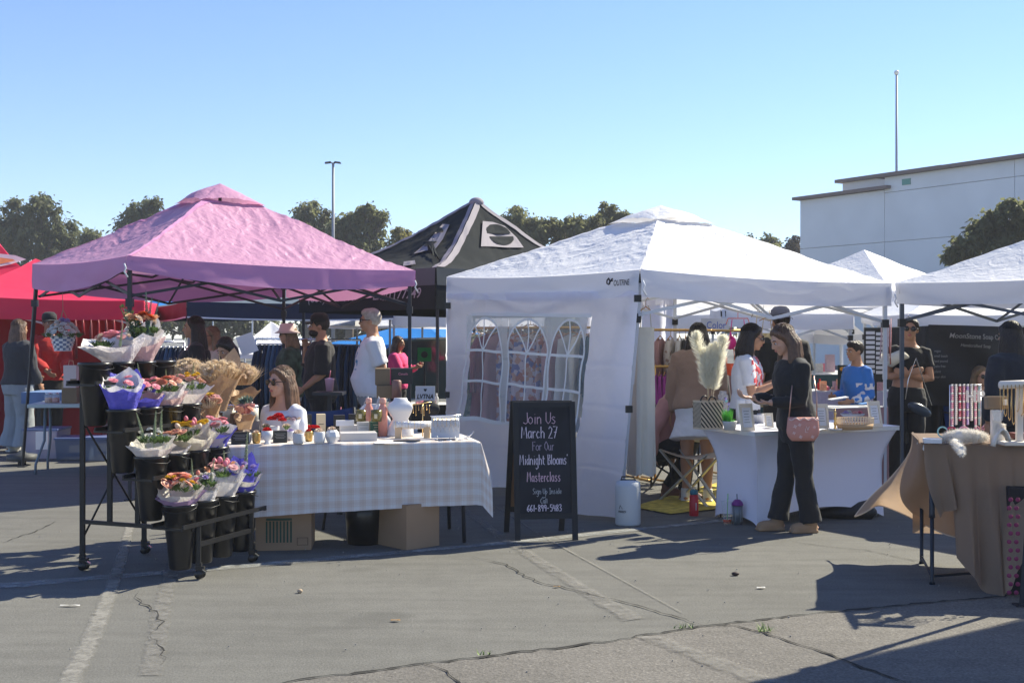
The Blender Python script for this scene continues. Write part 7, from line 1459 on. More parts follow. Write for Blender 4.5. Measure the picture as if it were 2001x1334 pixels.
# ---------------------------------------------------------------- red stall goods
wt = pin(118, 12.6); rt = root("folding_table", "white folding table with jars in front of the red stall", "table", wt); c = V((-4.55, 12.9, 0)); Rr = rotz(.12)
mb = MB(); mb.box(c+Rr @ V((0, 0, .73)), (1.3, .62, .04), Rr); mb.build("tabletop", mat("greenish white plastic", (.45, .52, .50), rough=.5), rt, smooth=False, bevel=.006)
for x in (-.52, .52):
    for s in (-1, 1):
        y = s*.24; mb = MB(); mb.tube([c+Rr @ V((x, y*.4, .71)), c+Rr @ V((x, y*.5, .35)), c+Rr @ V((x-.06, y, .1)), c+Rr @ V((x-.06, y, 0))], .014, 6); mb.build("leg", mat("grey blue tube", (.14, .18, .22), rough=.5), rt)
bl2 = mat("blue table cloth", (.12, .20, .36), rough=.8); c2 = V((-5.25, 14.6, 0)); mb = MB(); mb.box(c2+V((0, .1, .76)), (1.5, .6, .05)); mb.grid(lambda u, v: c2+V(((u-.5)*1.5, -.21+.02*sin(u*40)*v, .785-.14*v)), 40, 3); thing(mb, "covered_table", "long table under a blue cloth inside the red stall", "table", bl2, c2, smooth=False)
for x in (-.65, .65): mb = MB(); mb.bar(c2+V((x, .1, .73)), c2+V((x, .1, 0)), .05); thing(mb, "table_trestle", "dark trestle at the %s end of the blue clothed table" % ("left" if x < 0 else "right"), "trestle", dkgrey, c2+V((x, .1, 0)), smooth=False)
for k, x in enumerate((95, 109, 128)):
    D = 12.75; c = at(x, D, z=.752); r = .042; rt = root("candy_jar", ("left", "middle", "right")[k]+" glass candy jar of the three on the white folding table", "jar", c, "glass candy jars"); mb = MB(); mb.lathe([(r, 0), (r, .085), (r*.8, .095)], c, 18); mb.build("glass", clearg, rt); mb = MB(); mb.lathe([(0, .003), (r*.9, .003), (r*.9, .055), (0, .06)], c, 14); mb.build("sweets", (fm['peach'], fm['coral'], fm['rose'])[k], rt); mb = MB(); mb.lathe([(0, .095), (r*.85, .095), (r*.85, .11), (0, .11)], c, 18); mb.build("lid", silver, rt)
c = at(140, 12.9, z=.755); rt = root("gift_bag", "white paper gift bag with brown label on the red stall table", "bag", at(139, 12.9, 757)); c = at(139, 12.7, 757); mb = MB(); mb.box(c+V((0, 0, .12)), (.135, .08, .24), taper=1.02); mb.build("paper_bag", mat("white gift bag", (.62, .52, .50), rough=.6), rt, smooth=False); mb = MB(); mb.box(c+V((.04, -.0405, .06)), (.07, .003, .07)); mb.build("brown_label", kb, rt, smooth=False); mb = MB(); mb.tube([c+V((-.03, 0, .24)), c+V((-.02, 0, .29)), c+V((.02, 0, .29)), c+V((.03, 0, .24))], .003, 5); mb.build("handle", strawm, rt)
c = at(139, 12.7, z=.753); mb = MB(); mb.box(V((c.x, c.y, (at(139, 12.7, 757).z+.753)/2)), (.16, .12, at(139, 12.7, 757).z-.753-.002)); thing(mb, "dark_box", "dark box holding up the white gift bag", "box", kb, c, smooth=False)
binm = mat("lilac translucent plastic bin", (.34, .33, .46), rough=.4, alpha=.8); 
def bin_(label, px, D, w_, d_, h_, m):
    c = pin(px, D); rt = root("storage_bin", label, "storage bin", c, "plastic storage bins under the red stall tables"); mb = MB(); mb.box(c+V((0, 0, h_/2)), (w_, d_, h_), taper=1.1); mb.build("tub", m, rt, smooth=False, bevel=.01); mb = MB(); mb.box(c+V((0, 0, h_+.012)), (w_*1.14, d_*1.14, .025)); mb.build("lid", mat("blue bin lid", (.10, .14, .28), rough=.5), rt, smooth=False, bevel=.004)
bin_("tall lilac plastic bin under the blue clothed table", 92, 14.3, .38, .4, .34, binm); bin_("clear blue plastic bin right of the lilac bin", 150, 14.2, .34, .4, .24, mat("clear blue plastic bin", (.13, .18, .28), rough=.4, alpha=.7)); bin_("small pale blue bin behind the flower rack posts", 195, 14.0, .26, .3, .26, mat("clear blue plastic bin", (.13, .18, .28)))
o, c, w_, h_, R = bxa("white_poster", "white sheet leaning against the lilac bin", "sheet", 70, 93, 843, 878, 13.95, .004, M["white card"])
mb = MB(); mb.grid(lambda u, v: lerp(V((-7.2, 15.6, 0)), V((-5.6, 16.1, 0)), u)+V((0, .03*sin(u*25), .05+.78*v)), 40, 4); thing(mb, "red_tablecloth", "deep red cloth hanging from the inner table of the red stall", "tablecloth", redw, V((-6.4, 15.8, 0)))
for k in range(10):
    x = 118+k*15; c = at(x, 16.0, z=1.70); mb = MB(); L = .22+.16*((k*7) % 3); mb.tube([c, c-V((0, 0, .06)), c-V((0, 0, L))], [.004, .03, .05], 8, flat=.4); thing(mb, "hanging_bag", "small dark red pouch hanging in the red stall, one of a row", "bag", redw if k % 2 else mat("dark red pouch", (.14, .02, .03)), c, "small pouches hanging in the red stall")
# ---------------------------------------------------------------- brown table at the right
BU, BW_ = V((.97, -.243, 0)), V((.243, .97, 0)); B0 = V((2.46, 7.03, 0)); BZ = .842; BL = 1.5; BDp = .76
def bq_(a, b, z=0): return B0+BU*a+BW_*b+V((0, 0, z))
Rb = Matrix((BU, BW_, V((0, 0, 1)))).transposed(); rt = root("folding_table", "folding table with dark adjustable legs under the brown cloth at right", "table", bq_(BL/2, BDp/2))
mb = MB(); mb.box(bq_(BL/2, BDp/2, BZ-.022), (BL, BDp, .036), Rb); mb.build("tabletop", wplast, rt, smooth=False)
legm = mat("blue black leg paint", (.015, .02, .03), rough=.4)
for a in (.05, BL-.05):
    for b in (.04, BDp-.06): mb = MB(); mb.tube([bq_(a, b, BZ-.04), bq_(a, b, .42), bq_(a, b, .40)], [.017, .017, .02], 10); mb.tube([bq_(a, b, .42), bq_(a, b, .02), bq_(a, b, .0)], [.012, .012, .019], 10); mb.build("leg", legm, rt)
    mb = MB(); mb.tube([bq_(a, .04, .045), bq_(a, BDp-.06, .045)], .009, 6); mb.build("leg_crossbar", legm, rt)
mb = MB(); mb.bar(bq_(.06, .05, .50), bq_(.55, .05, .50), .012, .035); mb.build("support_bar", blackm, rt, smooth=False)
mb = MB(); mb.box(bq_(.30, .038, .525), (.035, .02, .02), Rb); mb.build("release_clip", mat("orange clip", (.7, .12, .02)), rt, smooth=False)
vs, fs = text_mesh("LIFETIME"); mb = MB(); mb.add([bq_(.24+p.x*.028, .038, .493+p.y*.018) for p in vs], fs); mb.build("lettering", tiny, rt, smooth=False)
mb = MB(); mb.bar(bq_(.05, .04, .05), bq_(.5, .35, .045), .016, .016); mb.build("floor_brace", legm, rt, smooth=False)
brown = mat("brown table cloth", (.36, .26, .185), rough=.85, trans=.5, bump=.5, bs=7, bd=.02, sheen=.1)
hem = mat("pale cloth hem", (.55, .42, .30), rough=.8)
rt = root("tablecloth", "brown cloth blowing out from the left end of the jewellery table", "tablecloth", bq_(BL/2, BDp/2))
def curve(pts, t):
    k = len(pts)-1; s = min(t, .9999)*k; i = int(s); f = s-i; p0, p1, p2, p3 = pts[max(i-1, 0)], pts[i], pts[i+1], pts[min(i+2, k)]
    return .5*((2*p1)+(-p0+p2)*f+(2*p0-5*p1+4*p2-p3)*f*f+(-p0+3*p1-3*p2+p3)*f**3)
FLt = bq_(0, 0, BZ+.006); BLt = bq_(0, BDp, BZ+.006)
mb = MB(); mb.grid(lambda u, v: bq_(-.012+u*(BL+.01), -.012+v*(BDp+.02), BZ+.004+.003*nz((u*14, v*9, 1))), 30, 16); mb.build("cloth_top", brown, rt)
topc = [BLt, lerp(BLt, FLt, .5), FLt, bq_(.25, .10, BZ-.03), bq_(.5, .2, BZ-.03)]
botc = [at(1673, 7.95, 1010), at(1706, 7.95, 986), at(1752, 7.85, 998), at(1806, 7.75, 1024), at(1846, 7.6, 1042), at(1905, 7.45, 1054)]
left = [BLt, at(1778, 7.9, 884), at(1745, 7.95, 930), at(1700, 8.0, 976), botc[0]]
def flap(u, v):
    a = curve(topc, u); b = curve(botc, u); s = lerp(a, b, v); l = curve(left, v); l0 = lerp(left[0], left[-1], v); k = (1-u)**2
    return s+(l-l0)*k+V((0, 1, 0))*(.05*sin(u*9+v*3)*v+.03*sin(u*19-v*4)*v)
mb = MB(); mb.grid(flap, 50, 30); mb.build("windblown_side", brown, rt)
mb = MB(); mb.tube([flap(0, v/20) for v in range(21)], .006, 5); mb.tube([flap(u/30, 1) for u in range(31)], .005, 5); mb.build("hem_cord", hem, rt)
drop = [((1806, 868), (1838, 1012)), ((1822, 869), (1850, 1000)), ((1850, 870), (1868, 990)), ((1880, 872), (1872, 1090)), ((1905, 874), (1898, 1125)), ((1925, 875), (1925, 1156)), ((1945, 877), (1950, 1172)), ((1965, 878), (1966, 1174)), ((1985, 880), (1972, 1150)), ((2015, 882), (1985, 1120)), ((2080, 886), (2070, 1000))]
def frontd(u, v):
    s = u*(len(drop)-1); i = min(int(s), len(drop)-2); f = s-i; f = f*f*(3-2*f)*.5+f*.5
    a = lerp(V(drop[i][0]), V(drop[i+1][0]), f); b = lerp(V(drop[i][1]), V(drop[i+1][1]), f)
    ta = min(1.2, max(-.02, (u*1.0)*.72)); t0 = bq_(ta*.78, -.012, BZ+.002); D1 = 7.02-.42*u; bt_ = at(b.x, D1, b.y); p = lerp(t0, bt_, v)
    if u < .08: p += V((-.03*sin(pi*v)*(1-u/.08), 0, 0))
    return p+V((.0, .035*sin(u*28)*v**.7+.012*sin(u*50+v*3)*v, 0))
mb = MB(); mb.grid(frontd, 90, 26); mb.build("front_drape", brown, rt)
mb = MB(); mb.grid(lambda u, v: bq_(u*BL, BDp+.015+.02*sin(u*22)*v, BZ+.002-v*.66), 50, 8); mb.build("back_drape", brown, rt)
# polka dot case
c = at(2010, 6.75, z=0); blk = mat("black dotted cover", (.014, .010, .012), rough=.7); rt = root("dotted_case", "black case with pink polka dots standing at the right edge under the table", "case", c)
mb = MB(); mb.box(c+V((.12, .12, .31)), (.40, .26, .62), rotz(-.24)); mb.build("case_body", blk, rt, smooth=False, bevel=.01); pkd = mat("magenta dot", (.24, .03, .09), rough=.7)
for j in range(12):
    for i in range(2):
        p = at(1972+i*14+(j % 2)*3, 6.56-.004*i, z=.06+j*.047); mb = MB(); mb.ell(p, (.013, .003, .013), rotz(-.24), 10, 5); mb.build("dot", pkd, rt)
# jewellery on the brown table
def onB(x, y, z=BZ+.008): D = F*(CH-z)/(y-HY); return at(x, D, z=z)
fur = mat("white faux fur", (.78, .74, .68), rough=.9, trans=.3)
def furry(label, pts, rads, n, L=.022, name="faux_fur"):
    c = pts[0]; rt = root(name, label, "fur throw", c); mb = MB(); mb.tube(pts, rads, 12, flat=.8); mb.build("fur_core", fur, rt); mb = MB(); rd = random.Random(len(pts)); k = len(pts)-1
    for j in range(n):
        t = rd.uniform(0, k-.001); i = int(t); p = lerp(pts[i], pts[i+1], t-i); r = lerp(rads[i], rads[i+1], t-i); a = rd.uniform(0, 6.28); d = (pts[i+1]-pts[i]).normalized(); s1 = d.cross(V((0, 0, 1))).normalized(); s2 = d.cross(s1); o = s1*cos(a)+s2*sin(a)*.8; q = p+o*r*.95; e = q+(o+V((rd.gauss(0, .5), rd.gauss(0, .5), rd.gauss(0, .5)-.3))).normalized()*L; w_ = V((rd.uniform(-1, 1), rd.uniform(-1, 1), rd.uniform(-1, 1))).normalized()*.0013; mb.add([q-w_, q+w_, e], [(0, 1, 2)])
    tag(mb.build("fur_strands", fur, rt), kind='stuff'); return rt
furry("white faux fur throw lying along the front of the brown table", [onB(1852, 866)+V((0, .05, .03)), onB(1880, 868)+V((0, .05, .045)), onB(1912, 868)+V((0, .06, .045)), onB(1935, 866)+V((0, .08, .03))], [.025, .045, .042, .02], 3500)
furry("drooping white fur tail over the table edge", [onB(1868, 869)+V((0, .02, .02)), onB(1874, 874)+V((0, -.01, .0)), onB(1878, 880)+V((0, -.02, -.02))], [.02, .022, .006], 900)
furry("white fur covered jewellery stand right of the throw", [onB(1950, 866), onB(1950, 866)+V((0, 0, .06)), onB(1952, 866)+V((0, 0, .12))], [.05, .045, .04], 1800, .014)
c = onB(1821, 866); mb = MB(); mb.box(c+V((.02, .05, .012)), (.10, .10, .024), Rb); thing(mb, "white_tray", "flat white tray at the left corner of the brown table", "tray", ceram, c, smooth=False)
pbead = [mat("pink bead", (.75, .32, .42), rough=.25), mat("pearl bead", (.80, .76, .70), rough=.25), mat("lilac bead", (.45, .32, .60), rough=.25), mat("red bead", (.5, .05, .1), rough=.25), mat("mint bead", (.40, .62, .55), rough=.25)]
c = onB(1897, 862); rt = root("bead_rack", "rack with rows of pink and pearl bead necklaces on the brown table", "jewellery display", c+V((0, .1, 0)))
mb = MB(); mb.tube([c+V((-.09, .1, .0)), c+V((-.09, .1, .335)), c+V((.10, .1, .34)), c+V((.10, .1, 0))], .004, 6); mb.build("wire_frame", silver, rt)
rdb = random.Random(5); bead = MB(); bead.ell((0, 0, 0), .0062, None, 8, 6); bme = [bead.mesh("bead", m_, None) for m_ in pbead]
for k in range(8):
    x = -.08+k*.024; mm = [0, 1, 3, 0, 2, 1, 0, 4][k]
    for side in (0, 1):
        for j in range(22 - (k % 3)*2):
            z = .335-j*.0125; p = c+V((x+side*.010, .1-.006+side*.012, z)); q = bpy.data.objects.new("bead", bme[mm if j % 4 else 1]); reg(q, rt, Matrix.Identity(4)); q.location = WM[rt].inverted() @ p
rt2 = root("bead_letters", "pearl bead letter charms hanging on the right of the bead rack", "letter charm", c+V((.05, .06, .2)))
vs, fs = text_mesh("HP", bold=.02); mb = MB(); mb.add([c+V((.0+p.x*.095, .085, .235+p.y*.10)) for p in vs], fs); o = mb.build("letter_charm", pbead[1], rt2, smooth=False, solid=.008)
for k, (x, y, s) in enumerate(((1852, 838, .030), (1870, 836, .030), (1894, 838, .032))):
    p = onB(x, 866)+V((0, .08, .06)); mb = MB(); n = 26
    for j in range(n): a = 2*pi*j/n; mb.ell(p+V((cos(a)*s, sin(a)*.008, sin(a)*s)), .0055, None, 6, 4)
    mb.tube([p+V((0, 0, -s)), V((p.x, p.y, BZ+.01))], .004, 5); o = thing(mb, "bead_bracelet", ("mint and pearl bead bracelet at the left of the bead rack", "pink and red bead bracelet below the bead rack", "pink bead bracelet nearest the pink bow")[k], "bracelet", pbead[(4, 3, 0)[k]], p)
p = onB(1918, 850)+V((0, .02, .04)); mb = MB()
for s in (-1, 1): mb.tube([p, p+V((s*.022, 0, .018)), p+V((s*.026, 0, -.006)), p], .004, 6); mb.tube([p, p+V((s*.016, 0, -.035))], .0035, 6)
mb.tube([p-V((0, 0, 0)), V((p.x, p.y, BZ+.008))], .003, 5); thing(mb, "pink_bow", "small pink bow charm in front of the letter charms", "bow", pbead[0], p)
# T-bar with gold necklaces
c = onB(1978, 850); rt = root("necklace_stand", "white padded T-bar stand hung with gold necklaces at the right edge", "jewellery display", c+V((0, .12, 0))); velc = mat("cream leatherette", (.70, .64, .56), rough=.5)
a, b = at(1955, 6.9, 752), at(2060, 6.85, 748); mb = MB(); mb.tube([a-V((.006, 0, 0)), a, b], [.02, .024, .024], 16); mb.build("padded_bar", velc, rt); mb = MB(); m0 = at(1992, 6.9, 750); mb.bar(m0, V((m0.x, m0.y, BZ+.01)), .035, .03); mb.build("stem", velc, rt, smooth=False); mb = MB(); mb.box(V((m0.x, m0.y, BZ+.018)), (.22, .12, .022)); mb.build("base", velc, rt, smooth=False, bevel=.004)
for k in range(13):
    p = lerp(a, b, .02+k*.075); L = .14+.05*((k*5) % 4)/2
    for s in (-1, 1): mb = MB(); mb.tube([p+V((0, s*.025, 0)), p+V((s*.003, s*.025, -L)), p+V((0, 0, -L-.02))], .0022, 5); mb.build("gold_chain", gold, rt)
c = onB(1947, 858); kr = at(1950, 6.95, 802); mb = MB(); mb.box(kr+V((.0, .03, .045)), (.125, .05, .075), rotx(-.1)); o = thing(mb, "earring_card_box", "brown card display box with a white tag above the clear cup", "box", mat("brown card", (.27, .19, .12), rough=.8), kr, smooth=True, bevel=.006); mb = MB(); mb.box(kr+V((.045, .002, .05)), (.03, .002, .035), rotx(-.1)); mb.build("price_tag", M["white card"], o, smooth=False)
mb = MB(); mb.bar(kr+V((0, .03, .0)), V((kr.x, kr.y+.03, BZ+.01)), .05, .04); mb.build("box_prop", velc, o, smooth=False)
p = at(1950, 6.85, 822); mb = MB(); mb.lathe([(.024, 0), (.036, .062), (.037, .064)], p, 20, cap=False); mb.lathe([(0, 0), (.024, 0)], p, 20); thing(mb, "clear_cup", "small clear plastic cup standing on the fur stand", "cup", clearg, p)
# ring display hump
c = onB(1965, 874); mb = MB(); mb.grid(lambda u, v: c+V((-.05+.09*u, .03+.05*v, .002+.085*sin(pi*u)**.7*(1-.3*v)+.03*u)), 14, 6); thing(mb, "velvet_hump", "beige curved ring display leaning beside the fur stand", "jewellery display", velc, c, solid=.012)
for k in range(5): c = onB(1935+k*4, 862-k); mb = MB(); mb.lathe([(.010, -.0015), (.0125, 0), (.010, .0015)], c+V((0, -.01, .03+.008*k)), 16, R=Matrix.Rotation(1.2, 3, 'X'), cap=False); mb.tube([c, c+V((0, -.01, .02+.008*k))], .002, 4); thing(mb, "gold_ring", "gold hoop on a tiny post in front of the white fur stand", "ring", gold, c, "gold hoops by the fur stand")
mb = MB(); c = onB(1998, 858); mb.box(c+V((.03, .03, .02)), (.16, .10, .035)); thing(mb, "red_box", "red brown jewellery box at the right edge of the table", "box", mat("red brown leather", (.20, .05, .03), rough=.5), c, smooth=False)
# ---------------------------------------------------------------- clothes in the stall
def garment(name, label, c, w_, L, yaw, m, cat="garment", sleeves=False, strap_=False, flare=1.1, dep=.05, group=None, neck=True, hang=True, seed=0):
    """hangs from the hanger point c"""
    R = rotz(yaw); rt = root(name, label, cat, c, group); mb = MB(); top_ = -.05 if not strap_ else -.20
    def fn(u, v):
        a = 2*pi*u; ww = lerp(w_*(.42 if strap_ else .40), w_*.5*flare, v**.7)*(1 if v > .06 or strap_ else .75+.25*v/.06); d = dep*(.5+.8*v)*(1+.35*sin(a*5+seed)*v+.2*sin(a*9+seed*2)*v); z = lerp(top_, -L, v)
        if v < .06 and not strap_: z -= .045*abs(cos(a))**1.5
        return c+R @ V((cos(a)*ww*(1+.03*sin(v*13+seed)), sin(a)*d, z+.012*sin(a*3+seed)*v))
    mb.grid(fn, 36, 14); mb.build("cloth_body", m, rt)
    if sleeves:
        for s in (-1, 1):
            mb = MB(); mb.tube([c+R @ V((s*w_*.33, 0, -.09)), c+R @ V((s*w_*.47, .0, -.22)), c+R @ V((s*w_*.50, -.02, -.22-L*.45))], [.035, .05, .045], 10, flat=.7); mb.build("sleeve", m, rt)
    if strap_:
        for s in (-1, 1): mb = MB(); mb.tube([c+R @ V((s*w_*.28, 0, -.205)), c+R @ V((s*w_*.22, 0, -.06)), c+R @ V((0+s*.02, 0, -.02))], .004, 5); mb.build("shoulder_strap", m, rt)
    if hang:
        mb = MB(); mb.tube([c+R @ V((-w_*.38, 0, -.075)), c+V((0, 0, -.03)), c+R @ V((w_*.38, 0, -.075))], .005, 6); mb.tube([c+V((0, 0, -.03)), c+V((0, 0, .02)), c+R @ V((.015, 0, .045)), c+R @ V((.03, 0, .03))], .0025, 5); mb.build("hanger", mat("wood hanger", (.45, .22, .08), rough=.5), rt)
    return rt
def pattern(name, base, cols, sc):
    m = mat(name, base, rough=.8, trans=.15); n, L, p = nodes(m); tc = n.new("ShaderNodeTexCoord"); vo = n.new("ShaderNodeTexVoronoi"); vo.inputs["Scale"].default_value = sc; L.new(tc.outputs["Object"], vo.inputs[0]); r = n.new("ShaderNodeValToRGB"); r.color_ramp.interpolation = 'CONSTANT'; e = r.color_ramp.elements; e[0].color = (*base, 1)
    e[1].position = .5; e[1].color = (*cols[0], 1)
    for i, c_ in enumerate(cols[1:]): q = e.new(.62+.12*i); q.color = (*c_, 1)
    L.new(vo.outputs["Color"], r.inputs[0]); L.new(r.outputs[0], p.inputs["Base Color"]); return m
rust = pattern("rust and blue patterned cloth", (.50, .42, .46), [(.38, .12, .07), (.10, .12, .28), (.45, .25, .18)], 26); grp = pattern("green patterned cloth", (.12, .15, .09), [(.30, .28, .18), (.05, .10, .07)], 30); flor = pattern("white and brown patterned blouse", (.55, .50, .46), [(.30, .20, .16), (.7, .66, .62)], 34)
teal = cloth("dark teal cloth", (.03, .07, .08)); creamc = cloth("cream knit", (.62, .58, .48)); mauvec = cloth("mauve cloth", (.36, .20, .20)); greyc = cloth("grey white cloth", (.50, .49, .47)); maroonc = cloth("maroon cloth", (.20, .04, .05)); purple = cloth("purple cloth", (.30, .04, .25))
goldrail = mat("gold clothes rail", (.62, .38, .12), rough=.35, metal=.7)
def rail(label, a, b, m, posts=True, grp="clothes rails"):
    rt = root("clothes_rail", label, "clothes rail", V(((a.x+b.x)/2, (a.y+b.y)/2, 0)), grp); mb = MB(); mb.tube([a, b], .014, 10); mb.build("rail_bar", m, rt)
    if posts:
        for p in (a, b): mb = MB(); mb.tube([p, V((p.x, p.y, .03))], .012, 8); mb.build("rail_post", m, rt); d = V((.5*(b-a).normalized().y, -.5*(b-a).normalized().x, 0))*.5; mb = MB(); mb.tube([V((p.x, p.y, .03))-d, V((p.x, p.y, .03))+d], .012, 6); mb.build("rail_foot", m, rt)
    return rt
# rack behind the window wall
a, b = V((-.48, 12.25, 1.56)), V((1.05, 11.2, 1.56)); rail("gold clothes rail of patterned dresses seen through the window wall", a, b, goldrail)
specs = [(.02, grp, .85, "green patterned dress"), (.08, grp, .88, "second green patterned dress"), (.16, maroonc, .95, "maroon dress"), (.23, mauvec, .95, "mauve long dress"), (.30, rust, 1.0, "rust and blue patterned dress"), (.37, rust, 1.02, "long rust patterned dress"), (.46, flor, .8, "white brown patterned blouse"), (.54, rust, .95, "rust patterned kimono"), (.62, mauvec, .7, "rose top"), (.70, greyc, .8, "grey white shirt"), (.76, creamc, .85, "cream cardigan"), (.83, teal, .62, "dark teal jacket"), (.88, teal, .66, "second dark teal jacket"), (.94, creamc, .9, "cream long shirt")]
for i, (t, m_, L, lab) in enumerate(specs): garment("hanging_dress", lab+" hanging on the rail behind the window wall", lerp(a, b, t)+V((0, 0, -.01)), .40, L, .7+.25*sin(i*2), m_, sleeves=i % 2 == 0, seed=i, group="clothes on the rail behind the window")
garment("hanging_dress", "rust patterned halter dress hanging highest behind the centre window arch", at(1037, 11.6, 628), .40, 1.05, .2, rust, strap_=True, seed=3, group="clothes on the rail behind the window")
# long cream dress at the wall's edge
garment("cream_dress", "long cream slip dress hanging at the open edge of the white tent", at(1262, 9.75, 592), .17, 1.42, .25, creamc, strap_=True, dep=.04, flare=1.0, seed=2)
garment("cream_dress", "beige long garment hanging behind the cream slip dress", at(1246, 10.1, 640), .20, 1.25, .5, cloth("warm beige cloth", (.52, .44, .36)), dep=.05, seed=5)
# inner racks
a, b = at(1246, 12.0, 644), at(1466, 12.6, 646); rail("upper gold clothes rail across the clothes stall", a, b, goldrail)
for i, (x, m_, L, w_, sl_, lab) in enumerate(((1290, mauvec, .62, .26, True, "mauve blouse on a wooden hanger"), (1310, flor, .60, .30, True, "white patterned blouse on a wooden hanger"), (1328, greyc, .62, .26, True, "pale grey blouse"), (1340, blackc, .66, .30, True, "black top"), (1352, blackc, .60, .26, True, "second black top"))):
    garment("hanging_blouse", lab+" on the upper rail of the clothes stall", at(x, 12.2, 650), w_, L, 1.05+.1*i, m_, sleeves=sl_, seed=i+7, group="blouses on the upper rail")
a, b = at(1280, 11.9, 716), at(1420, 12.3, 716); rail("lower gold clothes rail of trousers and shorts", a, b, goldrail, grp="clothes rails")
for i in range(16):
    m_ = (purple, mauvec, maroonc, greyj, grp, teal, blackc, greyj)[i % 8] if i > 3 else purple; garment("hanging_trousers", ("purple", "mauve", "maroon", "charcoal", "green patterned", "teal", "black", "grey")[i % 8 if i > 3 else 0]+" folded trousers, pair %s from the left on the lower gold rail" % ("first second third fourth fifth sixth seventh eighth ninth tenth eleventh twelfth thirteenth fourteenth fifteenth last".split()[i]), lerp(a, b, i/15)-V((0, 0, .02)), .16, .34+.05*(i % 3), 1.2, m_, dep=.03, seed=i, group="trousers on the lower rail")
# bikinis and tops
hot = cloth("hot pink lycra", (.75, .03, .32)); orange_ = cloth("orange red lycra", (.75, .10, .04))
def bikini(label, x, y, D, m, w_=.26, s=1.0, hm=None):
    c = at(x, D, y); rt = root("bikini_top", label, "swimwear", c, "swim tops hanging on the rail"); 
    for sg in (-1, 1):
        p = c+V((sg*w_*.27, 0, -.26*s)); mb = MB(); mb.ell(p, (.062*s, .035, .075*s), None, 14, 10); mb.tube([p+V((0, 0, .05*s)), p+V((0, 0, .12*s))], [.045*s, .006], 8, flat=.5); mb.build("cup", m, rt); mb = MB(); mb.tube([p+V((0, 0, .1*s)), c+V((sg*.06, 0, -.01))], .0045, 5); mb.build("string", m, rt)
    mb = MB(); mb.tube([c+V((-w_*.5, 0, -.32*s)), c+V((0, .0, -.33*s)), c+V((w_*.5, 0, -.32*s))], .01, 6, flat=.5); mb.build("band", m, rt)
    mb = MB(); mb.tube([c+V((-.12, 0, -.06)), c+V((-.10, 0, .0)), c+V((.10, 0, .0)), c+V((.12, 0, -.06))], .005, 6); mb.tube([c, c+V((0, 0, .06))], .003, 5); mb.build("hanger", hm or silver, rt)
bikini("hot pink bikini top on an orange hanger above the sunglasses seller", 1442, 622, 12.0, hot, .28, .95, orange_); garment("swim_top", "orange red top hanging behind the sunglasses seller", at(1424, 12.1, 672), .26, .32, .3, orange_, strap_=True, seed=2)
garment("slip_top", "cream satin slip top hanging between seller and capped man", at(1503, 11.9, 612), .27, .95, .1, cloth("cream satin", (.66, .56, .34), rough=.4), strap_=True, seed=1); bikini("cream padded bikini top hanging beside the slate cap", 1492, 608, 11.8, cloth("cream satin", (.66, .56, .34)), .3, 1.15)
garment("swim_top", "red patterned swimsuit hanging behind the seller's shoulder", at(1478, 12.1, 690), .22, .4, .2, pattern("red pink pattern", (.6, .1, .1), [(.7, .3, .3), (.5, .02, .05)], 30), strap_=True, seed=4)
st = board("hanging_sign", "white sign with blue handwritten word Color hanging over the clothes rail", "sign", 1370, 1424, 622, 648, 13.2, mat("pale sign board", (.50, .56, .66), rough=.6)); btext(*st, "Color", .05, -.25, .75, mat("blue marker", (.05, .12, .5)), .007, ww=.7)
# jeans rack behind the pink canopy
a, b = at(500, 15.6, 662), at(705, 15.6, 664); rail("long steel rail of denim jeans beneath the navy canopy", a, b, silver, grp="denim rails"); dn = [cloth("denim %d" % i, c_) for i, c_ in enumerate(((.012, .022, .05), (.02, .05, .11), (.05, .10, .17), (.012, .016, .028), (.03, .075, .14)))]
rj = random.Random(8); 
def jeansrow(a, b, n, where):
    for i in range(n):
        p = lerp(a, b, (i+.5)/n)-V((0, 0, .02)); m_ = dn[rj.choice((0, 0, 1, 2, 3, 4, 1))]; rt = root("hanging_jeans", ("dark indigo", "mid blue", "washed blue", "near black", "bright blue")[dn.index(m_)]+" jeans hanging on the "+where, "jeans", p, "jeans on the "+where); L = rj.uniform(.95, 1.1); R = rotz(rj.uniform(1.0, 1.5))
        for s in (-1, 1): mb = MB(); mb.tube([p+R @ V((s*.03, 0, -.06)), p+R @ V((s*.07, .01, -.3)), p+R @ V((s*.085, .02, -.65)), p+R @ V((s*.09, .0, -L))], [.05, .085, .065, .06], 8, flat=.45); mb.build("trouser_leg", m_, rt)
        mb = MB(); mb.tube([p, p+V((0, 0, .03)), p+R @ V((.012, 0, .045))], .003, 4); mb.box(p-V((0, 0, .045)), (.05, .16, .012), R); mb.build("clip_hanger", silver, rt)
jeansrow(a, b, 24, "steel rail beneath the navy canopy")
a, b = at(250, 15.2, 668), at(360, 15.4, 668); rail("short steel rail of dark jeans beside the red stall", a, b, silver, grp="denim rails"); jeansrow(a, b, 13, "short rail beside the red stall")
a, b = at(480, 15.9, 664), at(560, 16.2, 664)
# fence panel posts and white sheet held up
c = at(483, 11.9, 672); R = rotz(.3) @ roty(-.35); mb = MB(); mb.box(c, (.17, .004, .20), R); thing(mb, "paper_sheet", "white sheet of paper held up behind the dried bouquets", "paper", M["white card"], c, smooth=False)
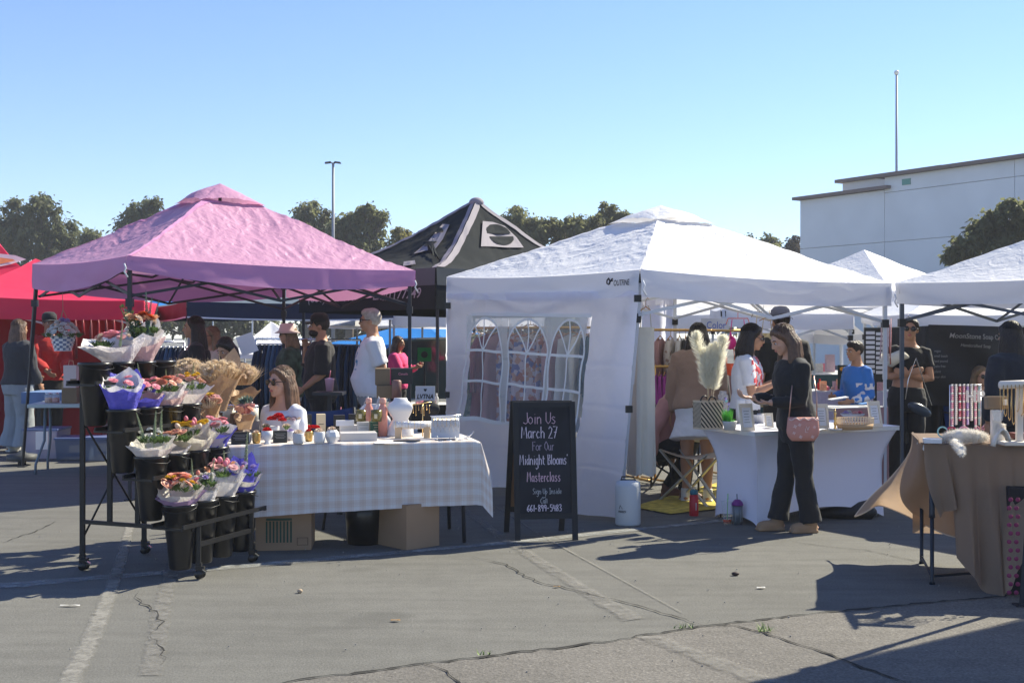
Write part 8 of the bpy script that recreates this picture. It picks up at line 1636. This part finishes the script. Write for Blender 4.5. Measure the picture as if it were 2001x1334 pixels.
# ---------------------------------------------------------------- soap stall banner and signs
soapm = mat("black satin banner", (.022, .022, .024), rough=.55, bump=.4, bs=4, bd=.04); DB = 12.9
bc_ = [at(1818, DB, 634), at(2040, DB-.3, 640), at(2040, DB-.3, 800), at(1800, DB, 792)]
def banf(u, v): p = lerp(lerp(bc_[0], bc_[1], u), lerp(bc_[3], bc_[2], u), 1-v); return p+V((0, .05*sin(u*7+v*2)+.03*sin((u+v)*9), 0))
rt = root("banner", "black soap stall banner with pale lettering hanging at the right", "banner", V((at(1920, DB, z=0).x, DB, 0))); mb = MB(); mb.grid(banf, 40, 20); mb.build("banner_cloth", soapm, rt)
greyt = mat("silver grey print", (.30, .29, .27), rough=.7); text_px(banf, "MoonStone Soap Co", (1856, 659), (1955, 665), .085, greyt, rt, .012, 0, .01); text_px(banf, "Handcrafted Soap", (1878, 676), (1935, 680), .055, greyt, rt, .012, 0, .005)
for i, t in enumerate(("vegan", "small batch", "hand poured", "palm free", "plant", "your skin")): text_px(banf, t, (1825, 688+i*10), (1825+4*len(t)*.56+2, 688+i*10), .045, greyt, rt, .012)
mb = MB(); c0_, c1_ = at(1740, 13.2, 640), at(1822, 12.95, 636); mb.grid(lambda u, v: lerp(c0_, c1_, u)+V((0, .03*sin(u*14), -1.3*v)), 20, 10); thing(mb, "black_backdrop", "plain black cloth backdrop left of the soap banner", "backdrop", soapm, V((c0_.x, c0_.y, 0)))
mb = MB(); mb.grid(lambda u, v: lerp(at(1812, 13.0, 730), at(1900, 13.0, 730), u)+V((0, .04*sin(u*18), -.95*v)), 20, 10); thing(mb, "black_skirt", "black table skirt below the soap banner", "table skirt", soapm, pin(1855, 13.0))
# price board beside the boy
st = board("price_board", "tall black board covered with white price cards behind the boy", "sign", 1688, 1732, 640, 742, 12.6, bd_black, .1)
for i in range(2):
    for j in range(9):
        mb = MB(); mb.box(st[1]+st[4] @ V(((i-.5)*.46*st[2], -.008, (.40-.092*j-.02*i)*st[3])), (.40*st[2], .004, .060*st[3]), st[4]); q = mb.build("price_card", M["white card"], st[0], smooth=False)
mb = MB(); mb.bar(st[1]-V((0, 0, st[3]/2)), V((st[1].x, st[1].y, 0)), .03); mb.build("board_post", dkgrey, st[0], smooth=False); 
st = board("poster", "dark poster with orange emblem and printed photo left of the boy", "poster", 1637, 1668, 713, 760, 12.9, mat("dark green poster", (.02, .035, .03), rough=.6)); mb = MB(); mb.ell(st[1]+V((-.045, -.008, .09)), (.022, .003, .022), None, 10, 5); mb.build("emblem", mat("orange emblem", (.8, .35, .03)), st[0]); mb = MB(); mb.box(st[1]+V((.01, -.008, -.01)), (.12, .003, .09)); mb.build("printed_photo", mat("pale photo", (.4, .45, .45)), st[0], smooth=False); btext(*st, "MENU", .0, .38, .08, ceramm, .008, ww=.5); mb = MB(); mb.bar(st[1]-V((0, 0, st[3]/2)), V((st[1].x, st[1].y, 0)), .03); mb.build("poster_post", dkgrey, st[0], smooth=False)
# hanging strands on the white post
for k in range(7):
    c = at(1722+k*3.2, 11.25, 622+k % 3*6); mb = MB(); mb.tube([c, c-V((0, 0, .18)), c+V((.01*(k % 3-1), 0, -.38))], [.004, .006, .007], 5); thing(mb, "necklace_strand", ("lilac", "rust", "rose", "straw coloured")[k % 4]+" bead strand hanging beside the right tent post", "necklace", (fm['dusty'], fm['rust'], fm['rose'], strawm)[k % 4], c, "bead strands by the tent post")
# tables of goods behind the boy
c = pin(1690, 12.3); rt = root("covered_table", "white clothed goods table in front of the boy", "table", c+V((-.1, -.75, 0)))
tc_ = V((4.05, 11.95-.9+.25, 0)) if False else pin(1655, 11.15)
mb = MB(); mb.box(tc_+V((0, 0, .80)), (.62, .4, .03), rotz(.4)); mb.build("tabletop", wplast, rt, smooth=False); mb = MB(); mb.grid(lambda u, v: tc_+rotz(.4) @ V(((u-.5)*.62, -.21+.015*sin(u*30)*v, .81-.75*v)), 40, 4); mb.build("cloth_skirt", mauvec, rt)
for x, y, w_, m_, lab in ((1638, 778, .17, M["white card"], "open white magazine tilted on the goods table"), (1690, 788, .09, mat("blue leaflet", (.1, .25, .55)), "blue leaflet lying before the boy's hands")):
    c = at(x, 11.1, y); mb = MB(); mb.box(c, (w_, .12, .01), roty(-.15)); thing(mb, "magazine" if w_ > .1 else "leaflet", lab, "magazine" if w_ > .1 else "leaflet", m_, c, smooth=False); 
c = pin(1618, 15.5); rt = root("goods_table", "far table crowded with pink and white goods behind the hoodie woman", "table", c); mb = MB(); mb.box(c+V((0, 0, .74)), (1.7, .6, .04)); mb.build("tabletop", wplast, rt, smooth=False); mb = MB(); mb.grid(lambda u, v: c+V(((u-.5)*1.7, -.31, .75-.7*v)), 20, 3); mb.build("cloth_skirt", cloth("lilac cloth", (.5, .42, .5)), rt)
rq = random.Random(9); bt_m = [fm[k] for k in ('pink', 'rose', 'cream', 'coral', 'white', 'dusty', 'red', 'peach')]
for i in range(34):
    x = rq.uniform(-.8, .8); y = rq.uniform(-.26, .2); h_ = rq.uniform(.05, .20); r = rq.uniform(.03, .06); p = c+V((x, y, .765)); mb = MB()
    if i % 2: mb.box(p+V((0, 0, h_/2)), (2*r, 2*r*.7, h_))
    else: mb.lathe([(0, 0), (r, 0), (r, h_*.6), (r*.4, h_*.75), (r*.4, h_), (0, h_)], p, 12)
    thing(mb, "small_box" if i % 2 else "small_bottle", "small "+("pink", "rose", "cream", "coral", "white", "dusty lilac", "red", "peach")[i % 8]+(" box" if i % 2 else " bottle")+" standing on the far crowded goods table", "box" if i % 2 else "bottle", bt_m[i % 8], p, "small goods on the far table", smooth=False)
# small things behind right woman: handbag and tote
c = at(1797, 11.6, 800); mb = MB(); mb.ell(c, (.13, .045, .055), roty(.45), 16, 10); rt = root("handbag", "shiny dark blue handbag hanging at the crop top woman's hip", "handbag", c); mb.build("bag_body", mat("shiny blue black leather", (.03, .045, .07), rough=.2), rt); mb = MB(); mb.tube([c+V((-.14, 0, .1)), at(1775, 11.6, 740), at(1790, 11.65, 700), c+V((.12, 0, .04))], .005, 6); mb.build("chain_strap", silver, rt)
c = at(1747, 11.75, 705); mb = MB(); mb.tube([c+V((-.10, .05, .04)), c+V((-.02, .05, .0)), c+V((.10, .06, .06)), c+V((.18, .06, .03))], [.09, .11, .09, .02], 10, flat=.6); thing(mb, "cream_bag", "cream shoulder bag behind the crop top woman's shoulder", "bag", creamc, c)
# market clutter deep behind the right hand stalls
rz = random.Random(14)
for i in range(7):
    x = (1262, 1335, 1470, 1560, 1605, 1700, 1870)[i]; D = rz.uniform(21, 27); c = pin(x, D); rt = root("goods_table", ("far left", "second", "third", "fourth", "fifth", "sixth", "far right")[i]+" distant stall table in the row behind the right canopies", "table", c, "distant stall tables"); mb = MB(); mb.box(c+V((0, 0, .75)), (1.8, .7, .04)); mb.build("tabletop", wplast, rt, smooth=False); mb = MB(); mb.grid(lambda u, v: c+V(((u-.5)*1.8, -.36+.02*sin(u*40)*v, .76-.74*v)), 30, 3); mb.build("cloth_skirt", (blackc, whitec, mauvec, teal, whitec, blackc, greyc)[i], rt)
    for j in range(5):
        p = c+V((rz.uniform(-.8, .8), rz.uniform(-.2, .2), .772)); h_ = rz.uniform(.08, .35); mb = MB(); mb.box(p+V((0, 0, h_/2)), (rz.uniform(.08, .3), .12, h_)); mb.build("goods_box", bt_m[(i+j) % 8], rt, smooth=False)
# ---------------------------------------------------------------- thin marine haze
mh = bpy.data.materials.new("haze air"); mh.use_nodes = True; n = mh.node_tree.nodes; n.remove(n["Principled BSDF"])
vp = n.new("ShaderNodeVolumePrincipled"); vp.inputs["Color"].default_value = (.92, .95, 1, 1); vp.inputs["Density"].default_value = .0011
mh.node_tree.links.new(vp.outputs[0], n["Material Output"].inputs["Volume"])
mb = MB(); mb.box((0, 182, 10.5), (490, 425, 23)); o = mb.build("haze", mh, None, smooth=False); tag(o, "thin pale haze filling the air over the market", "haze", kind="stuff")
# ---------------------------------------------------------------- resolve remeshed bodies in one pass
if VOX:
    dg = bpy.context.evaluated_depsgraph_get(); dg.update(); done = {}
    for o in VOX: done[o] = bpy.data.meshes.new_from_object(o.evaluated_get(dg))
    for o, me in done.items():
        old = o.data; me.name = old.name; o.modifiers.clear(); o.data = me
        if not me.materials and old.materials:
            for m_ in old.materials: me.materials.append(m_)
        if o.get('_w'):                       # cloth folds
            del o['_w']; n = len(me.vertices); co = np.empty(n*3, dtype=np.float32); me.vertices.foreach_get("co", co); co = co.reshape(-1, 3); no = np.empty(n*3, dtype=np.float32); me.vertices.foreach_get("normal", no); no = no.reshape(-1, 3)
            d = np.array([noise.noise(V((p[0]*7+p[2]*2.5, p[1]*7, p[2]*5)))+.5*noise.noise(V((p[0]*14-p[2]*9, p[1]*14, p[2]*12+4))) for p in co.tolist()], dtype=np.float32)
            co += no*(d*.010)[:, None]; me.vertices.foreach_set("co", co.ravel()); me.update()
